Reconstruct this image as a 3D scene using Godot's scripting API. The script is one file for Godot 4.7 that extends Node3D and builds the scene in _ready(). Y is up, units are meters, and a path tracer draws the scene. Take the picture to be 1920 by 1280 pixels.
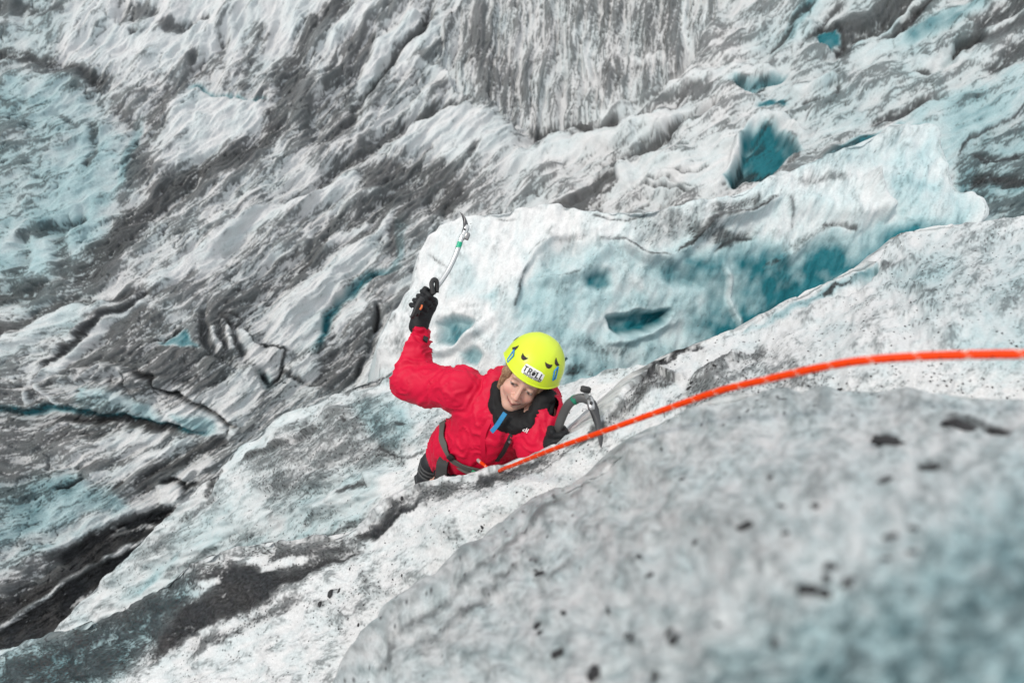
extends Node3D
# A climber seen from the top of a glacier ice wall. Metres, y up.

var rng := RandomNumberGenerator.new()


func _ready() -> void:
	rng.seed = 4711
	stage()
	terrain()
	loose_stones()
	climber()
	helmet()
	harness()
	raised_axe()
	planted_axe()
	rope()


func stage() -> void:
	var cam := Camera3D.new()
	cam.name = "camera"
	add_child(cam)
	cam.transform = Transform3D(CAM_BASIS, CAM_AT)
	cam.near = 0.05
	cam.far = 200.0
	var lens := CameraAttributesPhysical.new()
	lens.frustum_focal_length = 17.0
	lens.frustum_focus_distance = 2.2
	lens.exposure_aperture = 1.9
	cam.attributes = lens
	cam.fov = 70.0
	cam.current = true
	var env := Environment.new()
	env.tonemap_mode = Environment.TONE_MAPPER_LINEAR
	env.tonemap_exposure = 1.5
	env.background_mode = Environment.BG_SKY
	var mat := ProceduralSkyMaterial.new()
	mat.sky_top_color = Color(0.93, 0.95, 0.97)
	mat.sky_horizon_color = Color(0.86, 0.89, 0.92)
	mat.sky_curve = 0.2
	mat.ground_bottom_color = Color(0.5, 0.52, 0.54)
	mat.ground_horizon_color = Color(0.8, 0.83, 0.86)
	mat.sun_angle_max = 0.0
	var sky := Sky.new()
	sky.sky_material = mat
	env.sky = sky
	env.background_energy_multiplier = 0.8
	env.sdfgi_enabled = true
	env.ssao_enabled = true
	env.ssil_enabled = true
	var w := WorldEnvironment.new()
	w.name = "world_environment"
	w.environment = env
	add_child(w)
	var sun := DirectionalLight3D.new()
	sun.name = "sun"
	sun.light_color = Color(1.0, 0.97, 0.93)
	sun.light_energy = 0.5
	sun.light_angular_distance = 12.0
	sun.shadow_enabled = true
	add_child(sun)
	sun.look_at_from_position(Vector3.ZERO, Vector3(0.62, -0.75, -0.25), Vector3.UP)


# ---------------------------------------------------------------- ice sheets
# Each sheet of ice has a survey chart: maps of ash cover with some painted-in shade, blueness and relief in the sheet's own coordinates.
class Chart:
	var x0: float
	var y0: float
	var w: int
	var h: int
	var maps: Array[PackedFloat32Array] = []

	func _init(ax: float, ay: float, bx: float, by: float, ash: float, blue: float) -> void:
		x0 = ax
		y0 = ay
		w = int((bx - ax) * 0.5) + 2
		h = int((by - ay) * 0.5) + 2
		for v in [ash, blue, 0.0, 0.0]:
			var m := PackedFloat32Array()
			m.resize(w * h)
			m.fill(v)
			maps.append(m)

	func line(which: int, val: float, w0: float, w1: float, p: Array) -> void:
		var n := p.size() / 2
		var m := maps[which]
		var big := maxf(w0, w1)
		var total := 0.0
		for k in n - 1:
			total += Vector2(p[2 * k + 2] - p[2 * k], p[2 * k + 3] - p[2 * k + 1]).length()
		# for every cell keep the nearest segment, so that bends do not pile up
		var near := {}
		var run := 0.0
		for k in n - 1:
			var a := Vector2(p[2 * k], p[2 * k + 1])
			var b := Vector2(p[2 * k + 2], p[2 * k + 3])
			var e := b - a
			var len := e.length()
			var u := e / len
			var i0 := maxi(0, int((minf(a.x, b.x) - big - x0) * 0.5))
			var i1 := mini(w - 1, int((maxf(a.x, b.x) + big - x0) * 0.5) + 1)
			var j0 := maxi(0, int((minf(a.y, b.y) - big - y0) * 0.5))
			var j1 := mini(h - 1, int((maxf(a.y, b.y) + big - y0) * 0.5) + 1)
			for j in range(j0, j1 + 1):
				for i in range(i0, i1 + 1):
					var q := Vector2(x0 + 2 * i, y0 + 2 * j) - a
					var t := clampf(q.dot(u), 0.0, len)
					var off := q - u * t
					var d := off.length()
					var f := (run + t) / total
					var hw := lerpf(w0, w1, f)
					if d < hw:
						var s := d / hw
						var key := j * w + i
						var was = near.get(key)
						if was == null or was.x > s:
							near[key] = Vector3(s, f, u.cross(q))
			run += len
		for key in near:
			var v: Vector3 = near[key]
			var g := (1.0 - v.x * v.x)
			var ends := minf(1.0, 6.0 * minf(v.y, 1.0 - v.y) + 0.15)
			if which == 2:
				m[key] += val * g * g * ends
			elif which == 3:
				m = maps[2]
				# a lip: a step on one side of the line that dies away on the other
				var hw := lerpf(w0, w1, v.y)
				var side := v.z
				m[key] += val * ends * (g * g if side < 0.0 else maxf(0.0, 1.0 - side / minf(5.0, hw)))
			else:
				m[key] = lerpf(m[key], val, g * minf(1.0, 1.6 - v.x) * minf(1.0, ends * 1.5))

	func area(which: int, val: float, feather: float, p: Array) -> void:
		var n := p.size() / 2
		var m := maps[which]
		var lo := Vector2(1e9, 1e9)
		var hi := Vector2(-1e9, -1e9)
		for k in n:
			lo = lo.min(Vector2(p[2 * k], p[2 * k + 1]))
			hi = hi.max(Vector2(p[2 * k], p[2 * k + 1]))
		for j in range(maxi(0, int((lo.y - feather - y0) * 0.5)), mini(h - 1, int((hi.y + feather - y0) * 0.5)) + 1):
			for i in range(maxi(0, int((lo.x - feather - x0) * 0.5)), mini(w - 1, int((hi.x + feather - x0) * 0.5)) + 1):
				var x := x0 + 2 * i
				var y := y0 + 2 * j
				var best := 1e9
				var inside := false
				var bx: float = p[2 * n - 2]
				var by: float = p[2 * n - 1]
				for k in n:
					var ax: float = p[2 * k]
					var ay: float = p[2 * k + 1]
					var ex := bx - ax
					var ey := by - ay
					var t := clampf(((x - ax) * ex + (y - ay) * ey) / (ex * ex + ey * ey + 0.001), 0.0, 1.0)
					var dx := x - ax - ex * t
					var dy := y - ay - ey * t
					best = minf(best, dx * dx + dy * dy)
					if (ay > y) != (by > y) and x < ex * (y - ay) / (by - ay) + ax:
						inside = not inside
					bx = ax
					by = ay
				var s := sqrt(best) * (1.0 if inside else -1.0)
				var g := smoothstep(-feather, feather, s)
				var key := j * w + i
				if which == 2:
					m[key] += val * g
				else:
					m[key] = lerpf(m[key], val, g)


func noise(seed_: int, octaves: int, kind := FastNoiseLite.TYPE_SIMPLEX_SMOOTH) -> FastNoiseLite:
	var n := FastNoiseLite.new()
	n.seed = seed_
	n.noise_type = kind
	n.frequency = 1.0
	n.fractal_octaves = octaves
	n.fractal_type = FastNoiseLite.FRACTAL_FBM if octaves > 1 else FastNoiseLite.FRACTAL_NONE
	n.fractal_gain = 0.55
	n.fractal_lacunarity = 2.1
	return n


func cubic(c: PackedFloat32Array, at: int, stride: int, k: int, count: int, f: float) -> float:
	var p0 := c[at + maxi(k - 1, 0) * stride]
	var p1 := c[at + k * stride]
	var p2 := c[at + mini(k + 1, count - 1) * stride]
	var p3 := c[at + mini(k + 2, count - 1) * stride]
	return p1 + 0.5 * f * (p2 - p0 + f * (2.0 * p0 - 5.0 * p1 + 4.0 * p2 - p3 + f * (3.0 * (p1 - p2) + p3 - p0)))


# control: rows of [x, y, z, chart x, chart y]; cols along the sheet, rows across it
func sheet(called: String, label: String, chart: Chart, plan: Array, nu: int, nv: int, o: Dictionary, material: Material) -> MeshInstance3D:
	var control: PackedFloat32Array = plan[0]
	var cols: int = plan[1]
	var rows: int = plan[2]
	var row_at := even(rows) if rows > 9 else share(rows - 4)
	var row := PackedFloat32Array()
	row.resize(cols * 5)
	var base := PackedVector3Array()
	base.resize(nu * nv)
	var cx := PackedFloat32Array()
	cx.resize(nu * nv)
	var cy := PackedFloat32Array()
	cy.resize(nu * nv)
	for j in nv:
		# row_at gives the share of the mesh rows that each control row stands at
		var v := denser(float(j) / (nv - 1)) if rows > 9 else float(j) / (nv - 1)
		var k := 0
		while k < rows - 2 and v > row_at[k + 1]:
			k += 1
		var f := clampf((v - row_at[k]) / (row_at[k + 1] - row_at[k]), 0.0, 1.0)
		for c in cols * 5:
			row[c] = cubic(control, c, cols * 5, k, rows, f)
		for i in nu:
			var u := (denser(float(i) / (nu - 1)) if rows > 9 else float(i) / (nu - 1)) * (cols - 1)
			var m := mini(int(u), cols - 2)
			var g := u - m
			var at := j * nu + i
			base[at] = Vector3(cubic(row, 0, 5, m, cols, g), cubic(row, 1, 5, m, cols, g), cubic(row, 2, 5, m, cols, g))
			cx[at] = lerpf(row[m * 5 + 3], row[m * 5 + 8], g)
			cy[at] = lerpf(row[m * 5 + 4], row[m * 5 + 9], g)
	var warp := noise(o.seed + 1, 3)
	var coarse := noise(o.seed + 2, 3)
	var mid := noise(o.seed + 3, 3)
	var fine := noise(o.seed + 4, 3)
	var spot := noise(o.seed + 5, 2)
	var tint := noise(o.seed + 6, 3)
	var normals := grid_normals(base, nu, nv)
	var place := PackedVector3Array()
	place.resize(nu * nv)
	var color := PackedColorArray()
	color.resize(nu * nv)
	var amount := PackedFloat32Array()
	amount.resize(nu * nv)
	var ash_shade_map := chart.maps[0]
	var blue_map := chart.maps[1]
	var high_map := chart.maps[2]
	var cliff_map := chart.maps[3]
	var ca: float = cos(deg_to_rad(o.angle))
	var sa: float = sin(deg_to_rad(o.angle))
	var poly: bool = o.get("poly", false)
	var wf: float = o.warp_freq
	var wa: float = o.warp_amp
	var l1: float = o.len1
	var l2: float = o.len2
	var l3: float = o.len3
	var st: float = o.stretch
	var a1: float = o.amp1
	var a2: float = o.amp2
	var a3: float = o.amp3
	var soft: float = o.soft
	var speck: float = o.speck
	var sl: float = o.speck_len
	var a4: float = o.amp4
	var spread: float = o.spread
	var a5: float = o.amp5
	var ash_shade_mix: float = o.ash_shade_mix
	var crack: float = o.get("crack", 0.0)
	var seam := noise(o.seed + 8, 3)
	for j in nv:
		for i in nu:
			var at := j * nu + i
			var x := cx[at]
			var y := cy[at]
			var along: float
			var across: float
			if poly:
				var X := (x - 960.0) / 960.0
				var Y := (y - 640.0) / 960.0
				along = flow(FLOW_A, X, Y) * 960.0
				across = flow(FLOW_B, X, Y) * 960.0
			else:
				along = x * ca - y * sa
				across = x * sa + y * ca
			var wx := warp.get_noise_2d(x * wf, y * wf) * wa
			var wy := warp.get_noise_2d(x * wf + 37.0, y * wf - 91.0) * wa
			# look the chart up
			var mx := clampf((x + wx - chart.x0) * 0.5, 0.0, chart.w - 1.001)
			var my := clampf((y + wy - chart.y0) * 0.5, 0.0, chart.h - 1.001)
			var ix := int(mx)
			var iy := int(my)
			var fx := mx - ix
			var fy := my - iy
			var key := iy * chart.w + ix
			var w00 := (1.0 - fx) * (1.0 - fy)
			var w10 := fx * (1.0 - fy)
			var w01 := (1.0 - fx) * fy
			var w11 := fx * fy
			var k2 := key + chart.w
			var ash := ash_shade_map[key] * w00 + ash_shade_map[key + 1] * w10 + ash_shade_map[k2] * w01 + ash_shade_map[k2 + 1] * w11
			var blue := blue_map[key] * w00 + blue_map[key + 1] * w10 + blue_map[k2] * w01 + blue_map[k2 + 1] * w11
			var high := high_map[key] * w00 + high_map[key + 1] * w10 + high_map[k2] * w01 + high_map[k2 + 1] * w11
			var cliff := cliff_map[key]
			amount[at] = ash
			along += wx
			across += wy * 0.5
			if cliff > 0.5:
				along = y * 0.8 + wx * 0.4
				across = x * 1.3 + 0.15 * y + wy
			var n1 := coarse.get_noise_2d(along / (l1 * st * 0.6), across / l1)
			var n2 := mid.get_noise_2d(along / (l2 * st), across / l2)
			var n3 := fine.get_noise_2d(along / (l3 * st), across / l3)
			var ns := spot.get_noise_2d(x / sl, y / sl)
			var tn := tint.get_noise_2d(x / 110.0, y / 110.0)
			var r2 := 1.0 - 2.2 * absf(n2)
			high += a5 * (0.35 - ash) + a1 * n1 * 1.6 + a2 * n2 * 1.5 + a3 * n3 + a4 * ns
			# ash gathers in streaks: the chart says how much, the noise says where
			var nm := 0.45 - spread * (0.6 * n2 + 0.45 * n1 - 0.5 * n3) + spread * 0.25 * ns
			var cover := smoothstep(-soft, soft, ash - nm)
			cover = lerpf(cover, minf(1.0, pow(ash, 1.5) * 1.2), ash_shade_mix)
			if crack > 0.0:
				var nc := absf(seam.get_noise_2d(along / 190.0, across / 42.0))
				var open := smoothstep(0.03, 0.004, nc) * smoothstep(0.12, 0.45, ash + 0.5 * tn)
				cover = maxf(cover, open * 0.85)
				high -= crack * open
			if speck > 0.0:
				var room := ash + 0.3 * tn + 0.2 * n2
				var cut := 0.86 - room * speck
				cover = maxf(cover, smoothstep(cut, cut + 0.12, ns + 0.15 * n3))
			cover = clampf(cover, 0.0, 1.0)
			blue = clampf(blue + 0.3 * tn * (0.3 + blue) + 0.15 * n2 - 0.06, 0.0, 1.0)
			var ice := SNOW.lerp(PALE, blue / 0.45) if blue < 0.45 else PALE.lerp(DEEP, minf(1.0, (blue - 0.45) / 0.42))
			ice = ice * (0.97 + 0.08 * n3 + 0.05 * tn)
			var dark := ASH.lerp(ASH_WARM, clampf(0.5 + 1.2 * tn, 0.0, 1.0)) * clampf(1.0 + 1.2 * n3 + 1.1 * ns, 0.35, 2.6)
			color[at] = ice.lerp(dark, cover * 0.985)
			var unit := 0.002
			if i + 1 < nu:
				unit = base[at + 1].distance_to(base[at]) / maxf(0.3, Vector2(cx[at + 1] - cx[at], cy[at + 1] - cy[at]).length())
			unit = minf(unit, o.unit_most)
			place[at] = base[at] + normals[at] * (high * unit)
	normals = grid_normals(place, nu, nv)
	var index := PackedInt32Array()
	index.resize((nu - 1) * (nv - 1) * 6)
	var n := 0
	for j in nv - 1:
		for i in nu - 1:
			var a := j * nu + i
			index[n] = a
			index[n + 1] = a + 1
			index[n + 2] = a + nu
			index[n + 3] = a + 1
			index[n + 4] = a + nu + 1
			index[n + 5] = a + nu
			n += 6
	var arrays := []
	arrays.resize(Mesh.ARRAY_MAX)
	arrays[Mesh.ARRAY_VERTEX] = place
	arrays[Mesh.ARRAY_NORMAL] = normals
	arrays[Mesh.ARRAY_COLOR] = color
	arrays[Mesh.ARRAY_INDEX] = index
	var mesh := ArrayMesh.new()
	mesh.add_surface_from_arrays(Mesh.PRIMITIVE_TRIANGLES, arrays)
	mesh.surface_set_material(0, material)
	var inst := MeshInstance3D.new()
	inst.name = called
	inst.mesh = mesh
	add_child(inst, true)
	inst.set_meta("kind", "structure")
	inst.set_meta("label", label)
	surfaces[called] = {"place": place, "normals": normals, "nu": nu, "nv": nv, "cx": cx, "cy": cy, "ash": amount}
	return inst


var surfaces := {}


# wide cells round the outskirts, narrow ones in the middle of the sheet
func denser(t: float) -> float:
	if t < 0.05:
		return t / 0.05 * 0.145
	if t > 0.95:
		return 0.875 + (t - 0.95) / 0.05 * 0.125
	return 0.145 + (t - 0.05) / 0.9 * 0.73


func flow(c: Array, x: float, y: float) -> float:
	var x2 := x * x
	var y2 := y * y
	return c[0] * y + c[1] * y2 + c[2] * y2 * y + c[3] * y2 * y2 + c[4] * x + c[5] * x * y + c[6] * x * y2 + c[7] * x * y2 * y + c[8] * x2 + c[9] * x2 * y + c[10] * x2 * y2 + c[11] * x2 * x + c[12] * x2 * x * y + c[13] * x2 * x2


func grid_normals(p: PackedVector3Array, nu: int, nv: int) -> PackedVector3Array:
	var out := PackedVector3Array()
	out.resize(nu * nv)
	for j in nv:
		var up := maxi(j - 1, 0) * nu
		var down := mini(j + 1, nv - 1) * nu
		for i in nu:
			var d := p[j * nu + mini(i + 1, nu - 1)] - p[j * nu + maxi(i - 1, 0)]
			var e := p[down + i] - p[up + i]
			out[j * nu + i] = e.cross(d).normalized()
	return out


const SNOW := Color(0.84, 0.845, 0.85)
const PALE := Color(0.47, 0.64, 0.67)
const DEEP := Color(0.018, 0.175, 0.215)
const ASH := Color(0.024, 0.026, 0.029)
const ASH_WARM := Color(0.035, 0.0335, 0.034)


func grain(seed_: int, freq: float, low: float) -> NoiseTexture2D:
	var n := FastNoiseLite.new()
	n.seed = seed_
	n.noise_type = FastNoiseLite.TYPE_SIMPLEX_SMOOTH
	n.frequency = freq
	n.fractal_octaves = 5
	n.fractal_gain = 0.65
	var t := NoiseTexture2D.new()
	t.width = 1024
	t.height = 1024
	t.seamless = true
	t.noise = n
	var ramp := Gradient.new()
	ramp.set_color(0, Color(low, low, low))
	ramp.set_color(1, Color(1, 1, 1))
	t.color_ramp = ramp
	return t


func ice_material(scale_: float, relief: float, gloss: float, low: float) -> StandardMaterial3D:
	var m := StandardMaterial3D.new()
	m.resource_name = "ice"
	m.vertex_color_use_as_albedo = true
	m.albedo_texture = grain(7, 0.02, low)
	m.roughness = gloss
	m.metallic_specular = 0.28
	m.uv1_triplanar = true
	m.uv1_world_triplanar = true
	m.uv1_scale = Vector3.ONE * scale_
	m.heightmap_enabled = true
	m.heightmap_texture = grain(9, 0.03, 0.0)
	m.heightmap_scale = relief
	return m


# a sheet with a crest: the rows given, and rows behind the crest where the ice drops away
func crested(rows: PackedFloat32Array, at: PackedFloat32Array, drop: Array) -> Array:
	var cols := at.size() / 4
	var share := [0.0, 0.1, 0.4, 1.0]
	var out := PackedFloat32Array()
	for k in range(drop.size() - 1, -1, -1):
		for i in cols:
			var way := Vector3.ZERO
			for n in range(-3, 4):
				var m := clampi(i + n, 0, cols - 1)
				var c := Vector3(rows[m * 3], rows[m * 3 + 1], rows[m * 3 + 2])
				var f := (cols * 3 + m) * 3
				way += (c - Vector3(rows[f], rows[f + 1], rows[f + 2])) * Vector3(1, 0, 1)
			way = way.normalized()
			var edge: Vector2 = Vector2(at[i * 4] - at[i * 4 + 2], at[i * 4 + 1] - at[i * 4 + 3]).normalized() * drop[k][2]
			out.append_array([rows[i * 3] + way.x * drop[k][0], rows[i * 3 + 1] - drop[k][1], rows[i * 3 + 2] + way.z * drop[k][0], at[i * 4] + edge.x, at[i * 4 + 1] + edge.y])
	for k in 4:
		for i in cols:
			var f := (cols * k + i) * 3
			out.append_array([rows[f], rows[f + 1], rows[f + 2], lerpf(at[i * 4], at[i * 4 + 2], share[k]), lerpf(at[i * 4 + 1], at[i * 4 + 3], share[k])])
	return [out, cols, 4 + drop.size()]


const FLOW_A := [-0.4583, -0.0836, -0.6189, -0.3769, 0.8837, 0.0034, -0.7762, -0.8706, 0.0397, -0.2649, -0.5576, -0.0155, -0.1371, -0.0278]
const FLOW_B := [0.9600, 0.3227, 0.1465, 0.2493, 0.6343, 0.3845, 0.5171, 0.3038, -0.1100, 0.1354, 0.1119, -0.1154, -0.0751, 0.0997]
const CAM_AT := Vector3(0, 10, 0)
var CAM_BASIS := Basis(Vector3(0.916513, 0.257119, -0.306422), Vector3(-0.400006, 0.589123, -0.702089), Vector3(0.000000, 0.766044, 0.642788))
const BASIN_SIZE := [18, 14]
var basin_points := PackedFloat32Array([-20.85,3.63,-10.48,-420,-300, -19.51,3.99,-11.41,-260,-300, -18.33,4.30,-12.55,-100,-300, -17.45,4.51,-14.12,60,-300, -16.78,4.64,-16.24,220,-300, -15.94,4.81,-18.78,380,-300, -14.30,5.22,-21.03,540,-300, -11.66,5.95,-22.16,700,-300, -8.63,6.82,-22.46,860,-300, -5.62,7.71,-22.16,1020,-300, -2.89,8.51,-21.82,1180,-300, -0.44,9.23,-21.57,1340,-300, 1.75,9.89,-20.83,1500,-300, 3.54,10.45,-19.48,1660,-300, 4.89,10.89,-17.92,1820,-300, 6.06,11.26,-16.93,1980,-300, 7.33,11.63,-16.72,2140,-300, 8.70,12.02,-16.93,2300,-300, -18.33,3.25,-8.40,-420,-160, -16.87,3.64,-9.09,-260,-160, -15.55,3.96,-9.93,-100,-160, -14.63,4.12,-11.16,60,-160, -14.02,4.11,-12.95,220,-160, -13.34,4.08,-15.21,380,-160, -12.03,4.25,-17.41,540,-160, -9.81,4.81,-18.79,700,-160, -7.21,5.54,-19.59,860,-160, -4.46,6.41,-19.64,1020,-160, -1.89,7.25,-19.43,1180,-160, 0.43,8.00,-19.25,1340,-160, 2.48,8.72,-18.66,1500,-160, 4.10,9.38,-17.38,1660,-160, 5.21,9.91,-15.73,1820,-160, 6.21,10.34,-14.75,1980,-160, 7.41,10.72,-14.69,2140,-160, 8.75,11.11,-15.02,2300,-160, -16.16,2.96,-6.64,-420,-20, -14.62,3.39,-7.16,-260,-20, -13.13,3.79,-7.72,-100,-20, -12.11,3.96,-8.62,60,-20, -11.50,3.88,-10.06,220,-20, -10.72,3.80,-11.76,380,-20, -9.54,3.83,-13.56,540,-20, -7.94,4.02,-15.35,700,-20, -5.86,4.44,-16.82,860,-20, -3.42,5.16,-17.51,1020,-20, -0.96,6.08,-17.21,1180,-20, 1.20,6.95,-16.66,1340,-20, 3.07,7.71,-16.16,1500,-20, 4.52,8.43,-15.14,1660,-20, 5.52,9.05,-13.83,1820,-20, 6.39,9.53,-13.00,1980,-20, 7.47,9.93,-12.91,2140,-20, 8.79,10.30,-13.33,2300,-20, -14.34,2.71,-5.16,-420,120, -12.83,3.15,-5.60,-260,120, -11.27,3.63,-6.00,-100,120, -10.20,3.83,-6.68,60,120, -9.54,3.72,-7.81,220,120, -8.65,3.65,-9.06,380,120, -7.52,3.63,-10.46,540,120, -6.25,3.55,-12.22,700,120, -4.54,3.64,-13.98,860,120, -2.38,4.12,-15.09,1020,120, -0.09,5.24,-14.41,1180,120, 1.76,6.28,-13.43,1340,120, 3.29,7.07,-12.84,1500,120, 4.55,7.76,-12.25,1660,120, 5.51,8.36,-11.55,1820,120, 6.39,8.84,-11.13,1980,120, 7.47,9.23,-11.24,2140,120, 8.87,9.57,-11.85,2300,120, -12.74,2.52,-3.88,-420,260, -11.36,2.94,-4.30,-260,260, -9.96,3.36,-4.69,-100,260, -8.93,3.53,-5.29,60,260, -8.10,3.49,-6.13,220,260, -7.17,3.44,-7.09,380,260, -6.08,3.39,-8.21,540,260, -4.82,3.29,-9.57,700,260, -3.24,3.33,-10.94,860,260, -1.32,3.72,-11.90,1020,260, 0.60,4.95,-11.10,1180,260, 2.04,6.06,-10.09,1340,260, 3.26,6.79,-9.71,1500,260, 4.37,7.35,-9.54,1660,260, 5.21,7.91,-9.16,1820,260, 6.14,8.32,-9.15,1980,260, 7.44,8.62,-9.73,2140,260, 9.04,8.89,-10.63,2300,260, -11.31,2.41,-2.77,-420,400, -10.04,2.79,-3.16,-260,400, -8.81,3.14,-3.56,-100,400, -7.76,3.34,-4.05,60,400, -6.85,3.37,-4.68,220,400, -5.93,3.32,-5.46,380,400, -4.89,3.22,-6.38,540,400, -3.66,3.16,-7.40,700,400, -2.15,3.31,-8.30,860,400, -0.46,3.90,-8.69,1020,400, 1.05,5.01,-8.18,1180,400, 2.19,6.01,-7.56,1340,400, 3.31,6.51,-7.65,1500,400, 4.36,6.98,-7.75,1660,400, 5.10,7.51,-7.52,1820,400, 6.07,7.85,-7.74,1980,400, 7.62,8.02,-8.65,2140,400, 9.45,8.21,-9.74,2300,400, -10.05,2.32,-1.81,-420,540, -8.90,2.66,-2.18,-260,540, -7.79,2.96,-2.57,-100,540, -6.71,3.23,-2.96,60,540, -5.65,3.46,-3.39,220,540, -4.78,3.39,-4.01,380,540, -3.91,3.10,-4.87,540,540, -2.74,3.02,-5.70,700,540, -1.33,3.27,-6.33,860,540, 0.15,3.90,-6.59,1020,540, 1.43,4.82,-6.42,1180,540, 2.52,5.56,-6.33,1340,540, 3.74,5.87,-6.77,1500,540, 4.77,6.34,-6.92,1660,540, 5.58,6.87,-6.87,1820,540, 6.63,7.19,-7.19,1980,540, 8.23,7.33,-8.06,2140,540, 10.19,7.45,-9.16,2300,540, -8.97,2.25,-0.98,-420,680, -7.91,2.55,-1.33,-260,680, -6.94,2.76,-1.70,-100,680, -6.02,2.89,-2.11,60,680, -4.89,3.25,-2.46,220,680, -4.00,3.23,-2.96,380,680, -3.13,2.94,-3.66,540,680, -2.02,2.83,-4.35,700,680, -0.70,3.06,-4.89,860,680, 0.65,3.55,-5.26,1020,680, 1.90,4.17,-5.48,1180,680, 3.14,4.61,-5.82,1340,680, 4.50,4.85,-6.39,1500,680, 5.56,5.41,-6.54,1660,680, 6.46,5.96,-6.61,1820,680, 7.59,6.31,-6.96,1980,680, 9.19,6.48,-7.71,2140,680, 11.13,6.61,-8.68,2300,680, -8.03,2.18,-0.26,-420,820, -7.02,2.48,-0.59,-260,820, -6.13,2.65,-0.93,-100,820, -5.44,2.51,-1.34,60,820, -4.53,2.55,-1.75,220,820, -3.54,2.63,-2.19,380,820, -2.53,2.59,-2.69,540,820, -1.42,2.53,-3.26,700,820, -0.17,2.66,-3.80,860,820, 1.13,2.95,-4.28,1020,820, 2.46,3.27,-4.74,1180,820, 3.84,3.52,-5.28,1340,820, 5.26,3.81,-5.82,1500,820, 6.46,4.33,-6.12,1660,820, 7.53,4.88,-6.34,1820,820, 8.76,5.27,-6.73,1980,820, 10.33,5.50,-7.37,2140,820, 12.19,5.67,-8.17,2300,820, -7.24,2.08,0.38,-420,960, -6.27,2.39,0.07,-260,960, -5.39,2.59,-0.24,-100,960, -4.67,2.49,-0.58,60,960, -3.96,2.24,-0.98,220,960, -3.05,2.15,-1.40,380,960, -2.04,2.10,-1.86,540,960, -0.92,2.05,-2.35,700,960, 0.31,2.09,-2.87,860,960, 1.64,2.18,-3.41,1020,960, 3.05,2.29,-3.99,1180,960, 4.58,2.39,-4.61,1340,960, 6.08,2.68,-5.16,1500,960, 7.41,3.18,-5.56,1660,960, 8.65,3.70,-5.91,1820,960, 9.99,4.11,-6.35,1980,960, 11.58,4.40,-6.93,2140,960, 13.38,4.63,-7.63,2300,960, -6.62,1.88,0.97,-420,1100, -5.68,2.18,0.66,-260,1100, -4.83,2.37,0.37,-100,1100, -4.10,2.30,0.07,60,1100, -3.40,2.01,-0.26,220,1100, -2.56,1.75,-0.64,380,1100, -1.57,1.58,-1.06,540,1100, -0.45,1.46,-1.52,700,1100, 0.80,1.39,-2.02,860,1100, 2.16,1.34,-2.56,1020,1100, 3.66,1.31,-3.15,1180,1100, 5.28,1.34,-3.78,1340,1100, 6.87,1.57,-4.35,1500,1100, 8.34,2.01,-4.84,1660,1100, 9.75,2.48,-5.30,1820,1100, 11.23,2.89,-5.79,1980,1100, 12.87,3.21,-6.37,2140,1100, 14.65,3.50,-7.00,2300,1100, -6.14,1.56,1.54,-420,1240, -5.25,1.83,1.24,-260,1240, -4.41,2.01,0.96,-100,1240, -3.66,1.96,0.69,60,1240, -2.95,1.62,0.41,220,1240, -2.12,1.26,0.08,380,1240, -1.12,0.99,-0.29,540,1240, 0.01,0.79,-0.71,700,1240, 1.29,0.62,-1.18,860,1240, 2.70,0.49,-1.69,1020,1240, 4.26,0.38,-2.25,1180,1240, 5.93,0.37,-2.85,1340,1240, 7.61,0.53,-3.43,1500,1240, 9.22,0.87,-3.98,1660,1240, 10.79,1.26,-4.51,1820,1240, 12.41,1.64,-5.06,1980,1240, 14.13,1.98,-5.64,2140,1240, 15.92,2.31,-6.25,2300,1240, -5.76,1.13,2.11,-420,1380, -4.91,1.33,1.83,-260,1380, -4.09,1.46,1.56,-100,1380, -3.34,1.37,1.31,60,1380, -2.59,1.03,1.07,220,1380, -1.72,0.64,0.80,380,1380, -0.69,0.33,0.47,540,1380, 0.48,0.07,0.10,700,1380, 1.79,-0.16,-0.33,860,1380, 3.24,-0.36,-0.80,1020,1380, 4.85,-0.51,-1.32,1180,1380, 6.56,-0.57,-1.88,1340,1380, 8.30,-0.47,-2.45,1500,1380, 10.03,-0.23,-3.02,1660,1380, 11.74,0.09,-3.59,1820,1380, 13.48,0.43,-4.17,1980,1380, 15.28,0.76,-4.77,2140,1380, 17.11,1.12,-5.37,2300,1380, -5.44,0.62,2.70,-420,1520, -4.63,0.74,2.44,-260,1520, -3.82,0.80,2.19,-100,1520, -3.05,0.66,1.97,60,1520, -2.24,0.32,1.77,220,1520, -1.32,-0.06,1.53,380,1520, -0.26,-0.38,1.24,540,1520, 0.94,-0.67,0.91,700,1520, 2.29,-0.95,0.54,860,1520, 3.78,-1.19,0.11,1020,1520, 5.42,-1.38,-0.36,1180,1520, 7.16,-1.47,-0.88,1340,1520, 8.97,-1.43,-1.43,1500,1520, 10.79,-1.27,-2.00,1660,1520, 12.60,-1.03,-2.58,1820,1520, 14.44,-0.73,-3.17,1980,1520, 16.30,-0.41,-3.77,2140,1520, 18.17,-0.05,-4.37,2300,1520])
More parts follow.
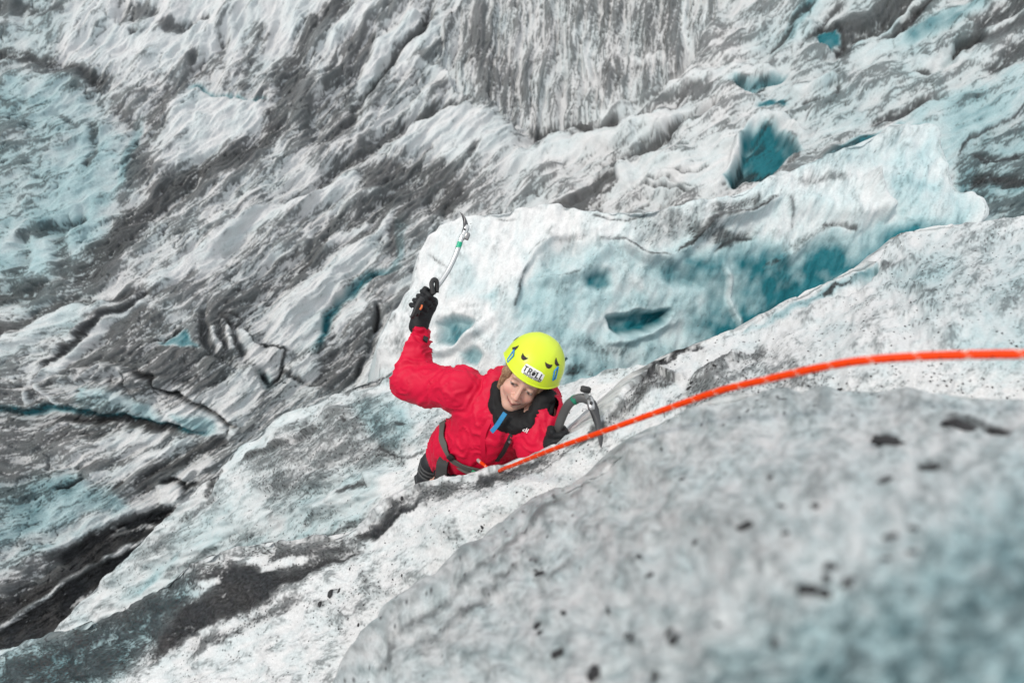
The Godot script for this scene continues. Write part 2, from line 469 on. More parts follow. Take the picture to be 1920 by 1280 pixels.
# apron: rows of points from its crest to its foot, then the chart places of crest and foot
var apron_rows := PackedFloat32Array([-2.910,3.716,0.487, -2.828,3.845,0.378, -2.746,3.974,0.269, -2.680,4.098,0.159, -2.615,4.220,0.050, -2.553,4.339,-0.058, -2.491,4.449,-0.165, -2.431,4.551,-0.270, -2.371,4.653,-0.375, -2.310,4.758,-0.480, -2.247,4.867,-0.583, -2.178,4.985,-0.683, -2.083,5.126,-0.772, -1.997,5.260,-0.862, -1.934,5.371,-0.958, -1.877,5.468,-1.057, -1.836,5.545,-1.162, -1.800,5.612,-1.272, -1.733,5.701,-1.367, -1.656,5.798,-1.456, -1.567,5.900,-1.536, -1.481,5.994,-1.618, -1.371,6.098,-1.680, -1.264,6.193,-1.742, -1.156,6.286,-1.801, -1.054,6.375,-1.864, -0.959,6.459,-1.932, -0.853,6.545,-1.986, -0.743,6.626,-2.034, -0.625,6.704,-2.070, -0.507,6.775,-2.100, -0.370,6.855,-2.066, -0.238,6.928,-2.035, -0.111,7.001,-2.005, 0.009,7.083,-1.977, 0.123,7.171,-1.948, 0.231,7.260,-1.916, 0.325,7.344,-1.914, 0.408,7.427,-1.935, 0.484,7.513,-1.955, 0.556,7.599,-1.977, 0.626,7.678,-2.004, 0.699,7.752,-2.020, 0.775,7.821,-2.028, 0.852,7.884,-2.033, 0.928,7.942,-2.040, 0.998,7.997,-2.070, 1.066,8.052,-2.100, -2.816,3.759,0.504, -2.733,3.885,0.398, -2.649,4.012,0.294, -2.579,4.134,0.189, -2.511,4.255,0.085, -2.444,4.374,-0.019, -2.377,4.487,-0.120, -2.311,4.595,-0.220, -2.244,4.704,-0.320, -2.176,4.816,-0.418, -2.105,4.934,-0.514, -2.031,5.060,-0.607, -1.937,5.205,-0.692, -1.851,5.345,-0.777, -1.784,5.464,-0.868, -1.724,5.569,-0.959, -1.678,5.652,-1.056, -1.639,5.723,-1.157, -1.573,5.811,-1.247, -1.501,5.905,-1.331, -1.417,6.003,-1.408, -1.336,6.094,-1.486, -1.228,6.199,-1.544, -1.124,6.295,-1.603, -1.018,6.388,-1.659, -0.919,6.475,-1.718, -0.826,6.556,-1.783, -0.725,6.637,-1.837, -0.620,6.712,-1.886, -0.512,6.781,-1.923, -0.402,6.844,-1.956, -0.276,6.916,-1.933, -0.155,6.984,-1.912, -0.038,7.056,-1.888, 0.073,7.134,-1.868, 0.179,7.215,-1.847, 0.280,7.297,-1.824, 0.370,7.378,-1.826, 0.450,7.460,-1.847, 0.525,7.545,-1.868, 0.596,7.628,-1.890, 0.664,7.704,-1.917, 0.736,7.774,-1.937, 0.812,7.837,-1.950, 0.888,7.896,-1.961, 0.963,7.951,-1.973, 1.031,8.005,-2.003, 1.099,8.059,-2.034, -2.549,3.879,0.551, -2.460,3.997,0.459, -2.373,4.114,0.367, -2.295,4.226,0.275, -2.218,4.337,0.185, -2.143,4.449,0.095, -2.065,4.562,0.007, -1.984,4.680,-0.080, -1.902,4.806,-0.165, -1.817,4.940,-0.247, -1.730,5.081,-0.327, -1.642,5.229,-0.404, -1.553,5.384,-0.481, -1.469,5.538,-0.556, -1.396,5.682,-0.631, -1.327,5.816,-0.704, -1.271,5.920,-0.781, -1.222,6.007,-0.861, -1.160,6.098,-0.935, -1.096,6.190,-1.006, -1.026,6.283,-1.072, -0.959,6.372,-1.139, -0.857,6.479,-1.188, -0.760,6.576,-1.238, -0.663,6.669,-1.287, -0.571,6.755,-1.337, -0.484,6.835,-1.391, -0.393,6.909,-1.440, -0.304,6.970,-1.488, -0.216,7.018,-1.526, -0.128,7.059,-1.563, -0.031,7.108,-1.568, 0.064,7.159,-1.572, 0.156,7.213,-1.573, 0.246,7.270,-1.576, 0.332,7.330,-1.578, 0.415,7.394,-1.577, 0.494,7.462,-1.591, 0.569,7.538,-1.615, 0.639,7.617,-1.638, 0.706,7.694,-1.661, 0.774,7.756,-1.694, 0.847,7.810,-1.726, 0.921,7.862,-1.752, 0.994,7.913,-1.775, 1.066,7.964,-1.796, 1.132,8.017,-1.826, 1.196,8.070,-1.855, -2.055,4.102,0.639, -1.958,4.206,0.569, -1.862,4.310,0.500, -1.767,4.412,0.433, -1.674,4.516,0.366, -1.580,4.622,0.300, -1.487,4.732,0.236, -1.393,4.850,0.172, -1.299,4.974,0.110, -1.206,5.104,0.050, -1.113,5.237,-0.009, -1.026,5.369,-0.068, -0.960,5.500,-0.138, -0.895,5.628,-0.206, -0.832,5.753,-0.271, -0.771,5.873,-0.335, -0.712,5.987,-0.398, -0.655,6.096,-0.458, -0.600,6.200,-0.518, -0.546,6.303,-0.576, -0.493,6.408,-0.631, -0.442,6.509,-0.685, -0.347,6.631,-0.729, -0.256,6.745,-0.771, -0.169,6.849,-0.813, -0.084,6.943,-0.856, -0.002,7.027,-0.899, 0.078,7.099,-0.945, 0.153,7.158,-0.987, 0.218,7.199,-1.016, 0.282,7.238,-1.046, 0.345,7.275,-1.076, 0.409,7.312,-1.105, 0.472,7.348,-1.135, 0.534,7.386,-1.164, 0.596,7.423,-1.192, 0.657,7.462,-1.220, 0.726,7.506,-1.254, 0.801,7.555,-1.293, 0.875,7.604,-1.331, 0.948,7.655,-1.369, 1.016,7.713,-1.400, 1.081,7.777,-1.428, 1.143,7.840,-1.454, 1.203,7.901,-1.479, 1.263,7.962,-1.503, 1.320,8.020,-1.527, 1.377,8.078,-1.551])
var apron_chart := PackedFloat32Array([60,1225,160,1330, 83,1204,184,1320, 106,1183,208,1310, 128,1161,232,1300, 149,1138,256,1290, 171,1115,280,1279, 192,1093,304,1269, 215,1070,327,1259, 237,1048,351,1249, 259,1026,375,1239, 281,1004,399,1229, 303,983,423,1218, 328,963,444,1201, 352,943,466,1184, 374,921,488,1168, 396,899,509,1151, 417,876,531,1134, 438,853,553,1117, 462,833,574,1101, 486,814,596,1084, 513,797,618,1067, 539,780,639,1050, 568,768,672,1040, 597,756,705,1029, 626,745,737,1019, 655,733,770,1009, 683,720,803,998, 713,710,836,988, 743,702,866,979, 774,696,892,974, 804,693,917,970, 834,702,942,965, 864,711,967,960, 894,720,993,956, 925,727,1018,951, 955,733,1043,947, 986,739,1068,942, 1016,738,1097,936, 1047,731,1130,928, 1077,723,1162,921, 1106,713,1194,913, 1136,703,1226,906, 1166,696,1259,898, 1197,692,1291,890, 1228,690,1323,883, 1260,688,1355,875, 1290,680,1388,868, 1320,672,1420,860])
# ridge: rows of points from its crest to its foot, then the chart places of crest and foot
var ridge_rows := PackedFloat32Array([-1.126,5.453,-2.611, -1.181,5.520,-2.718, -1.234,5.595,-2.820, -1.284,5.674,-2.922, -1.307,5.769,-3.020, -1.279,5.881,-3.101, -1.227,5.998,-3.175, -1.186,6.106,-3.256, -1.186,6.193,-3.355, -1.215,6.266,-3.468, -1.241,6.338,-3.584, -1.239,6.415,-3.699, -1.207,6.494,-3.802, -1.148,6.575,-3.895, -1.054,6.649,-3.959, -0.951,6.720,-4.016, -0.836,6.783,-4.057, -0.717,6.841,-4.091, -0.601,6.899,-4.131, -0.489,6.957,-4.175, -0.377,7.016,-4.218, -0.260,7.074,-4.245, -0.142,7.132,-4.263, -0.012,7.173,-4.243, 0.115,7.212,-4.224, 0.235,7.258,-4.220, 0.350,7.309,-4.230, 0.464,7.360,-4.241, 0.575,7.410,-4.255, 0.682,7.463,-4.276, 0.787,7.515,-4.298, 0.889,7.568,-4.325, 0.987,7.622,-4.363, 1.086,7.672,-4.408, 1.187,7.716,-4.464, 1.290,7.758,-4.525, 1.390,7.801,-4.594, 1.481,7.851,-4.677, 1.574,7.900,-4.761, 1.664,7.951,-4.851, 1.755,8.002,-4.943, 1.848,8.052,-5.037, 1.944,8.102,-5.131, 2.041,8.152,-5.228, 2.139,8.203,-5.327, 2.238,8.253,-5.427, 2.339,8.304,-5.529, 2.443,8.354,-5.634, 2.552,8.402,-5.735, 2.663,8.451,-5.838, 2.776,8.499,-5.939, 2.898,8.535,-5.994, 3.018,8.573,-6.044, 3.101,8.580,-5.998, 3.128,8.542,-5.814, 3.151,8.507,-5.630, 3.172,8.475,-5.451, 3.194,8.443,-5.280, 3.242,8.427,-5.146, 3.332,8.453,-5.135, 3.400,8.454,-5.059, 3.413,8.418,-4.929, 3.395,8.363,-4.788, 3.400,8.311,-4.656, -1.048,5.473,-2.564, -1.095,5.531,-2.661, -1.140,5.598,-2.754, -1.182,5.670,-2.845, -1.199,5.757,-2.932, -1.171,5.862,-3.003, -1.122,5.971,-3.067, -1.082,6.072,-3.138, -1.079,6.154,-3.225, -1.101,6.222,-3.323, -1.120,6.290,-3.423, -1.108,6.368,-3.521, -1.070,6.445,-3.609, -1.009,6.522,-3.691, -0.917,6.593,-3.747, -0.819,6.660,-3.799, -0.710,6.720,-3.837, -0.597,6.775,-3.869, -0.487,6.829,-3.907, -0.381,6.883,-3.948, -0.275,6.937,-3.989, -0.161,6.991,-4.021, -0.045,7.046,-4.045, 0.081,7.086,-4.036, 0.205,7.125,-4.029, 0.324,7.168,-4.035, 0.437,7.217,-4.054, 0.550,7.265,-4.073, 0.661,7.313,-4.094, 0.768,7.363,-4.122, 0.873,7.413,-4.150, 0.977,7.464,-4.182, 1.076,7.517,-4.223, 1.174,7.567,-4.268, 1.268,7.614,-4.320, 1.365,7.658,-4.377, 1.458,7.705,-4.441, 1.543,7.757,-4.515, 1.628,7.809,-4.590, 1.712,7.862,-4.670, 1.796,7.915,-4.752, 1.881,7.967,-4.834, 1.969,8.019,-4.917, 2.057,8.071,-5.003, 2.147,8.121,-5.090, 2.238,8.171,-5.178, 2.331,8.220,-5.268, 2.426,8.269,-5.361, 2.526,8.315,-5.450, 2.628,8.362,-5.544, 2.733,8.407,-5.636, 2.845,8.443,-5.689, 2.956,8.479,-5.740, 3.034,8.491,-5.707, 3.063,8.465,-5.557, 3.090,8.440,-5.410, 3.117,8.417,-5.268, 3.145,8.394,-5.133, 3.196,8.383,-5.030, 3.284,8.411,-5.032, 3.352,8.416,-4.978, 3.371,8.386,-4.870, 3.359,8.338,-4.746, 3.367,8.292,-4.630, -0.822,5.539,-2.422, -0.842,5.585,-2.485, -0.863,5.631,-2.547, -0.881,5.681,-2.608, -0.883,5.744,-2.665, -0.856,5.822,-2.709, -0.815,5.906,-2.748, -0.781,5.985,-2.791, -0.769,6.048,-2.844, -0.774,6.100,-2.905, -0.773,6.155,-2.966, -0.737,6.228,-3.023, -0.685,6.301,-3.075, -0.620,6.372,-3.123, -0.536,6.437,-3.157, -0.449,6.496,-3.190, -0.356,6.547,-3.217, -0.261,6.594,-3.243, -0.169,6.637,-3.275, -0.078,6.678,-3.310, 0.013,6.717,-3.348, 0.118,6.759,-3.390, 0.229,6.799,-3.435, 0.347,6.829,-3.462, 0.466,6.856,-3.492, 0.582,6.885,-3.531, 0.696,6.918,-3.579, 0.811,6.951,-3.628, 0.925,6.984,-3.677, 1.038,7.020,-3.730, 1.150,7.057,-3.782, 1.261,7.098,-3.834, 1.368,7.143,-3.887, 1.467,7.191,-3.939, 1.546,7.245,-3.990, 1.624,7.299,-4.040, 1.699,7.357,-4.090, 1.766,7.419,-4.144, 1.832,7.481,-4.198, 1.896,7.545,-4.253, 1.959,7.608,-4.306, 2.022,7.672,-4.359, 2.085,7.735,-4.410, 2.148,7.797,-4.460, 2.210,7.857,-4.510, 2.272,7.912,-4.554, 2.335,7.966,-4.601, 2.400,8.018,-4.649, 2.468,8.067,-4.698, 2.539,8.114,-4.752, 2.613,8.158,-4.810, 2.695,8.194,-4.850, 2.778,8.230,-4.894, 2.846,8.250,-4.902, 2.888,8.249,-4.857, 2.930,8.248,-4.814, 2.974,8.246,-4.773, 3.017,8.244,-4.733, 3.074,8.250,-4.710, 3.151,8.283,-4.746, 3.217,8.302,-4.747, 3.247,8.291,-4.698, 3.253,8.262,-4.623, 3.272,8.235,-4.552, -0.408,5.639,-2.172, -0.382,5.660,-2.173, -0.357,5.681,-2.174, -0.332,5.702,-2.175, -0.307,5.723,-2.176, -0.283,5.743,-2.177, -0.258,5.763,-2.178, -0.234,5.782,-2.179, -0.210,5.801,-2.180, -0.186,5.820,-2.182, -0.155,5.843,-2.184, -0.084,5.895,-2.191, -0.014,5.943,-2.199, 0.055,5.987,-2.208, 0.124,6.028,-2.220, 0.192,6.064,-2.233, 0.259,6.098,-2.247, 0.326,6.128,-2.264, 0.394,6.154,-2.282, 0.461,6.178,-2.302, 0.529,6.197,-2.325, 0.625,6.225,-2.370, 0.737,6.247,-2.431, 0.851,6.262,-2.498, 0.968,6.271,-2.570, 1.088,6.277,-2.645, 1.212,6.281,-2.724, 1.338,6.285,-2.804, 1.466,6.289,-2.886, 1.597,6.295,-2.968, 1.729,6.304,-3.050, 1.861,6.319,-3.128, 1.991,6.341,-3.202, 2.100,6.377,-3.269, 2.152,6.432,-3.335, 2.201,6.494,-3.396, 2.247,6.559,-3.453, 2.291,6.627,-3.505, 2.332,6.697,-3.555, 2.372,6.768,-3.602, 2.410,6.841,-3.647, 2.446,6.913,-3.689, 2.481,6.987,-3.730, 2.515,7.060,-3.769, 2.548,7.128,-3.802, 2.582,7.183,-3.825, 2.615,7.237,-3.847, 2.648,7.292,-3.867, 2.679,7.346,-3.887, 2.709,7.400,-3.906, 2.739,7.453,-3.924, 2.769,7.505,-3.942, 2.799,7.557,-3.961, 2.822,7.617,-3.988, 2.839,7.689,-4.029, 2.856,7.758,-4.072, 2.876,7.824,-4.118, 2.898,7.888,-4.168, 2.925,7.949,-4.223, 2.955,8.006,-4.284, 2.989,8.061,-4.350, 3.024,8.093,-4.390, 3.055,8.105,-4.397, 3.087,8.116,-4.405])
var ridge_chart := PackedFloat32Array([712,710,800,810, 713,686,805,810, 713,661,810,810, 715,637,815,810, 720,613,820,810, 733,593,825,810, 749,575,830,810, 764,556,835,810, 773,534,841,810, 778,510,846,810, 784,487,852,810, 795,465,867,810, 810,446,883,810, 828,430,898,810, 850,421,913,810, 873,412,929,810, 897,408,944,810, 921,405,959,810, 945,401,975,810, 969,397,990,810, 993,392,1005,810, 1017,390,1028,808, 1041,388,1054,805, 1065,394,1079,801, 1089,399,1105,798, 1113,402,1131,795, 1137,402,1156,792, 1161,402,1182,788, 1186,402,1208,785, 1210,399,1234,782, 1234,397,1259,779, 1258,394,1285,776, 1282,390,1311,772, 1306,385,1334,767, 1330,380,1349,756, 1354,375,1365,745, 1377,369,1380,735, 1400,360,1396,724, 1422,351,1411,713, 1444,341,1427,702, 1467,331,1442,691, 1489,321,1458,680, 1511,312,1473,669, 1534,302,1489,658, 1556,292,1504,648, 1578,283,1517,641, 1601,273,1531,635, 1623,264,1544,628, 1646,256,1558,621, 1669,248,1571,614, 1692,240,1585,608, 1716,238,1598,601, 1741,237,1612,594, 1758,245,1626,584, 1765,269,1640,570, 1772,292,1653,557, 1779,315,1667,543, 1786,339,1681,529, 1799,359,1695,515, 1822,363,1709,501, 1840,376,1723,487, 1843,397,1734,480, 1837,421,1742,480, 1836,445,1750,480])
# ledge: rows of points from its crest to its foot, then the chart places of crest and foot
var ledge_rows := PackedFloat32Array([-2.218,5.944,0.558, -2.136,6.014,0.506, -2.056,6.082,0.454, -1.979,6.145,0.404, -1.902,6.206,0.354, -1.818,6.274,0.308, -1.731,6.345,0.263, -1.644,6.419,0.218, -1.563,6.495,0.171, -1.482,6.577,0.124, -1.390,6.671,0.081, -1.295,6.772,0.042, -1.216,6.869,-0.003, -1.150,6.961,-0.052, -1.085,7.052,-0.099, -1.026,7.137,-0.146, -0.977,7.211,-0.195, -0.947,7.262,-0.249, -0.888,7.329,-0.289, -0.820,7.401,-0.322, -0.752,7.470,-0.353, -0.683,7.538,-0.381, -0.611,7.608,-0.402, -0.538,7.679,-0.419, -0.468,7.748,-0.436, -0.402,7.817,-0.452, -0.337,7.888,-0.467, -0.278,7.963,-0.483, -0.227,8.039,-0.505, -0.193,8.103,-0.535, -0.173,8.152,-0.575, -0.140,8.215,-0.604, -0.106,8.276,-0.631, -0.061,8.345,-0.643, -0.013,8.412,-0.647, 0.032,8.466,-0.655, 0.076,8.513,-0.665, 0.115,8.551,-0.682, 0.154,8.586,-0.700, 0.189,8.615,-0.725, 0.224,8.644,-0.751, 0.258,8.675,-0.774, 0.285,8.701,-0.808, 0.315,8.735,-0.833, 0.343,8.766,-0.861, 0.366,8.786,-0.903, 0.390,8.800,-0.951, 0.414,8.807,-1.009, 0.445,8.821,-1.058, 0.473,8.813,-1.136, 0.512,8.829,-1.181, 0.554,8.846,-1.224, 0.597,8.861,-1.269, 0.642,8.881,-1.303, 0.688,8.899,-1.340, 0.736,8.916,-1.378, 0.787,8.923,-1.442, 0.841,8.929,-1.513, 0.896,8.938,-1.585, 0.949,8.952,-1.650, 0.991,8.981,-1.690, 1.030,9.012,-1.726, 1.073,9.041,-1.766, 1.120,9.066,-1.817, 1.174,9.086,-1.880, 1.249,9.087,-2.006, 1.325,9.095,-2.121, 1.391,9.115,-2.188, 1.444,9.143,-2.213, 1.496,9.170,-2.229, 1.549,9.196,-2.243, 1.605,9.220,-2.262, 1.666,9.241,-2.290, 1.736,9.259,-2.331, 1.804,9.279,-2.372, 1.869,9.301,-2.411, 1.932,9.325,-2.447, 1.990,9.349,-2.473, 2.044,9.373,-2.490, 2.100,9.397,-2.511, 2.158,9.419,-2.533, 2.217,9.441,-2.557, 2.277,9.463,-2.583, 2.339,9.485,-2.610, 2.401,9.506,-2.637, 2.464,9.527,-2.666, 2.528,9.549,-2.694, 2.592,9.570,-2.723, 2.655,9.591,-2.752, 2.719,9.613,-2.780, 2.783,9.634,-2.809, 2.846,9.656,-2.838, 2.910,9.678,-2.866, 2.973,9.699,-2.894, 3.036,9.721,-2.922, 3.100,9.743,-2.950, 3.163,9.765,-2.978, 3.225,9.786,-3.004, 3.287,9.808,-3.030, 3.350,9.829,-3.056, 3.414,9.851,-3.084, 3.479,9.872,-3.112, 3.544,9.894,-3.141, 3.610,9.915,-3.170, 3.676,9.937,-3.200, 3.742,9.958,-3.229, 3.809,9.980,-3.258, 3.875,10.002,-3.288, 3.942,10.023,-3.317, 4.008,10.045,-3.346, 4.074,10.067,-3.376, 4.140,10.089,-3.404, 4.206,10.111,-3.433, 4.272,10.133,-3.461, 4.337,10.155,-3.489, 4.402,10.177,-3.517, 4.466,10.199,-3.545, 4.530,10.221,-3.571, 4.593,10.242,-3.598, 4.656,10.264,-3.624, -2.010,6.083,0.566, -1.934,6.146,0.517, -1.860,6.207,0.469, -1.787,6.265,0.422, -1.715,6.324,0.375, -1.636,6.387,0.331, -1.554,6.455,0.288, -1.473,6.527,0.245, -1.395,6.602,0.200, -1.317,6.684,0.155, -1.230,6.779,0.115, -1.139,6.883,0.077, -1.063,6.982,0.034, -0.998,7.076,-0.012, -0.936,7.167,-0.056, -0.879,7.251,-0.099, -0.831,7.323,-0.144, -0.798,7.378,-0.192, -0.741,7.445,-0.229, -0.677,7.515,-0.260, -0.615,7.582,-0.289, -0.551,7.648,-0.315, -0.485,7.716,-0.335, -0.420,7.783,-0.353, -0.357,7.850,-0.369, -0.297,7.917,-0.386, -0.238,7.988,-0.400, -0.185,8.061,-0.416, -0.140,8.131,-0.438, -0.108,8.191,-0.467, -0.089,8.239,-0.503, -0.058,8.300,-0.530, -0.027,8.359,-0.555, 0.012,8.421,-0.569, 0.055,8.479,-0.577, 0.095,8.528,-0.587, 0.134,8.571,-0.599, 0.170,8.608,-0.616, 0.205,8.641,-0.635, 0.237,8.670,-0.658, 0.269,8.699,-0.681, 0.300,8.731,-0.702, 0.325,8.759,-0.732, 0.352,8.793,-0.754, 0.377,8.825,-0.778, 0.397,8.849,-0.812, 0.418,8.870,-0.850, 0.439,8.884,-0.894, 0.466,8.904,-0.931, 0.491,8.906,-0.990, 0.525,8.925,-1.025, 0.561,8.942,-1.060, 0.599,8.957,-1.096, 0.639,8.976,-1.124, 0.678,8.994,-1.154, 0.717,9.013,-1.182, 0.758,9.026,-1.228, 0.800,9.039,-1.275, 0.840,9.056,-1.321, 0.878,9.077,-1.361, 0.910,9.104,-1.389, 0.943,9.131,-1.418, 0.980,9.154,-1.452, 1.022,9.173,-1.495, 1.070,9.188,-1.548, 1.134,9.190,-1.645, 1.199,9.195,-1.733, 1.255,9.212,-1.786, 1.299,9.235,-1.807, 1.343,9.257,-1.822, 1.387,9.279,-1.836, 1.434,9.298,-1.853, 1.486,9.315,-1.877, 1.545,9.330,-1.912, 1.605,9.345,-1.948, 1.670,9.360,-1.993, 1.735,9.375,-2.038, 1.797,9.391,-2.075, 1.856,9.408,-2.105, 1.916,9.424,-2.137, 1.977,9.441,-2.167, 2.039,9.458,-2.198, 2.102,9.474,-2.230, 2.165,9.492,-2.261, 2.228,9.509,-2.293, 2.291,9.526,-2.324, 2.354,9.544,-2.355, 2.417,9.562,-2.385, 2.479,9.580,-2.415, 2.541,9.598,-2.444, 2.603,9.617,-2.473, 2.665,9.636,-2.502, 2.726,9.654,-2.530, 2.787,9.673,-2.558, 2.847,9.693,-2.585, 2.908,9.712,-2.612, 2.968,9.731,-2.639, 3.028,9.750,-2.665, 3.088,9.769,-2.691, 3.148,9.789,-2.717, 3.209,9.808,-2.743, 3.270,9.827,-2.770, 3.332,9.846,-2.797, 3.394,9.866,-2.825, 3.456,9.885,-2.852, 3.518,9.904,-2.879, 3.581,9.924,-2.907, 3.643,9.943,-2.934, 3.705,9.963,-2.961, 3.766,9.983,-2.987, 3.828,10.002,-3.014, 3.889,10.022,-3.040, 3.950,10.042,-3.066, 4.011,10.061,-3.092, 4.071,10.081,-3.117, 4.131,10.101,-3.142, 4.190,10.121,-3.166, 4.249,10.141,-3.191, 4.307,10.160,-3.214, 4.364,10.180,-3.237, -1.471,6.452,0.584, -1.407,6.504,0.543, -1.343,6.557,0.503, -1.279,6.612,0.463, -1.215,6.668,0.423, -1.147,6.731,0.384, -1.076,6.800,0.346, -1.005,6.877,0.308, -0.936,6.959,0.269, -0.867,7.049,0.229, -0.794,7.146,0.193, -0.722,7.245,0.159, -0.660,7.336,0.123, -0.606,7.420,0.086, -0.554,7.502,0.051, -0.505,7.578,0.017, -0.462,7.647,-0.018, -0.426,7.706,-0.053, -0.378,7.775,-0.082, -0.327,7.842,-0.107, -0.278,7.906,-0.131, -0.229,7.967,-0.153, -0.181,8.027,-0.172, -0.134,8.084,-0.189, -0.088,8.139,-0.205, -0.045,8.192,-0.222, -0.003,8.245,-0.237, 0.034,8.295,-0.256, 0.067,8.343,-0.279, 0.093,8.388,-0.306, 0.113,8.428,-0.336, 0.138,8.474,-0.362, 0.162,8.519,-0.386, 0.191,8.565,-0.404, 0.222,8.608,-0.419, 0.252,8.648,-0.435, 0.281,8.684,-0.450, 0.309,8.717,-0.468, 0.335,8.749,-0.485, 0.360,8.779,-0.505, 0.385,8.810,-0.524, 0.408,8.841,-0.542, 0.428,8.871,-0.563, 0.449,8.903,-0.581, 0.468,8.934,-0.600, 0.484,8.963,-0.622, 0.499,8.992,-0.644, 0.513,9.019,-0.667, 0.531,9.046,-0.687, 0.547,9.067,-0.711, 0.569,9.090,-0.729, 0.594,9.110,-0.748, 0.618,9.130,-0.766, 0.643,9.151,-0.780, 0.666,9.172,-0.794, 0.688,9.195,-0.806, 0.708,9.218,-0.821, 0.726,9.242,-0.836, 0.743,9.265,-0.849, 0.760,9.289,-0.863, 0.779,9.310,-0.876, 0.800,9.330,-0.892, 0.824,9.346,-0.911, 0.849,9.362,-0.933, 0.877,9.376,-0.957, 0.905,9.387,-0.989, 0.935,9.399,-1.017, 0.962,9.413,-1.036, 0.987,9.429,-1.046, 1.012,9.444,-1.055, 1.041,9.456,-1.067, 1.078,9.464,-1.087, 1.126,9.467,-1.118, 1.181,9.468,-1.156, 1.241,9.468,-1.199, 1.305,9.468,-1.246, 1.370,9.469,-1.293, 1.435,9.471,-1.338, 1.498,9.474,-1.380, 1.561,9.478,-1.420, 1.624,9.484,-1.457, 1.686,9.491,-1.491, 1.747,9.499,-1.524, 1.807,9.508,-1.556, 1.865,9.517,-1.587, 1.923,9.527,-1.616, 1.980,9.538,-1.644, 2.036,9.549,-1.671, 2.092,9.561,-1.698, 2.146,9.573,-1.723, 2.200,9.585,-1.748, 2.253,9.598,-1.772, 2.306,9.611,-1.796, 2.359,9.624,-1.820, 2.411,9.637,-1.842, 2.463,9.651,-1.865, 2.514,9.665,-1.888, 2.565,9.678,-1.909, 2.616,9.692,-1.931, 2.667,9.706,-1.952, 2.718,9.720,-1.973, 2.769,9.734,-1.994, 2.819,9.748,-2.015, 2.870,9.763,-2.036, 2.920,9.777,-2.056, 2.970,9.791,-2.077, 3.020,9.806,-2.097, 3.069,9.820,-2.117, 3.118,9.835,-2.137, 3.167,9.850,-2.156, 3.216,9.864,-2.175, 3.263,9.879,-2.194, 3.311,9.894,-2.212, 3.358,9.909,-2.230, 3.404,9.923,-2.248, 3.449,9.938,-2.265, 3.494,9.953,-2.282, 3.538,9.968,-2.298, 3.582,9.982,-2.314, 3.624,9.997,-2.329, -0.638,7.206,0.566, -0.589,7.264,0.535, -0.541,7.323,0.504, -0.493,7.384,0.474, -0.446,7.446,0.444, -0.400,7.508,0.414, -0.356,7.571,0.385, -0.313,7.633,0.357, -0.271,7.695,0.329, -0.230,7.757,0.303, -0.191,7.817,0.277, -0.154,7.875,0.252, -0.117,7.931,0.228, -0.083,7.985,0.205, -0.049,8.036,0.183, -0.017,8.085,0.162, 0.015,8.130,0.141, 0.047,8.175,0.121, 0.078,8.216,0.101, 0.109,8.255,0.083, 0.139,8.291,0.064, 0.168,8.325,0.047, 0.197,8.357,0.029, 0.226,8.387,0.012, 0.254,8.416,-0.005, 0.281,8.443,-0.021, 0.309,8.470,-0.037, 0.334,8.496,-0.056, 0.358,8.521,-0.080, 0.381,8.547,-0.104, 0.404,8.574,-0.127, 0.426,8.603,-0.150, 0.446,8.634,-0.173, 0.466,8.667,-0.195, 0.485,8.700,-0.216, 0.504,8.732,-0.237, 0.522,8.764,-0.257, 0.539,8.794,-0.276, 0.556,8.822,-0.295, 0.573,8.850,-0.313, 0.590,8.877,-0.331, 0.606,8.903,-0.349, 0.623,8.928,-0.367, 0.640,8.953,-0.385, 0.656,8.977,-0.403, 0.673,9.000,-0.420, 0.690,9.022,-0.438, 0.707,9.044,-0.455, 0.725,9.064,-0.472, 0.745,9.082,-0.485, 0.765,9.099,-0.499, 0.786,9.115,-0.513, 0.807,9.131,-0.527, 0.828,9.146,-0.541, 0.850,9.161,-0.556, 0.870,9.176,-0.570, 0.890,9.192,-0.583, 0.908,9.210,-0.595, 0.921,9.231,-0.604, 0.933,9.252,-0.612, 0.944,9.274,-0.620, 0.955,9.294,-0.627, 0.967,9.314,-0.635, 0.980,9.332,-0.644, 0.994,9.349,-0.654, 1.011,9.362,-0.661, 1.030,9.373,-0.670, 1.051,9.384,-0.679, 1.073,9.393,-0.690, 1.097,9.401,-0.702, 1.123,9.409,-0.714, 1.149,9.416,-0.728, 1.177,9.423,-0.742, 1.205,9.430,-0.756, 1.234,9.436,-0.771, 1.264,9.443,-0.786, 1.294,9.449,-0.802, 1.325,9.456,-0.817, 1.356,9.462,-0.833, 1.387,9.469,-0.849, 1.422,9.476,-0.862, 1.456,9.484,-0.875, 1.491,9.491,-0.887, 1.525,9.499,-0.900, 1.560,9.507,-0.912, 1.594,9.515,-0.924, 1.628,9.523,-0.936, 1.661,9.531,-0.947, 1.694,9.540,-0.959, 1.728,9.548,-0.970, 1.760,9.557,-0.982, 1.793,9.566,-0.993, 1.826,9.574,-1.004, 1.858,9.583,-1.015, 1.890,9.592,-1.025, 1.921,9.601,-1.036, 1.953,9.610,-1.046, 1.984,9.619,-1.057, 2.015,9.628,-1.067, 2.046,9.637,-1.077, 2.076,9.646,-1.087, 2.107,9.655,-1.097, 2.136,9.664,-1.107, 2.166,9.673,-1.116, 2.195,9.683,-1.125, 2.224,9.692,-1.134, 2.252,9.701,-1.143, 2.280,9.710,-1.152, 2.308,9.720,-1.161, 2.334,9.729,-1.169, 2.361,9.738,-1.177, 2.386,9.748,-1.185, 2.411,9.757,-1.192, 2.435,9.767,-1.199, 2.458,9.776,-1.205, 2.481,9.785,-1.211, 2.502,9.795,-1.217, 2.522,9.804,-1.222, 2.542,9.814,-1.227, 2.562,9.823,-1.232])
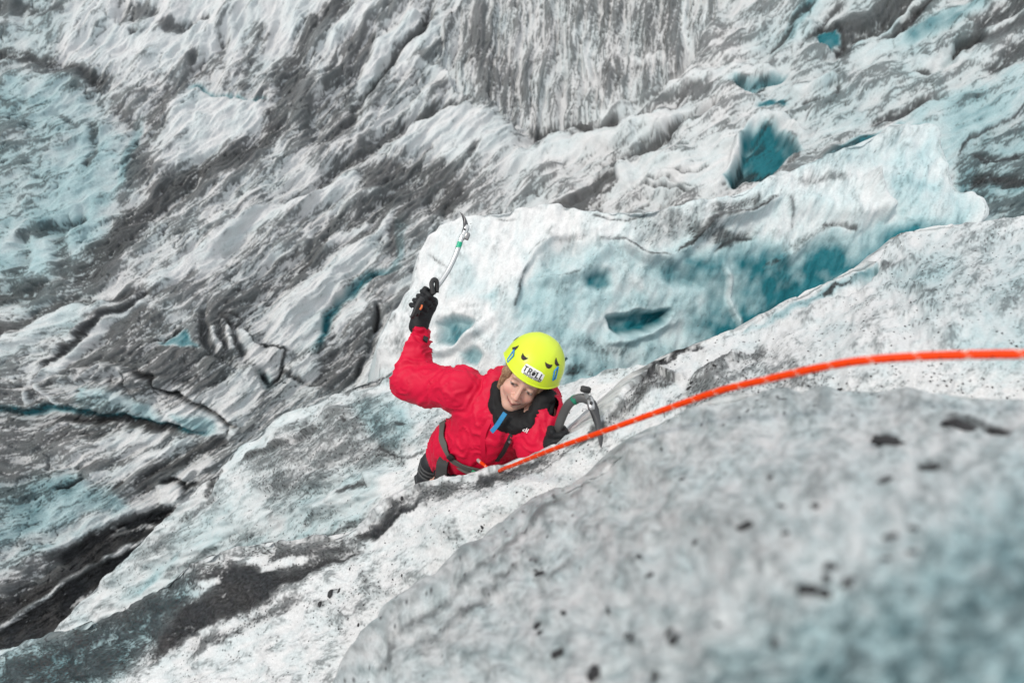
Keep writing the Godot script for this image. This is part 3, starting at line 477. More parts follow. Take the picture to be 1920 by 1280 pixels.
var ledge_chart := PackedFloat32Array([-120,1270,200,1560, -91,1259,226,1554, -62,1249,252,1548, -34,1238,277,1542, -5,1228,303,1535, 25,1219,329,1529, 54,1211,355,1523, 84,1204,380,1517, 113,1194,406,1511, 142,1183,432,1505, 171,1175,458,1499, 201,1168,483,1493, 229,1156,509,1486, 256,1141,535,1480, 282,1125,561,1474, 308,1109,586,1468, 333,1091,612,1462, 354,1069,639,1456, 382,1056,666,1450, 411,1046,693,1444, 440,1038,721,1438, 470,1030,748,1433, 500,1026,775,1427, 531,1023,802,1421, 561,1020,830,1415, 592,1016,857,1409, 622,1012,884,1403, 652,1006,911,1394, 681,995,939,1379, 706,978,966,1365, 726,955,993,1350, 751,938,1020,1335, 776,921,1048,1321, 805,911,1075,1306, 836,907,1102,1291, 866,902,1129,1277, 896,897,1157,1262, 926,889,1183,1248, 955,880,1209,1234, 984,869,1235,1220, 1012,857,1261,1206, 1041,846,1287,1192, 1066,828,1313,1179, 1093,814,1339,1165, 1119,798,1365,1151, 1142,778,1391,1137, 1163,756,1417,1123, 1183,733,1443,1109, 1208,715,1469,1097, 1226,691,1496,1089, 1253,676,1523,1080, 1280,663,1550,1071, 1308,650,1576,1063, 1337,641,1603,1054, 1367,631,1630,1046, 1396,621,1657,1037, 1423,607,1684,1029, 1449,592,1711,1020, 1476,576,1738,1012, 1502,561,1764,1003, 1530,547,1791,995, 1557,533,1818,986, 1585,520,1845,978, 1612,506,1872,969, 1639,491,1899,960, 1661,469,1925,956, 1685,451,1952,952, 1713,439,1979,948, 1743,433,2005,944, 1773,429,2032,940, 1804,426,2058,936, 1835,423,2085,932, 1865,420,2112,928, 1896,416,2138,924, 1926,412,2165,920, 1956,406,2191,916, 1986,401,2218,912, 2017,396,2245,908, 2047,393,2271,904, 2078,390,2298,900, 2108,387,2330,900, 2139,384,2363,900, 2169,381,2395,900, 2200,378,2428,900, 2230,376,2460,900, 2261,373,2493,900, 2291,370,2525,900, 2322,367,2558,900, 2353,364,2591,900, 2383,361,2623,900, 2414,358,2656,900, 2444,355,2688,900, 2475,352,2721,900, 2505,349,2753,900, 2536,346,2786,900, 2566,343,2818,900, 2597,340,2851,900, 2627,338,2884,900, 2658,335,2916,900, 2689,332,2949,900, 2719,330,2981,900, 2750,327,3014,900, 2780,325,3046,900, 2811,322,3079,900, 2841,319,3112,900, 2872,317,3144,900, 2903,314,3177,900, 2933,311,3209,900, 2964,309,3242,900, 2994,306,3274,900, 3025,304,3307,900, 3055,301,3339,900, 3086,298,3372,900, 3117,296,3405,900, 3147,293,3437,900, 3178,290,3470,900, 3208,288,3502,900, 3239,285,3535,900, 3269,283,3567,900, 3300,280,3600,900])
# shoulder: rows of points from its crest to its foot, then the chart places of crest and foot
var shoulder_rows := PackedFloat32Array([0.030,8.728,0.039, 0.024,8.698,-0.008, 0.019,8.677,-0.061, 0.018,8.670,-0.119, 0.036,8.714,-0.171, 0.068,8.794,-0.213, 0.098,8.866,-0.252, 0.125,8.916,-0.296, 0.152,8.957,-0.342, 0.182,8.995,-0.388, 0.214,9.028,-0.436, 0.248,9.066,-0.479, 0.282,9.120,-0.509, 0.312,9.160,-0.550, 0.343,9.193,-0.599, 0.380,9.226,-0.642, 0.428,9.252,-0.683, 0.477,9.285,-0.705, 0.520,9.324,-0.711, 0.560,9.361,-0.710, 0.596,9.398,-0.705, 0.619,9.442,-0.687, 0.625,9.494,-0.655, 0.634,9.536,-0.630, 0.648,9.569,-0.611, 0.670,9.592,-0.604, 0.695,9.613,-0.600, 0.718,9.632,-0.596, 0.743,9.650,-0.594, 0.769,9.665,-0.595, 0.797,9.678,-0.597, 0.827,9.691,-0.601, 0.858,9.702,-0.606, 0.889,9.713,-0.612, 0.921,9.724,-0.618, 0.952,9.734,-0.624, 0.984,9.744,-0.630, 1.015,9.754,-0.637, 1.046,9.763,-0.643, 1.078,9.773,-0.650, 1.110,9.782,-0.658, 1.143,9.791,-0.666, 1.176,9.800,-0.673, 1.208,9.809,-0.681, 1.238,9.818,-0.688, 1.268,9.827,-0.694, 1.296,9.836,-0.699, 1.323,9.845,-0.704, 1.348,9.854,-0.708, 1.370,9.863,-0.712, 0.062,8.824,0.033, 0.061,8.812,-0.008, 0.062,8.807,-0.051, 0.065,8.815,-0.098, 0.083,8.865,-0.139, 0.109,8.945,-0.171, 0.134,9.018,-0.201, 0.157,9.073,-0.233, 0.179,9.119,-0.265, 0.203,9.163,-0.296, 0.227,9.203,-0.327, 0.251,9.247,-0.353, 0.273,9.303,-0.368, 0.294,9.342,-0.394, 0.318,9.371,-0.426, 0.346,9.399,-0.455, 0.379,9.425,-0.478, 0.409,9.453,-0.491, 0.437,9.482,-0.494, 0.463,9.510,-0.495, 0.482,9.542,-0.487, 0.491,9.578,-0.472, 0.497,9.611,-0.457, 0.512,9.634,-0.451, 0.533,9.650,-0.450, 0.560,9.662,-0.454, 0.587,9.673,-0.460, 0.615,9.683,-0.466, 0.645,9.692,-0.474, 0.675,9.701,-0.481, 0.706,9.709,-0.488, 0.738,9.717,-0.496, 0.770,9.725,-0.505, 0.802,9.733,-0.513, 0.834,9.741,-0.521, 0.866,9.749,-0.529, 0.897,9.757,-0.537, 0.928,9.765,-0.544, 0.959,9.773,-0.552, 0.990,9.780,-0.560, 1.022,9.788,-0.568, 1.053,9.796,-0.576, 1.084,9.803,-0.583, 1.114,9.811,-0.591, 1.142,9.819,-0.597, 1.170,9.827,-0.603, 1.196,9.835,-0.609, 1.220,9.843,-0.613, 1.242,9.852,-0.617, 1.263,9.860,-0.620, 0.129,9.075,0.019, 0.136,9.099,-0.006, 0.142,9.127,-0.030, 0.149,9.160,-0.053, 0.159,9.212,-0.072, 0.172,9.283,-0.088, 0.184,9.346,-0.101, 0.194,9.397,-0.114, 0.203,9.444,-0.126, 0.210,9.489,-0.135, 0.216,9.531,-0.142, 0.220,9.573,-0.148, 0.225,9.613,-0.152, 0.233,9.641,-0.161, 0.242,9.662,-0.171, 0.253,9.683,-0.179, 0.263,9.701,-0.186, 0.272,9.715,-0.190, 0.280,9.729,-0.192, 0.288,9.743,-0.193, 0.296,9.754,-0.195, 0.307,9.763,-0.198, 0.321,9.769,-0.202, 0.338,9.772,-0.209, 0.358,9.774,-0.218, 0.384,9.772,-0.229, 0.413,9.770,-0.242, 0.443,9.768,-0.256, 0.474,9.766,-0.270, 0.506,9.766,-0.282, 0.538,9.767,-0.292, 0.569,9.769,-0.303, 0.600,9.771,-0.313, 0.630,9.774,-0.322, 0.659,9.777,-0.331, 0.688,9.781,-0.339, 0.716,9.785,-0.347, 0.743,9.790,-0.354, 0.770,9.795,-0.362, 0.797,9.799,-0.369, 0.823,9.804,-0.376, 0.848,9.810,-0.383, 0.873,9.815,-0.389, 0.896,9.821,-0.395, 0.918,9.826,-0.400, 0.939,9.833,-0.404, 0.958,9.839,-0.408, 0.975,9.845,-0.411, 0.990,9.852,-0.414, 1.003,9.858,-0.415, 0.191,9.401,0.002, 0.196,9.438,-0.003, 0.201,9.470,-0.008, 0.206,9.500,-0.013, 0.210,9.527,-0.017, 0.215,9.561,-0.022, 0.219,9.595,-0.026, 0.222,9.625,-0.030, 0.224,9.651,-0.034, 0.227,9.673,-0.037, 0.231,9.693,-0.040, 0.234,9.711,-0.043, 0.239,9.730,-0.049, 0.245,9.746,-0.054, 0.250,9.760,-0.058, 0.257,9.772,-0.063, 0.264,9.782,-0.068, 0.270,9.786,-0.071, 0.276,9.790,-0.075, 0.283,9.793,-0.079, 0.292,9.795,-0.083, 0.301,9.797,-0.088, 0.311,9.798,-0.093, 0.322,9.799,-0.098, 0.333,9.799,-0.103, 0.346,9.800,-0.109, 0.359,9.800,-0.115, 0.371,9.801,-0.121, 0.385,9.801,-0.127, 0.401,9.803,-0.131, 0.418,9.805,-0.136, 0.435,9.808,-0.140, 0.452,9.810,-0.144, 0.468,9.813,-0.148, 0.485,9.816,-0.151, 0.501,9.819,-0.155, 0.517,9.822,-0.159, 0.532,9.825,-0.163, 0.548,9.828,-0.166, 0.562,9.832,-0.170, 0.577,9.835,-0.173, 0.590,9.839,-0.176, 0.603,9.843,-0.179, 0.614,9.847,-0.181, 0.623,9.851,-0.183, 0.629,9.856,-0.184, 0.633,9.862,-0.184, 0.635,9.867,-0.184, 0.636,9.873,-0.183, 0.635,9.879,-0.182])
var shoulder_chart := PackedFloat32Array([660,1400,1000,1500, 677,1343,1037,1500, 696,1286,1073,1500, 719,1230,1110,1500, 756,1184,1146,1500, 802,1147,1198,1500, 850,1110,1252,1500, 894,1070,1305,1500, 939,1030,1359,1500, 984,992,1413,1500, 1031,954,1466,1500, 1079,919,1525,1496, 1132,890,1592,1487, 1179,854,1659,1477, 1224,815,1727,1468, 1275,783,1794,1458, 1330,760,1856,1449, 1388,747,1892,1441, 1448,740,1929,1433, 1507,738,1965,1424, 1567,738,2001,1416, 1627,739,2037,1408, 1687,740,2074,1400, 1747,742,2110,1392, 1807,746,2146,1384, 1866,750,2182,1376, 1926,754,2219,1368, 1986,757,2255,1360, 2046,761,2291,1352, 2105,765,2348,1355, 2165,769,2410,1363, 2225,774,2473,1370, 2285,778,2535,1377, 2344,782,2598,1384, 2404,786,2661,1392, 2464,790,2723,1399, 2524,795,2786,1406, 2583,799,2849,1413, 2643,803,2911,1421, 2703,807,2974,1428, 2762,812,3036,1435, 2822,816,3099,1442, 2882,820,3162,1449, 2942,824,3224,1457, 3001,829,3287,1464, 3061,833,3350,1471, 3121,837,3412,1478, 3181,841,3475,1486, 3240,846,3537,1493, 3300,850,3600,1500])


func chart_basin(c: Chart) -> void:
	c.area(1, 0.5, 60, [-300, 90, 120, 130, 225, 250, 235, 330, 205, 410, 150, 540, 40, 560, -300, 600])
	c.area(0, 0.16, 40, [-60, 150, 100, 140, 215, 260, 225, 330, 190, 410, 140, 520, 40, 540, -60, 560])
	c.area(0, 0.14, 30, [120, 25, 420, -80, 650, -80, 565, 80, 430, 110, 260, 140, 150, 115])
	c.area(1, 0.35, 30, [-200, -200, 120, -100, 130, 60, 60, 110, -200, 120])
	c.line(0, 0.8, 20, 20, [-60, 95, 30, 98, 90, 105, 150, 132, 210, 160])
	c.line(0, 0.65, 14, 10, [-60, 128, 60, 126, 150, 138])
	c.line(0, 0.7, 22, 10, [-60, 20, 60, 20, 120, 12])
	c.line(0, 0.6, 34, 10, [215, 25, 270, 18, 300, 14])
	c.line(0, 0.65, 18, 10, [300, 48, 350, 38, 400, 22])
	c.line(0, 0.6, 8, 6, [240, 60, 256, 56])
	c.line(0, 0.7, 9, 7, [360, 95, 358, 130, 352, 155])
	c.line(0, 0.5, 20, 14, [120, 150, 190, 190, 240, 220, 290, 260])
	c.line(0, 0.6, 22, 18, [215, 190, 240, 215, 262, 245, 256, 275])
	c.line(0, 0.62, 28, 30, [330, 150, 300, 200, 275, 250, 262, 300, 250, 350])
	c.line(0, 0.55, 12, 8, [160, 220, 170, 270, 165, 330])
	c.line(0, 0.5, 9, 6, [100, 200, 140, 240])
	c.area(0, 0.1, 16, [320, 190, 360, 165, 470, 185, 490, 200, 500, 270, 430, 290, 370, 310, 330, 330, 300, 310, 310, 250])
	c.line(1, 0.75, 5, 5, [355, 160, 420, 172, 480, 186, 500, 190])
	c.line(2, -8, 7, 7, [355, 160, 420, 172, 480, 186, 500, 190])
	c.line(1, 0.6, 14, 10, [262, 215, 232, 300, 215, 360, 150, 400, 100, 420])
	c.line(0, 0.6, 10, 10, [155, 395, 110, 415, 70, 430, 30, 440])
	c.line(2, -14, 16, 16, [160, 390, 110, 415, 60, 430, 20, 470])
	c.line(0, 0.85, 7, 5, [155, 435, 152, 452])
	c.line(2, -10, 8, 8, [155, 433, 152, 456])
	c.line(0, 0.6, 26, 22, [0, 520, 40, 500, 60, 470, 110, 430, 120, 480, 115, 540])
	c.area(0, 0.06, 10, [62, 440, 92, 436, 95, 480, 80, 540, 62, 545])
	c.line(0, 0.75, 30, 26, [-60, 560, 40, 545, 90, 540])
	c.line(0, 0.72, 30, 34, [660, -20, 590, 40, 555, 90, 545, 150, 548, 195])
	c.line(0, 0.78, 36, 44, [548, 190, 500, 255, 420, 300, 340, 350, 260, 395, 215, 450, 170, 505, 110, 540])
	c.line(0, 0.55, 20, 20, [430, 60, 410, 110, 365, 140, 330, 170])
	c.line(0, 0.5, 30, 20, [500, 40, 480, 80, 470, 140, 480, 180])
	c.area(0, 0.62, 18, [610, 110, 650, 80, 700, 60, 720, 80, 700, 130, 665, 190, 620, 240, 560, 270, 560, 200, 590, 150])
	c.line(0, 0.72, 9, 12, [815, -10, 790, 50, 758, 82, 735, 105, 705, 150, 680, 190, 640, 235, 590, 270])
	c.line(2, -10, 10, 14, [815, -10, 790, 50, 758, 82, 735, 105, 705, 150, 680, 190, 640, 235])
	c.area(0, 0.03, 7, [660, 12, 718, 4, 692, 44, 662, 72, 622, 96, 608, 82])
	c.line(2, 8, 16, 16, [700, 10, 650, 60, 612, 92])
	c.line(0, 0.06, 22, 16, [775, 15, 745, 55, 708, 95, 692, 130, 670, 165])
	c.line(2, 8, 20, 14, [775, 15, 745, 55, 708, 95, 692, 130])
	c.line(0, 0.1, 22, 14, [845, 20, 812, 58, 772, 92, 745, 120])
	c.line(0, 0.25, 9, 8, [600, 115, 595, 160, 590, 190])
	c.line(0, 0.12, 10, 6, [720, 135, 770, 125, 830, 130, 850, 165])
	c.area(3, 1, 2, [815, 60, 880, -10, 960, -150, 1380, -150, 1345, 30, 1262, 125, 1200, 168, 1105, 215, 1000, 240, 945, 215, 900, 190, 855, 168, 830, 120])
	c.area(0, 0.42, 16, [815, 60, 880, -10, 960, -150, 1380, -150, 1345, 30, 1262, 125, 1200, 168, 1105, 215, 1000, 240, 945, 215, 900, 190, 855, 168, 830, 120])
	c.area(0, 0.58, 22, [850, 70, 905, 30, 960, 110, 1000, 200, 960, 215, 900, 185, 880, 130])
	c.area(0, 0.52, 22, [1140, -100, 1300, -100, 1290, 40, 1230, 120, 1180, 150, 1100, 190, 1120, 100])
	c.line(0, 0.2, 10, 6, [1290, -60, 1280, 20, 1282, 90])
	c.line(0, 0.2, 8, 6, [1335, -60, 1325, 10, 1322, 50])
	c.line(0, 0.25, 12, 8, [1085, 60, 1100, 110, 1120, 140])
	c.line(0, 0.25, 8, 8, [1180, 100, 1210, 105, 1235, 100, 1250, 125])
	c.line(0, 0.15, 18, 14, [1110, 215, 1150, 200, 1180, 190])
	c.line(0, 0.8, 14, 9, [990, 240, 1060, 232, 1110, 228, 1200, 215, 1260, 200])
	c.line(2, -16, 30, 20, [940, 235, 1010, 240, 1090, 226, 1170, 200, 1250, 150, 1320, 60])
	c.area(0, 0.05, 16, [725, 295, 780, 235, 845, 195, 895, 205, 950, 240, 962, 275, 930, 298, 880, 318, 800, 312])
	c.area(2, 14, 40, [725, 295, 780, 235, 845, 195, 895, 205, 950, 240, 962, 275, 930, 298, 880, 318, 800, 312])
	c.line(0, 0.6, 12, 9, [888, 275, 880, 310])
	c.line(0, 0.5, 14, 9, [810, 285, 780, 315])
	c.line(0, 0.72, 14, 16, [885, 180, 840, 192, 785, 215, 725, 245, 660, 292, 600, 335, 545, 375, 470, 425, 400, 478, 320, 535, 230, 575])
	c.line(2, -9, 18, 20, [885, 180, 840, 192, 785, 215, 725, 245, 660, 292, 600, 335, 545, 375, 470, 425, 400, 478, 320, 535])
	c.line(0, 0.32, 16, 18, [770, 185, 720, 215, 650, 262, 580, 305, 500, 345, 430, 392])
	c.line(0, 0.14, 14, 10, [810, 165, 760, 200])
	c.line(0, 0.08, 22, 24, [690, 330, 640, 350, 560, 385, 500, 402, 440, 435, 370, 485, 300, 530, 252, 552])
	c.line(2, 9, 22, 24, [690, 330, 640, 350, 560, 385, 500, 402, 440, 435, 370, 485, 300, 530, 252, 552])
	c.line(0, 0.2, 12, 14, [430, 395, 390, 420, 340, 455])
	c.line(0, 0.05, 22, 26, [222, 548, 160, 575, 105, 595, 40, 635, -40, 675])
	c.area(1, 0.3, 20, [222, 548, 160, 575, 40, 635, -40, 675, -40, 700, 60, 665, 150, 620])
	c.line(0, 0.75, 12, 14, [285, 545, 220, 552, 130, 560, 60, 590, -40, 640])
	c.line(0, 0.66, 50, 34, [890, 325, 800, 340, 720, 385, 640, 430, 560, 490, 460, 555, 370, 610])
	c.line(0, 0.7, 40, 40, [860, 345, 780, 335, 700, 330, 740, 400])
	c.line(0, 0.8, 26, 22, [880, 350, 840, 385, 800, 380])
	c.line(0, 0.25, 14, 10, [720, 355, 670, 375, 610, 405])
	c.line(0, 0.12, 16, 10, [752, 395, 720, 430, 690, 450])
	c.line(0, 0.2, 10, 8, [690, 410, 640, 440, 600, 470])
	c.line(0, 0.3, 12, 10, [590, 430, 540, 460, 490, 500])
	c.line(0, 0.12, 16, 10, [420, 470, 370, 510])
	c.line(0, 0.06, 30, 34, [712, 452, 650, 492, 590, 540, 545, 580, 520, 630, 510, 690])
	c.line(2, 14, 34, 38, [712, 452, 650, 492, 590, 540, 545, 580, 520, 630])
	c.area(0, 0.08, 12, [585, 520, 640, 505, 640, 545, 610, 580, 596, 620, 580, 660, 520, 655, 500, 610, 540, 565])
	c.line(0, 0.65, 22, 14, [770, 360, 745, 430, 735, 480])
	c.line(1, 0.55, 12, 10, [755, 410, 750, 470, 735, 492])
	c.line(1, 0.85, 11, 9, [748, 492, 700, 512, 668, 535, 630, 572, 610, 598, 590, 645, 585, 665])
	c.line(0, 0.3, 9, 8, [748, 492, 700, 512, 668, 535, 630, 572, 610, 598, 590, 645])
	c.line(2, -16, 13, 11, [748, 492, 700, 512, 668, 535, 630, 572, 610, 598, 590, 645])
	c.line(0, 0.06, 16, 12, [680, 560, 650, 590, 620, 625])
	c.line(0, 0.4, 10, 8, [770, 500, 720, 540, 690, 560])
	c.line(0, 0.12, 12, 10, [770, 520, 730, 545])
	c.line(0, 0.55, 8, 5, [745, 540, 715, 570])
	c.area(0, 0.66, 6, [700, 572, 708, 577, 704, 612, 695, 650, 680, 690, 655, 715, 620, 728, 590, 720, 560, 690, 610, 660, 660, 630, 690, 600])
	c.line(3, -22, 26, 26, [706, 572, 700, 620, 690, 655, 668, 695, 640, 720])
	c.line(0, 0.9, 5, 4, [709, 570, 704, 600, 701, 612])
	c.area(0, 0.12, 10, [545, 690, 585, 670, 600, 690, 585, 712, 548, 718])
	c.area(0, 0.08, 14, [655, 720, 690, 690, 712, 640, 716, 700, 680, 712])
	c.line(0, 0.6, 16, 12, [700, 620, 712, 660, 716, 700])
	c.line(0, 0.75, 6, 5, [535, 655, 520, 690, 550, 712, 570, 716, 610, 720])
	c.area(0, 0.66, 8, [262, 578, 300, 588, 345, 612, 285, 636, 372, 652, 455, 690, 385, 728, 335, 720, 292, 706, 240, 696, 190, 682, 128, 692, 95, 700, 160, 632, 215, 600])
	c.line(0, 0.06, 7, 9, [280, 562, 240, 580, 210, 600, 160, 640, 110, 678, 72, 705])
	c.line(3, 16, 20, 24, [50, 720, 72, 697, 107, 668, 155, 628, 210, 590, 240, 573, 277, 553])
	c.line(0, 0.85, 4, 4, [300, 545, 277, 554, 240, 574, 210, 591, 155, 629, 107, 669, 60, 705])
	c.area(1, 0.8, 5, [288, 646, 318, 626, 352, 620, 374, 650, 332, 652])
	c.area(0, 0.12, 5, [288, 646, 318, 626, 352, 620, 374, 650, 332, 652])
	c.area(2, -12, 6, [288, 646, 318, 626, 352, 620, 374, 650, 332, 652])
	c.line(0, 0.85, 4, 4, [284, 642, 318, 624, 345, 616])
	c.area(0, 0.65, 10, [372, 600, 420, 590, 470, 600, 450, 640, 470, 680, 455, 700, 400, 660, 380, 640])
	c.line(0, 0.12, 6, 7, [398, 610, 402, 640, 415, 660])
	c.line(0, 0.12, 5, 6, [428, 608, 430, 640, 436, 664])
	c.line(0, 0.1, 12, 12, [452, 618, 462, 650, 490, 680, 505, 705])
	c.line(0, 0.85, 5, 5, [440, 618, 420, 590, 455, 590])
	c.line(0, 0.85, 6, 4, [455, 612, 470, 635, 490, 650, 515, 660, 538, 660])
	c.line(3, 18, 24, 20, [538, 662, 500, 652, 470, 636, 455, 618])
	c.line(3, -20, 18, 18, [385, 560, 380, 620, 390, 660, 450, 700])
	c.line(2, -9, 5, 5, [412, 600, 416, 640, 428, 668])
	c.line(2, -9, 5, 5, [442, 605, 446, 650, 452, 676])
	c.area(1, 0.65, 6, [488, 690, 505, 705, 515, 725, 505, 730])
	c.line(0, 0.85, 5, 4, [490, 690, 508, 725, 520, 700, 530, 680])
	c.line(2, -16, 12, 10, [480, 680, 506, 722, 525, 690])
	c.area(0, 0.16, 14, [380, 728, 455, 692, 500, 720, 480, 745, 430, 770, 395, 760])
	c.line(0, 0.55, 9, 6, [370, 700, 400, 690, 440, 684])
	c.area(0, 0.48, 8, [126, 694, 195, 684, 240, 697, 290, 712, 335, 752, 322, 768, 262, 742, 205, 728, 140, 724])
	c.area(1, 0.1, 6, [126, 694, 195, 684, 240, 697, 290, 712, 335, 752, 322, 768, 262, 742, 205, 728, 140, 724])
	c.line(3, 20, 30, 22, [330, 740, 290, 710, 240, 695, 190, 682, 126, 692])
	c.line(2, -6, 5, 5, [185, 690, 196, 722, 190, 745])
	c.line(2, -7, 5, 5, [236, 700, 232, 735, 245, 760])
	c.line(2, -6, 4, 4, [290, 712, 280, 745, 300, 770])
	c.line(0, 0.8, 3, 3, [236, 700, 230, 728, 246, 748, 262, 778])
	c.line(0, 0.7, 3, 3, [292, 712, 290, 740, 328, 764])
	c.line(0, 0.75, 3, 3, [196, 700, 192, 720])
	c.line(0, 0.06, 9, 12, [130, 722, 185, 736, 240, 762, 300, 786, 345, 796])
	c.area(1, 0.45, 10, [128, 720, 150, 716, 210, 734, 300, 780, 290, 795, 220, 775, 150, 765, 125, 745])
	c.area(0, 0.55, 16, [126, 740, 160, 745, 215, 770, 235, 785, 160, 780, 130, 765])
	c.area(0, 0.6, 14, [40, 720, 126, 700, 126, 765, 60, 765, -40, 760, -40, 730])
	c.line(0, 0.12, 7, 6, [60, 715, 75, 740, 92, 762])
	c.line(0, 0.12, 9, 7, [40, 728, 36, 750])
	c.area(0, 0.05, 8, [332, 750, 365, 745, 405, 762, 442, 798, 430, 818, 395, 822, 345, 808, 285, 790])
	c.area(1, 0.6, 12, [320, 775, 380, 770, 402, 785, 400, 810, 350, 806])
	c.line(2, 10, 14, 14, [420, 768, 440, 795, 432, 820])
	c.line(0, 0.55, 3, 3, [405, 765, 425, 795, 424, 815])
	c.line(0, 0.5, 3, 3, [418, 762, 438, 800])
	c.line(0, 0.92, 5, 6, [240, 696, 290, 706, 293, 728, 335, 738, 372, 752, 402, 772, 432, 792, 447, 797])
	c.line(2, -14, 8, 9, [240, 696, 290, 706, 293, 728, 335, 738, 372, 752, 402, 772, 432, 792, 447, 797])
	c.area(0, 0.2, 10, [336, 740, 385, 728, 450, 700, 480, 745, 452, 790, 430, 788, 400, 768, 372, 750])
	c.line(1, 0.95, 10, 8, [-60, 768, 60, 764, 130, 768, 200, 778, 250, 786, 300, 796, 355, 810, 395, 814])
	c.line(0, 0.5, 9, 6, [-60, 772, 60, 768, 130, 772, 200, 782, 250, 790, 300, 798, 380, 812])
	c.line(2, -12, 18, 14, [-60, 775, 60, 770, 130, 775, 250, 790, 300, 799, 395, 816])
	c.line(0, 0.88, 15, 12, [-60, 795, 60, 790, 140, 786, 240, 792, 330, 808])
	c.line(0, 0.72, 26, 16, [-60, 850, 60, 830, 150, 815, 240, 802])
	c.line(0, 0.75, 18, 10, [-60, 880, 40, 850, 110, 830])
	c.area(0, 0.34, 10, [-60, 890, 60, 850, 150, 835, 235, 806, 290, 812, 340, 818, 300, 838, 240, 848, 120, 882, -60, 930])
	c.line(0, 0.1, 9, 12, [180, 832, 240, 822, 300, 822])
	c.line(0, 0.04, 12, 10, [362, 828, 320, 838, 285, 852, 255, 866])
	c.line(0, 0.1, 10, 8, [270, 872, 220, 885, 170, 890])
	c.line(0, 0.78, 16, 24, [425, 820, 390, 840, 340, 868, 290, 892, 262, 930])
	c.line(0, 0.6, 12, 10, [250, 858, 190, 870, 120, 890, -20, 930])
	c.line(0, 0.12, 10, 8, [405, 868, 370, 888, 338, 905])
	c.line(2, 14, 14, 12, [410, 866, 370, 886, 336, 905])
	c.area(0, 0.16, 5, [298, 918, 322, 908, 348, 918, 352, 938, 338, 952, 308, 945])
	c.area(2, 10, 6, [298, 915, 322, 908, 348, 918, 352, 938, 338, 952, 308, 945])
	c.line(0, 0.9, 6, 5, [298, 912, 318, 902, 338, 906, 352, 920, 378, 912])
	c.line(0, 0.85, 7, 5, [232, 893, 222, 908, 212, 918])
	c.area(0, 0.22, 14, [-60, 915, 140, 890, 225, 925, 245, 952, 150, 972, 60, 1002, -60, 1050])
	c.area(1, 0.62, 20, [-60, 915, 140, 890, 225, 925, 245, 952, 150, 972, 60, 1002, -60, 1050])
	c.line(3, 9, 14, 10, [10, 935, 115, 902, 125, 895])
	c.line(0, 0.85, 3, 3, [110, 925, 130, 920, 145, 900, 158, 892])
	c.line(2, -8, 5, 5, [110, 925, 130, 920, 145, 900, 160, 890])
	c.line(0, 0.08, 14, 12, [300, 942, 235, 962, 190, 978, 135, 1008, 80, 1035, 20, 1065])
	c.area(1, 0.4, 12, [190, 978, 135, 1008, 80, 1035, 0, 1080, -60, 1110, -60, 1060, 60, 1020])
	c.line(2, 8, 14, 12, [300, 942, 235, 962, 190, 978, 135, 1008, 80, 1035, 20, 1065])
	c.area(0, 1.0, 12, [140, 1015, 235, 978, 335, 948, 300, 990, 250, 1040, 195, 1092, 145, 1140, 80, 1205, 0, 1262, -80, 1300, -80, 1120, 60, 1068])
	c.line(2, -18, 26, 30, [335, 950, 250, 985, 170, 1015, 100, 1060, 0, 1110])
	c.line(0, 0.3, 5, 7, [268, 1008, 230, 1030, 182, 1060])
	c.line(0, 0.55, 9, 10, [180, 1060, 120, 1092, 60, 1130, -40, 1190])
	c.line(2, 16, 10, 14, [268, 1006, 182, 1060, 120, 1092, 60, 1130, -40, 1190])
	c.line(0, 0.5, 6, 5, [235, 992, 215, 998, 206, 988])
	c.line(0, 0.6, 4, 6, [300, 985, 240, 1000, 200, 1010])
	c.area(0, 0.36, 60, [1250, 220, 1420, 60, 1560, -100, 2300, -100, 2300, 420, 1840, 420, 1700, 245, 1500, 300, 1350, 350])
	c.area(1, 0.3, 60, [1400, 60, 1560, -100, 2300, -100, 2300, 420, 1840, 420, 1700, 245, 1500, 300])
	c.line(0, 0.1, 28, 24, [1310, 205, 1230, 232, 1120, 262, 1010, 288, 930, 318])
	c.line(2, 10, 26, 24, [1310, 205, 1230, 232, 1120, 262, 1010, 288, 930, 318])
	c.line(0, 0.78, 11, 9, [1345, 185, 1290, 215, 1245, 248, 1205, 272, 1165, 295, 1120, 312])
	c.line(2, -11, 14, 12, [1345, 185, 1290, 215, 1245, 248, 1205, 272, 1165, 295])
	c.line(0, 0.6, 10, 8, [1250, 250, 1200, 285, 1150, 300])
	c.area(0, 0.6, 8, [1198, 182, 1290, 146, 1335, 158, 1262, 200])
	c.line(0, 0.16, 8, 8, [1350, 110, 1410, 88, 1440, 80])
	c.line(0, 0.15, 10, 8, [1240, 175, 1310, 150, 1370, 130, 1440, 128])
	c.line(0, 0.3, 12, 12, [1300, 240, 1360, 200, 1420, 190])
	c.area(0, 0.08, 10, [1030, 385, 1110, 335, 1200, 308, 1300, 288, 1392, 238, 1384, 295, 1342, 352, 1250, 362, 1180, 345, 1120, 380])
	c.line(2, 8, 26, 20, [1120, 330, 1200, 305, 1300, 285, 1390, 240])
	c.line(0, 0.6, 3, 4, [1240, 330, 1290, 322, 1330, 308])
	c.line(0, 0.5, 3, 3, [1200, 340, 1270, 345, 1320, 346])
	c.area(0, 0.7, 6, [1038, 392, 1105, 340, 1150, 322, 1158, 345, 1125, 372, 1130, 398])
	c.line(0, 0.9, 6, 5, [1105, 342, 1140, 318, 1152, 308])
	c.line(2, -10, 10, 10, [1060, 385, 1120, 350, 1155, 330])
	c.line(0, 0.04, 10, 8, [1180, 352, 1165, 325, 1160, 308])
	c.line(0, 0.7, 4, 3, [1180, 345, 1240, 352, 1300, 355, 1320, 352])
	c.area(1, 0.95, 7, [1398, 248, 1450, 240, 1492, 256, 1502, 276, 1480, 300, 1420, 342, 1362, 350, 1352, 332, 1388, 290])
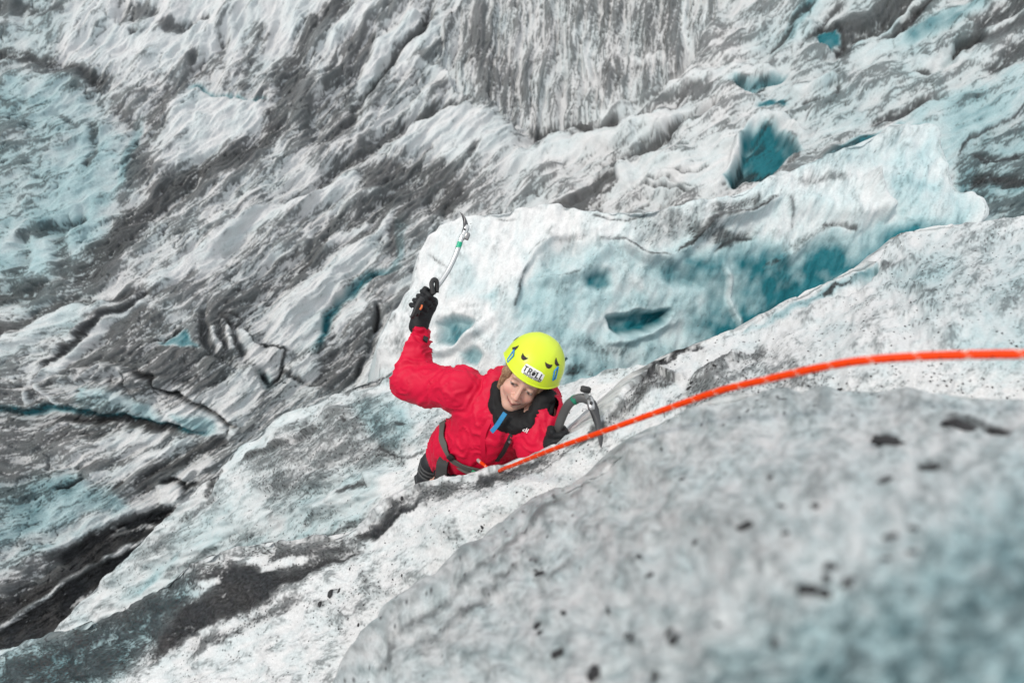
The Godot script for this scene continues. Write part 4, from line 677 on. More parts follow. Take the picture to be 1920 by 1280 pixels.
	c.area(0, 0.12, 7, [1398, 248, 1450, 240, 1492, 256, 1502, 276, 1480, 300, 1420, 342, 1362, 350, 1352, 332, 1388, 290])
	c.area(2, -40, 9, [1402, 252, 1450, 246, 1488, 258, 1496, 276, 1478, 298, 1420, 338, 1368, 345, 1362, 332, 1392, 292])
	c.area(0, 0.62, 6, [1385, 292, 1420, 290, 1450, 305, 1478, 300, 1425, 340, 1365, 348, 1370, 320])
	c.line(0, 0.03, 9, 9, [1512, 242, 1470, 232, 1438, 229, 1405, 238, 1388, 268, 1366, 310, 1345, 342, 1310, 352])
	c.line(2, 12, 11, 10, [1512, 242, 1470, 232, 1438, 229, 1405, 238, 1388, 268, 1366, 310, 1345, 342])
	c.line(0, 0.6, 8, 6, [1485, 270, 1495, 300, 1475, 318])
	c.line(1, 0.9, 13, 8, [1368, 160, 1400, 162, 1440, 150, 1475, 135])  # blue ice under an overhang, its shadow painted into the blue
	c.line(0, 0.8, 5, 4, [1372, 166, 1405, 168, 1440, 162])  # shadow beneath that overhang, painted as a dark ash line
	c.line(2, -14, 10, 8, [1368, 160, 1400, 162, 1440, 150, 1475, 135])
	c.line(0, 0.06, 10, 8, [1345, 160, 1372, 148, 1420, 135, 1470, 132])
	c.line(1, 0.85, 8, 8, [1412, 200, 1445, 198, 1478, 202])  # second shadowed overhang, shade painted as deeper blue
	c.line(0, 0.05, 9, 8, [1480, 178, 1530, 160, 1565, 148])
	c.line(3, 12, 16, 12, [1470, 192, 1520, 168, 1565, 148])
	c.line(0, 0.75, 3, 3, [1565, 150, 1568, 178, 1545, 180, 1510, 192])
	c.line(1, 0.9, 10, 9, [1700, 232, 1660, 250, 1600, 270, 1545, 298])
	c.line(0, 0.06, 8, 8, [1598, 228, 1560, 236, 1520, 250])
	c.line(0, 0.8, 10, 8, [1690, 222, 1640, 228, 1720, 200, 1790, 178, 1850, 152])
	c.line(2, -12, 12, 10, [1650, 232, 1720, 205, 1790, 180, 1850, 152])
	c.area(0, 0.74, 14, [1560, 52, 1650, -10, 1780, -100, 1800, -40, 1710, 35, 1630, 85, 1585, 112, 1575, 80])
	c.line(2, -16, 26, 20, [1560, 100, 1640, 40, 1720, -10, 1800, -60])
	c.area(0, 0.74, 14, [1840, 30, 1960, -40, 1980, 40, 1900, 60, 1830, 85, 1800, 100])
	c.line(0, 0.85, 9, 6, [1850, 60, 1810, 85, 1800, 110, 1740, 128, 1700, 135])
	c.line(2, -14, 12, 10, [1850, 60, 1810, 85, 1795, 112, 1740, 130])
	c.line(0, 0.1, 20, 22, [1600, 112, 1680, 75, 1760, 45, 1850, 0, 1920, -50])
	c.line(1, 0.7, 24, 24, [1690, 70, 1790, 28, 1860, -10])
	c.line(0, 0.15, 16, 14, [1482, 88, 1515, 45, 1550, -10])
	c.line(1, 0.7, 14, 14, [1470, 70, 1500, 40, 1540, -10])
	c.line(0, 0.75, 7, 6, [1440, 90, 1490, 45, 1530, 10])
	c.line(0, 0.75, 7, 6, [1500, 90, 1545, 50, 1580, 0])
	c.area(1, 0.98, 6, [1538, 60, 1552, 50, 1575, 52, 1582, 68, 1565, 85, 1545, 82])
	c.area(0, 0.08, 6, [1538, 60, 1552, 50, 1575, 52, 1582, 68, 1565, 85, 1545, 82])
	c.area(2, -22, 7, [1538, 60, 1552, 50, 1575, 52, 1582, 68, 1565, 85, 1545, 82])
	c.line(0, 0.85, 5, 4, [1535, 55, 1552, 47, 1578, 50, 1588, 72, 1575, 90])
	c.area(0, 0.72, 9, [1842, 112, 1925, 62, 1990, 60, 1990, 120, 1900, 130, 1860, 128])
	c.line(0, 0.1, 14, 16, [1700, 118, 1780, 115, 1860, 100])
	c.line(0, 0.08, 18, 26, [1640, 262, 1720, 225, 1800, 180, 1880, 145, 2000, 100])
	c.line(1, 0.5, 20, 26, [1700, 240, 1800, 190, 1900, 140])
	c.area(0, 0.1, 14, [1690, 250, 1760, 225, 1850, 178, 1990, 120, 1990, 190, 1920, 205, 1850, 250, 1790, 305, 1760, 320])
	c.area(1, 0.5, 16, [1690, 250, 1760, 225, 1850, 178, 1990, 120, 1990, 190, 1920, 205, 1850, 250, 1790, 305, 1760, 320])
	c.line(0, 0.75, 3, 4, [1930, 195, 1870, 232, 1820, 268, 1790, 300])
	c.line(3, 10, 12, 12, [1790, 302, 1820, 268, 1870, 232, 1930, 195])
	c.area(0, 0.5, 10, [1790, 305, 1850, 252, 1930, 205, 2000, 195, 2000, 430, 1820, 440, 1850, 385, 1800, 362])
	c.area(1, 0.6, 14, [1790, 305, 1850, 252, 1930, 205, 2000, 195, 2000, 430, 1820, 440, 1850, 385, 1800, 362])
	c.line(0, 0.15, 14, 12, [1870, 285, 1930, 262])
	c.line(0, 0.85, 18, 12, [1820, 335, 1880, 335, 1960, 325])
	c.line(0, 0.85, 9, 9, [1820, 300, 1870, 296, 1920, 280])
	c.line(0, 0.25, 12, 10, [1850, 360, 1920, 352])
	c.area(0, 0.42, 60, [-120, 140, 60, 150, 120, 250, 60, 420, -120, 450])  # extra ash flecks, with edge darkening of the lens painted in
	c.area(0, 0.6, 50, [-120, 770, 60, 770, 120, 860, 60, 960, -120, 1000])  # lower left darkened like lens falloff, painted through the ash values
	c.area(0, 0.5, 30, [-120, 1040, 60, 1010, 120, 1060, 0, 1120, -120, 1150])  # same corner falloff, painted as ash
	c.line(0, 0.12, 7, 5, [1640, 60, 1700, 25, 1750, -20])
	c.line(0, 0.2, 6, 5, [1600, 90, 1650, 62])
	c.line(0, 0.2, 7, 6, [1850, 60, 1900, 40, 1960, 10])
	c.line(0, 0.9, 6, 5, [1660, 70, 1730, 15, 1780, -30])


func chart_apron(c: Chart) -> void:
	c.area(0, 0.24, 20, [60, 1225, 440, 850, 735, 703, 760, 980, 200, 1200])
	c.area(1, 0.3, 30, [300, 980, 760, 850, 700, 980, 300, 1150])
	c.area(0, 0.55, 26, [470, 900, 520, 830, 580, 790, 680, 760, 740, 790, 770, 830, 720, 870, 640, 890, 560, 930, 500, 960])
	c.area(0, 0.5, 20, [540, 800, 640, 770, 700, 740, 740, 760, 690, 800, 600, 840])
	c.area(1, 0.6, 16, [660, 760, 720, 735, 760, 770, 780, 830, 740, 840, 690, 820])
	c.line(0, 0.85, 6, 5, [636, 790, 645, 800])
	c.line(0, 0.8, 6, 4, [740, 795, 760, 790])
	c.line(0, 0.8, 8, 6, [705, 835, 735, 850, 745, 870])
	c.line(0, 0.7, 6, 5, [735, 862, 765, 870, 800, 858])
	c.line(0, 0.06, 18, 14, [500, 950, 480, 980, 470, 995])
	c.line(0, 0.08, 22, 20, [735, 885, 690, 900, 640, 930, 590, 950])
	c.line(0, 0.06, 26, 22, [790, 870, 740, 905, 690, 940, 640, 975])
	c.line(0, 0.75, 9, 6, [690, 905, 660, 915, 640, 930])
	c.line(0, 0.7, 7, 5, [640, 740, 690, 717, 740, 702])
	c.line(0, 0.65, 8, 6, [600, 800, 540, 830, 490, 850, 450, 870])
	c.line(3, 10, 14, 14, [450, 868, 490, 846, 540, 826, 600, 796, 640, 770])
	c.line(0, 0.12, 14, 12, [560, 765, 500, 810, 450, 845])
	c.line(0, 0.1, 16, 12, [480, 800, 440, 850, 400, 905])
	c.line(0, 0.8, 4, 4, [430, 850, 400, 890, 372, 935])
	c.line(0, 0.12, 10, 8, [440, 865, 410, 900, 385, 925])
	c.line(0, 0.75, 6, 5, [420, 880, 395, 915, 375, 935])
	c.line(2, -8, 6, 6, [432, 850, 405, 890, 372, 938])
	c.line(0, 0.4, 22, 14, [380, 940, 340, 980, 300, 1020, 260, 1045])
	c.line(0, 0.55, 12, 9, [400, 930, 360, 965])
	c.line(0, 0.06, 18, 18, [470, 960, 400, 1005, 330, 1060, 270, 1110])
	c.line(0, 0.45, 16, 10, [500, 985, 440, 1010, 380, 1040, 300, 1085])
	c.line(0, 0.5, 12, 8, [470, 870, 510, 860, 560, 880])
	c.area(1, 0.55, 14, [300, 1060, 340, 1030, 330, 1060, 260, 1110, 220, 1130])
	c.line(0, 0.1, 10, 8, [250, 1125, 180, 1160, 130, 1180])
	c.line(0, 0.6, 9, 6, [680, 990, 640, 1000, 600, 1005])
	c.line(0, 0.45, 12, 8, [640, 960, 600, 975, 560, 990])
	c.line(0, 0.5, 8, 6, [700, 970, 660, 985, 630, 1000])
	c.line(2, 8, 30, 24, [735, 885, 640, 930, 560, 965])
	c.line(2, -8, 26, 20, [770, 850, 680, 890, 560, 940])
	c.line(2, 9, 24, 20, [560, 860, 500, 900, 450, 950])
	c.area(0, 0.03, 16, [990, 735, 1070, 725, 1150, 696, 1300, 670, 1400, 760, 1200, 880, 1000, 860])
	c.area(1, 0.08, 16, [990, 735, 1070, 725, 1150, 696, 1300, 670, 1400, 760, 1200, 880, 1000, 860])
	c.area(0, 0.1, 16, [730, 880, 800, 850, 820, 930, 760, 960, 690, 980])
	c.area(1, 0.08, 16, [730, 880, 800, 850, 820, 930, 760, 960, 690, 980])
	c.line(0, 0.6, 7, 5, [700, 845, 740, 858, 800, 856])


func chart_ridge(c: Chart) -> void:
	c.area(0, 0.05, 30, [700, 380, 1000, 380, 1150, 395, 1150, 480, 960, 600, 940, 760, 700, 760])
	c.area(1, 0.12, 30, [700, 380, 1000, 380, 1150, 395, 1150, 480, 960, 600, 940, 760, 700, 760])
	c.area(1, 0.55, 40, [960, 560, 1030, 470, 1110, 470, 1200, 490, 1330, 470, 1340, 620, 1280, 680, 1100, 720, 960, 700])
	c.area(0, 0.04, 20, [960, 560, 1330, 470, 1500, 480, 1650, 430, 1760, 420, 1760, 480, 1500, 660, 1280, 690, 1000, 740])
	c.area(1, 0.8, 30, [1300, 490, 1360, 462, 1430, 455, 1480, 478, 1530, 450, 1640, 430, 1780, 395, 1800, 420, 1700, 500, 1450, 640, 1330, 680, 1320, 560])
	c.area(1, 1.0, 26, [1370, 600, 1440, 525, 1520, 500, 1600, 478, 1650, 470, 1660, 500, 1500, 600, 1420, 640])
	c.area(1, 0.42, 30, [1050, 500, 1130, 470, 1260, 490, 1300, 560, 1260, 640, 1100, 620])
	c.area(1, 0.9, 9, [1100, 520, 1120, 510, 1142, 515, 1146, 535, 1125, 545, 1104, 536])
	c.area(2, -16, 12, [1100, 520, 1120, 510, 1142, 515, 1146, 535, 1125, 545, 1104, 536])
	c.area(1, 0.88, 7, [1140, 592, 1195, 582, 1255, 580, 1240, 605, 1205, 622, 1160, 626, 1146, 615])
	c.area(2, -30, 7, [1140, 592, 1195, 582, 1255, 580, 1240, 605, 1205, 622, 1160, 626, 1146, 615])
	c.line(2, 14, 14, 14, [1130, 640, 1180, 640, 1230, 618, 1262, 590])
	c.area(1, 0.68, 14, [1215, 505, 1260, 498, 1300, 512, 1310, 535, 1260, 530])
	c.area(2, -14, 14, [1215, 505, 1260, 498, 1300, 512, 1310, 535, 1260, 530])
	c.area(1, 0.7, 8, [1185, 545, 1205, 542, 1212, 570, 1195, 570])
	c.area(1, 0.75, 8, [820, 610, 850, 596, 884, 600, 876, 622, 848, 645, 826, 642])
	c.area(2, -22, 8, [820, 610, 850, 596, 884, 600, 876, 622, 848, 645, 826, 642])
	c.line(2, 12, 14, 14, [800, 660, 840, 655, 880, 625, 910, 610])
	c.area(1, 0.7, 7, [862, 660, 885, 650, 905, 665, 890, 685, 868, 680])
	c.area(2, -14, 8, [862, 660, 885, 650, 905, 665, 890, 685, 868, 680])
	c.area(1, 0.5, 10, [960, 590, 1000, 592, 990, 615])
	c.area(1, 0.4, 12, [900, 555, 935, 545, 930, 580])
	c.area(1, 0.6, 14, [1060, 690, 1150, 680, 1130, 720, 1060, 725])
	c.area(1, 0.35, 16, [840, 500, 880, 490, 900, 540, 850, 560])
	c.line(2, -18, 34, 30, [1020, 500, 1060, 470, 1090, 460])
	c.line(3, 16, 26, 26, [1125, 420, 1128, 470, 1090, 505, 1040, 520, 995, 525])
	c.line(0, 0.45, 9, 7, [1040, 448, 1075, 440, 1105, 445])
	c.line(0, 0.4, 5, 4, [990, 480, 1005, 468, 1025, 455])
	c.line(0, 0.6, 4, 3, [962, 575, 972, 545, 985, 510, 995, 492])
	c.line(3, 10, 20, 14, [962, 580, 972, 545, 985, 505, 1010, 470, 1050, 440])
	c.line(0, 0.5, 4, 3, [1010, 516, 1040, 520, 1070, 518, 1095, 505])
	c.line(0, 0.5, 6, 5, [1125, 455, 1145, 448, 1170, 452])
	c.line(0, 0.75, 4, 4, [1165, 450, 1195, 462, 1220, 475, 1252, 480])
	c.line(3, 16, 26, 22, [1300, 452, 1262, 478, 1222, 474, 1190, 460, 1165, 448])
	c.line(0, 0.55, 26, 18, [1250, 430, 1290, 425, 1320, 430])
	c.line(0, 0.55, 30, 14, [1315, 425, 1345, 440, 1365, 465])
	c.area(0, 0.45, 16, [1170, 390, 1240, 388, 1310, 395, 1290, 440, 1250, 465, 1200, 455])
	c.line(0, 0.78, 5, 5, [1262, 478, 1300, 455, 1320, 425, 1345, 405, 1390, 402, 1420, 388, 1460, 368])
	c.line(3, 22, 26, 24, [1460, 368, 1420, 386, 1390, 400, 1345, 404, 1318, 426, 1300, 455])
	c.line(0, 0.6, 18, 14, [1330, 395, 1380, 390, 1430, 370])
	c.line(0, 0.65, 20, 12, [1340, 440, 1372, 452, 1410, 440])
	c.line(0, 0.8, 4, 4, [1340, 475, 1362, 458, 1385, 450, 1410, 450])
	c.line(0, 0.7, 4, 4, [1210, 378, 1222, 382, 1200, 402, 1170, 410])
	c.line(0, 0.6, 5, 3, [1110, 405, 1160, 408, 1185, 412])
	c.line(0, 0.55, 4, 3, [930, 404, 965, 410])
	c.line(0, 0.55, 14, 8, [1480, 470, 1515, 445, 1560, 425])
	c.line(0, 0.7, 9, 8, [1540, 425, 1580, 420, 1612, 428])
	c.line(0, 0.6, 6, 5, [1435, 500, 1455, 488])
	c.line(3, 12, 24, 24, [1600, 430, 1540, 430, 1490, 465, 1430, 505])
	c.line(3, 20, 40, 30, [1682, 395, 1662, 380, 1645, 350, 1638, 320])
	c.line(0, 0.04, 26, 20, [1480, 390, 1560, 380, 1640, 370, 1680, 395])
	c.line(2, 10, 30, 30, [1500, 380, 1580, 390, 1670, 400])
	c.line(0, 0.45, 16, 10, [1500, 340, 1550, 335, 1585, 335])
	c.line(0, 0.5, 6, 5, [1480, 370, 1485, 400, 1482, 430])
	c.area(1, 0.45, 16, [1650, 330, 1700, 325, 1790, 350, 1840, 390, 1800, 420, 1690, 400])
	c.line(1, 0.5, 10, 10, [1365, 500, 1372, 560, 1385, 620])
	c.line(2, 8, 8, 8, [1365, 490, 1372, 560, 1388, 630])
	c.line(0, 0.25, 40, 30, [1500, 305, 1600, 290, 1700, 260])
	c.area(1, 0.35, 20, [1500, 300, 1700, 240, 1770, 240, 1780, 300, 1650, 320])
	c.line(0, 0.4, 16, 12, [1060, 700, 1090, 690, 1110, 705])
	c.line(0, 0.6, 7, 5, [1060, 705, 1085, 700])
	c.line(0, 0.35, 26, 16, [1090, 640, 1130, 660, 1180, 665])
	c.line(0, 0.5, 5, 4, [800, 470, 830, 500, 850, 515])
	c.line(0, 0.5, 10, 8, [735, 620, 760, 640, 770, 690])
	c.line(0, 0.5, 8, 6, [725, 600, 745, 590])
	c.line(0, 0.3, 24, 20, [740, 620, 760, 680])


func chart_ledge(c: Chart) -> void:
	c.area(0, 0.16, 40, [600, 1300, 700, 1050, 900, 930, 1100, 860, 1300, 720, 1500, 600, 1700, 480, 2100, 420, 2300, 900, 900, 1500])
	c.area(1, 0.12, 40, [600, 1300, 700, 1050, 900, 930, 1100, 860, 1300, 720, 1500, 600, 2000, 420, 2300, 900, 900, 1500])
	c.area(0, 0.72, 24, [-120, 1270, 100, 1195, 350, 1060, 480, 1025, 640, 1008, 680, 1030, 600, 1070, 480, 1130, 380, 1180, 280, 1230, 120, 1330, -120, 1330])
	c.area(1, 0.7, 30, [-120, 1260, 90, 1200, 230, 1155, 350, 1080, 370, 1110, 300, 1180, 220, 1260, 120, 1330, -120, 1330])
	c.area(0, 1.0, 14, [385, 1080, 440, 1065, 500, 1060, 520, 1080, 500, 1100, 440, 1110, 400, 1100])
	c.area(0, 0.95, 14, [360, 1130, 420, 1115, 480, 1100, 540, 1085, 500, 1130, 420, 1160, 340, 1200, 280, 1240, 300, 1200])
	c.area(0, 0.2, 7, [430, 1045, 490, 1040, 500, 1052, 450, 1058])
	c.line(0, 0.15, 10, 8, [480, 1065, 540, 1050, 580, 1045])
	c.line(0, 0.15, 12, 8, [370, 1095, 410, 1085])
	c.line(0, 0.2, 10, 7, [355, 1115, 385, 1105])
	c.line(0, 0.2, 12, 8, [370, 1190, 430, 1165])
	c.line(0, 0.85, 9, 6, [530, 1085, 580, 1065, 640, 1045, 675, 1035])
	c.line(0, 0.95, 12, 6, [500, 1095, 560, 1085, 620, 1060])
	c.line(0, 0.6, 18, 12, [340, 1230, 430, 1180, 520, 1140, 570, 1120])
	c.line(0, 0.85, 12, 10, [660, 1012, 690, 1000, 720, 980, 740, 950, 760, 938])
	c.line(0, 0.95, 9, 7, [690, 1008, 720, 990, 745, 965, 760, 940])
	c.line(0, 0.55, 16, 10, [745, 945, 780, 925, 830, 912])
	c.line(0, 0.92, 5, 5, [745, 965, 775, 945, 800, 925, 830, 915, 870, 910])
	c.line(0, 0.65, 22, 16, [780, 938, 840, 920, 900, 905, 940, 900])
	c.line(0, 0.85, 14, 10, [890, 905, 950, 890, 1000, 868, 1050, 850])
	c.area(0, 0.6, 8, [930, 893, 1000, 868, 1060, 838, 1070, 850, 1020, 880, 960, 905])
	c.line(0, 0.8, 10, 8, [1060, 838, 1100, 818, 1140, 795])
	c.area(0, 0.6, 8, [1100, 815, 1140, 780, 1160, 760, 1185, 735, 1225, 690, 1240, 700, 1210, 740, 1190, 770, 1160, 790, 1130, 810])
	c.area(0, 0.62, 12, [1180, 735, 1225, 688, 1250, 685, 1290, 710, 1260, 720, 1220, 730])
	c.line(0, 0.85, 6, 5, [1216, 712, 1228, 690, 1244, 682])
	c.line(0, 0.9, 7, 5, [1235, 682, 1260, 668, 1290, 655, 1318, 652])
	c.line(0, 0.65, 30, 26, [1300, 740, 1350, 710, 1400, 680, 1440, 665])
	c.line(0, 0.6, 22, 20, [1380, 660, 1420, 650, 1440, 665])
	c.line(0, 0.75, 5, 4, [1290, 712, 1330, 700, 1360, 685, 1375, 665, 1385, 655])
	c.line(3, 14, 26, 24, [1385, 652, 1370, 672, 1340, 695, 1295, 712])
	c.line(3, 12, 20, 20, [1232, 688, 1262, 706, 1290, 712])
	c.line(0, 0.5, 40, 30, [1260, 770, 1350, 740, 1440, 720, 1560, 700])
	c.line(0, 0.4, 40, 30, [1330, 720, 1420, 700, 1500, 680])
	c.line(0, 0.03, 16, 12, [1270, 690, 1330, 668, 1420, 640])
	c.line(0, 0.04, 22, 18, [1250, 740, 1200, 790, 1150, 830])
	c.area(0, 0.3, 30, [1640, 500, 1700, 450, 2000, 420, 2200, 600, 1900, 600, 1700, 580])
	c.area(1, 0.32, 40, [1640, 520, 1700, 460, 2000, 430, 2200, 640, 1900, 650, 1700, 560])
	c.area(1, 0.45, 26, [1680, 510, 1720, 500, 1780, 510, 1760, 535, 1710, 535])
	c.area(1, 0.75, 7, [1400, 622, 1500, 565, 1640, 492, 1650, 500, 1560, 545, 1460, 600])
	c.line(0, 0.05, 9, 8, [1540, 553, 1570, 548, 1600, 532, 1640, 505])
	c.line(0, 0.85, 5, 4, [1538, 553, 1560, 540, 1595, 522])
	c.line(3, -12, 16, 16, [1535, 556, 1580, 552, 1620, 528, 1660, 490])
	c.line(0, 0.6, 12, 8, [1650, 505, 1680, 495])
	c.line(0, 0.5, 6, 5, [1720, 550, 1760, 555])
	c.area(1, 0.4, 40, [1780, 640, 1940, 600, 2100, 660, 1900, 700])
	c.line(0, 0.04, 26, 26, [800, 980, 900, 950, 1000, 910, 1080, 880])
	c.line(0, 0.35, 60, 40, [620, 1180, 680, 1130, 720, 1090])
	c.line(0, 0.5, 8, 5, [615, 1110, 635, 1102])
	c.line(0, 0.4, 14, 8, [590, 1140, 620, 1120])
	c.line(2, 10, 40, 30, [780, 990, 900, 960, 1020, 910, 1120, 850])


func chart_shoulder(c: Chart) -> void:
	c.area(0, 0.24, 60, [660, 1300, 950, 1020, 1300, 770, 1900, 740, 2300, 1400, 1000, 1500])
	c.area(1, 0.2, 60, [660, 1300, 950, 1020, 1300, 770, 1700, 740, 1800, 900, 1300, 1100, 900, 1300])
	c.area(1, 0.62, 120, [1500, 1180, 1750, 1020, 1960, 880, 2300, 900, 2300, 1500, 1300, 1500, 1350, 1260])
	c.line(0, 0.55, 10, 9, [700, 1290, 750, 1190, 850, 1112, 950, 1022, 1060, 932, 1150, 882])
	c.line(0, 0.5, 30, 18, [780, 1230, 830, 1170, 870, 1130])
	c.line(0, 0.6, 14, 8, [850, 1160, 900, 1130, 930, 1080, 980, 1060])
	c.line(0, 0.55, 12, 8, [1000, 1040, 1030, 1080, 1060, 1060, 1075, 1050])
	c.line(0, 0.55, 12, 10, [1010, 1060, 1012, 1100, 1030, 1120])
	c.line(0, 0.4, 30, 20, [1300, 800, 1400, 760, 1520, 740])
	c.line(0, 0.6, 16, 10, [1770, 780, 1840, 800, 1890, 815])
	c.line(0, 0.75, 12, 9, [1775, 785, 1830, 800, 1895, 812])
	c.line(0, 0.5, 12, 10, [1660, 700, 1760, 715, 1900, 745])
	c.line(0, 0.55, 18, 12, [1660, 830, 1685, 845])
	c.line(0, 0.5, 24, 16, [1740, 870, 1790, 890])
	c.line(0, 0.3, 60, 60, [1100, 900, 1250, 860, 1400, 820])
	c.area(0, 0.45, 120, [1500, 1180, 1750, 1020, 1960, 880, 2300, 900, 2300, 1500, 1300, 1500, 1350, 1260])  # vignette-like darkening of the lower right, painted as ash over blue ice


func terrain() -> void:
	var far := ice_material(2.2, 0.8, 0.5, 0.74)
	var clean := ice_material(2.2, 0.5, 0.45, 0.82)
	var near := ice_material(6.0, 0.25, 0.42, 0.80)
	var c := Chart.new(-420.0, -300.0, 2320.0, 1560.0, 0.42, 0.14)
	chart_basin(c)
	sheet("glacier_basin", "ash streaked glacier slopes falling away below the climber", c, [basin_points, BASIN_SIZE[0], BASIN_SIZE[1]], 1020, 680,
		{seed = 10, poly = true, angle = 0.0, warp_freq = 0.007, warp_amp = 16.0, len1 = 60.0, len2 = 17.0, len3 = 4.5, stretch = 6.0, amp1 = 13.0, amp2 = 4.0, amp3 = 1.5, amp4 = 1.0, soft = 0.12, spread = 0.78, speck = 0.0, speck_len = 5.0, unit_most = 0.03, amp5 = 16.0, ash_shade_mix = 0.4, crack = 5.0}, far)
	var drop := [[0.03, 0.03, 8.0], [0.10, 0.35, 30.0], [0.2, 1.2, 60.0], [0.35, 3.2, 110.0]]
	c = Chart.new(640.0, 200.0, 1900.0, 840.0, 0.08, 0.25)
	chart_ridge(c)
	sheet("ice_ridge", "pale scalloped ice ridge with a blue crevasse wall behind the climber", c, crested(ridge_rows, ridge_chart, drop), 640, 230,
		{seed = 30, angle = 70.0, warp_freq = 0.01, warp_amp = 8.0, len1 = 90.0, len2 = 30.0, len3 = 6.0, stretch = 2.5, amp1 = 8.0, amp2 = 1.2, amp3 = 0.2, amp4 = 0.1, soft = 0.35, spread = 0.7, speck = 0.9, speck_len = 2.6, unit_most = 0.012, amp5 = 3.0, ash_shade_mix = 0.4}, clean)
	c = Chart.new(0.0, 600.0, 1460.0, 1360.0, 0.25, 0.2)
	chart_apron(c)
	sheet("ice_apron", "smooth white and ash grey ice apron beneath the climber", c, crested(apron_rows, apron_chart, drop), 680, 190,
		{seed = 50, angle = 32.0, warp_freq = 0.01, warp_amp = 12.0, len1 = 60.0, len2 = 20.0, len3 = 5.0, stretch = 3.5, amp1 = 7.0, amp2 = 1.6, amp3 = 0.3, amp4 = 0.2, soft = 0.34, spread = 0.8, speck = 0.95, speck_len = 2.8, unit_most = 0.012, amp5 = 4.0, ash_shade_mix = 0.4, crack = 1.5}, near)
	c = Chart.new(-200.0, 250.0, 2700.0, 1600.0, 0.14, 0.12)
	chart_ledge(c)
	sheet("ice_ledge", "granular white ice ledge with black ash along its lip", c, crested(ledge_rows, ledge_chart, drop), 1250, 250,
		{seed = 70, angle = 30.0, warp_freq = 0.02, warp_amp = 8.0, len1 = 90.0, len2 = 26.0, len3 = 6.0, stretch = 2.0, amp1 = 6.0, amp2 = 1.5, amp3 = 0.4, amp4 = 0.5, soft = 0.26, spread = 0.85, speck = 1.0, speck_len = 3.6, unit_most = 0.004, amp5 = 2.0, ash_shade_mix = 0.4}, near)
	c = Chart.new(600.0, 650.0, 2700.0, 1600.0, 0.34, 0.2)  # grey ash base paints in the shade of the less lit shoulder
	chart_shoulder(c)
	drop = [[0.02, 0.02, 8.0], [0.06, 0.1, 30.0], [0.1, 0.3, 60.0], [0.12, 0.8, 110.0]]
	sheet("ice_shoulder", "rounded white ice shoulder, shaded grey in its colour, closest to the viewer, out of focus", c, crested(shoulder_rows, shoulder_chart, drop), 560, 240,
		{seed = 90, angle = 20.0, warp_freq = 0.012, warp_amp = 10.0, len1 = 190.0, len2 = 44.0, len3 = 16.0, stretch = 1.4, amp1 = 12.0, amp2 = 2.0, amp3 = 0.2, amp4 = 0.4, soft = 0.5, spread = 0.75, speck = 0.75, speck_len = 13.0, unit_most = 0.0012, amp5 = 2.0, ash_shade_mix = 0.45}, near)


func even(n: int) -> Array:
	var a := []
	for k in n:
		a.append(float(k) / (n - 1))
	return a


# the first rows fall away behind the crest and need few mesh rows
func share(back: int) -> Array:
	var a := []
	for k in back:
		a.append(0.08 * k / back)
	for f in [0.0, 0.1, 0.4, 1.0]:
		a.append(0.08 + 0.92 * f)
	return a


# the place and the slope of a sheet at a point of its chart
func chart_place(called: String, x: float, y: float) -> Array:
	var s: Dictionary = surfaces[called]
	var cx: PackedFloat32Array = s.cx
	var cy: PackedFloat32Array = s.cy
	var best := 1e9
	var pick := 0
	for k in range(s.nu * int(s.nv * 0.08), cx.size(), 3):
		var d := absf(cx[k] - x) + absf(cy[k] - y)
		if d < best:
			best = d
			pick = k
	return [s.place[pick], s.normals[pick]]


func stone_mesh(seed_: int) -> ArrayMesh:
	var n := noise(seed_, 2)
	var src := SphereMesh.new()
	src.radial_segments = 10
	src.rings = 6
	src.radius = 1.0
	src.height = 2.0
	var arrays := src.get_mesh_arrays()
	var v: PackedVector3Array = arrays[Mesh.ARRAY_VERTEX]
	for k in v.size():
		var q := v[k]
		v[k] = q * (1.0 + 0.6 * n.get_noise_3d(q.x * 1.1, q.y * 1.1, q.z * 1.1))
	return mesh_of(v, smooth_normals(v, arrays[Mesh.ARRAY_INDEX]), arrays[Mesh.ARRAY_INDEX])


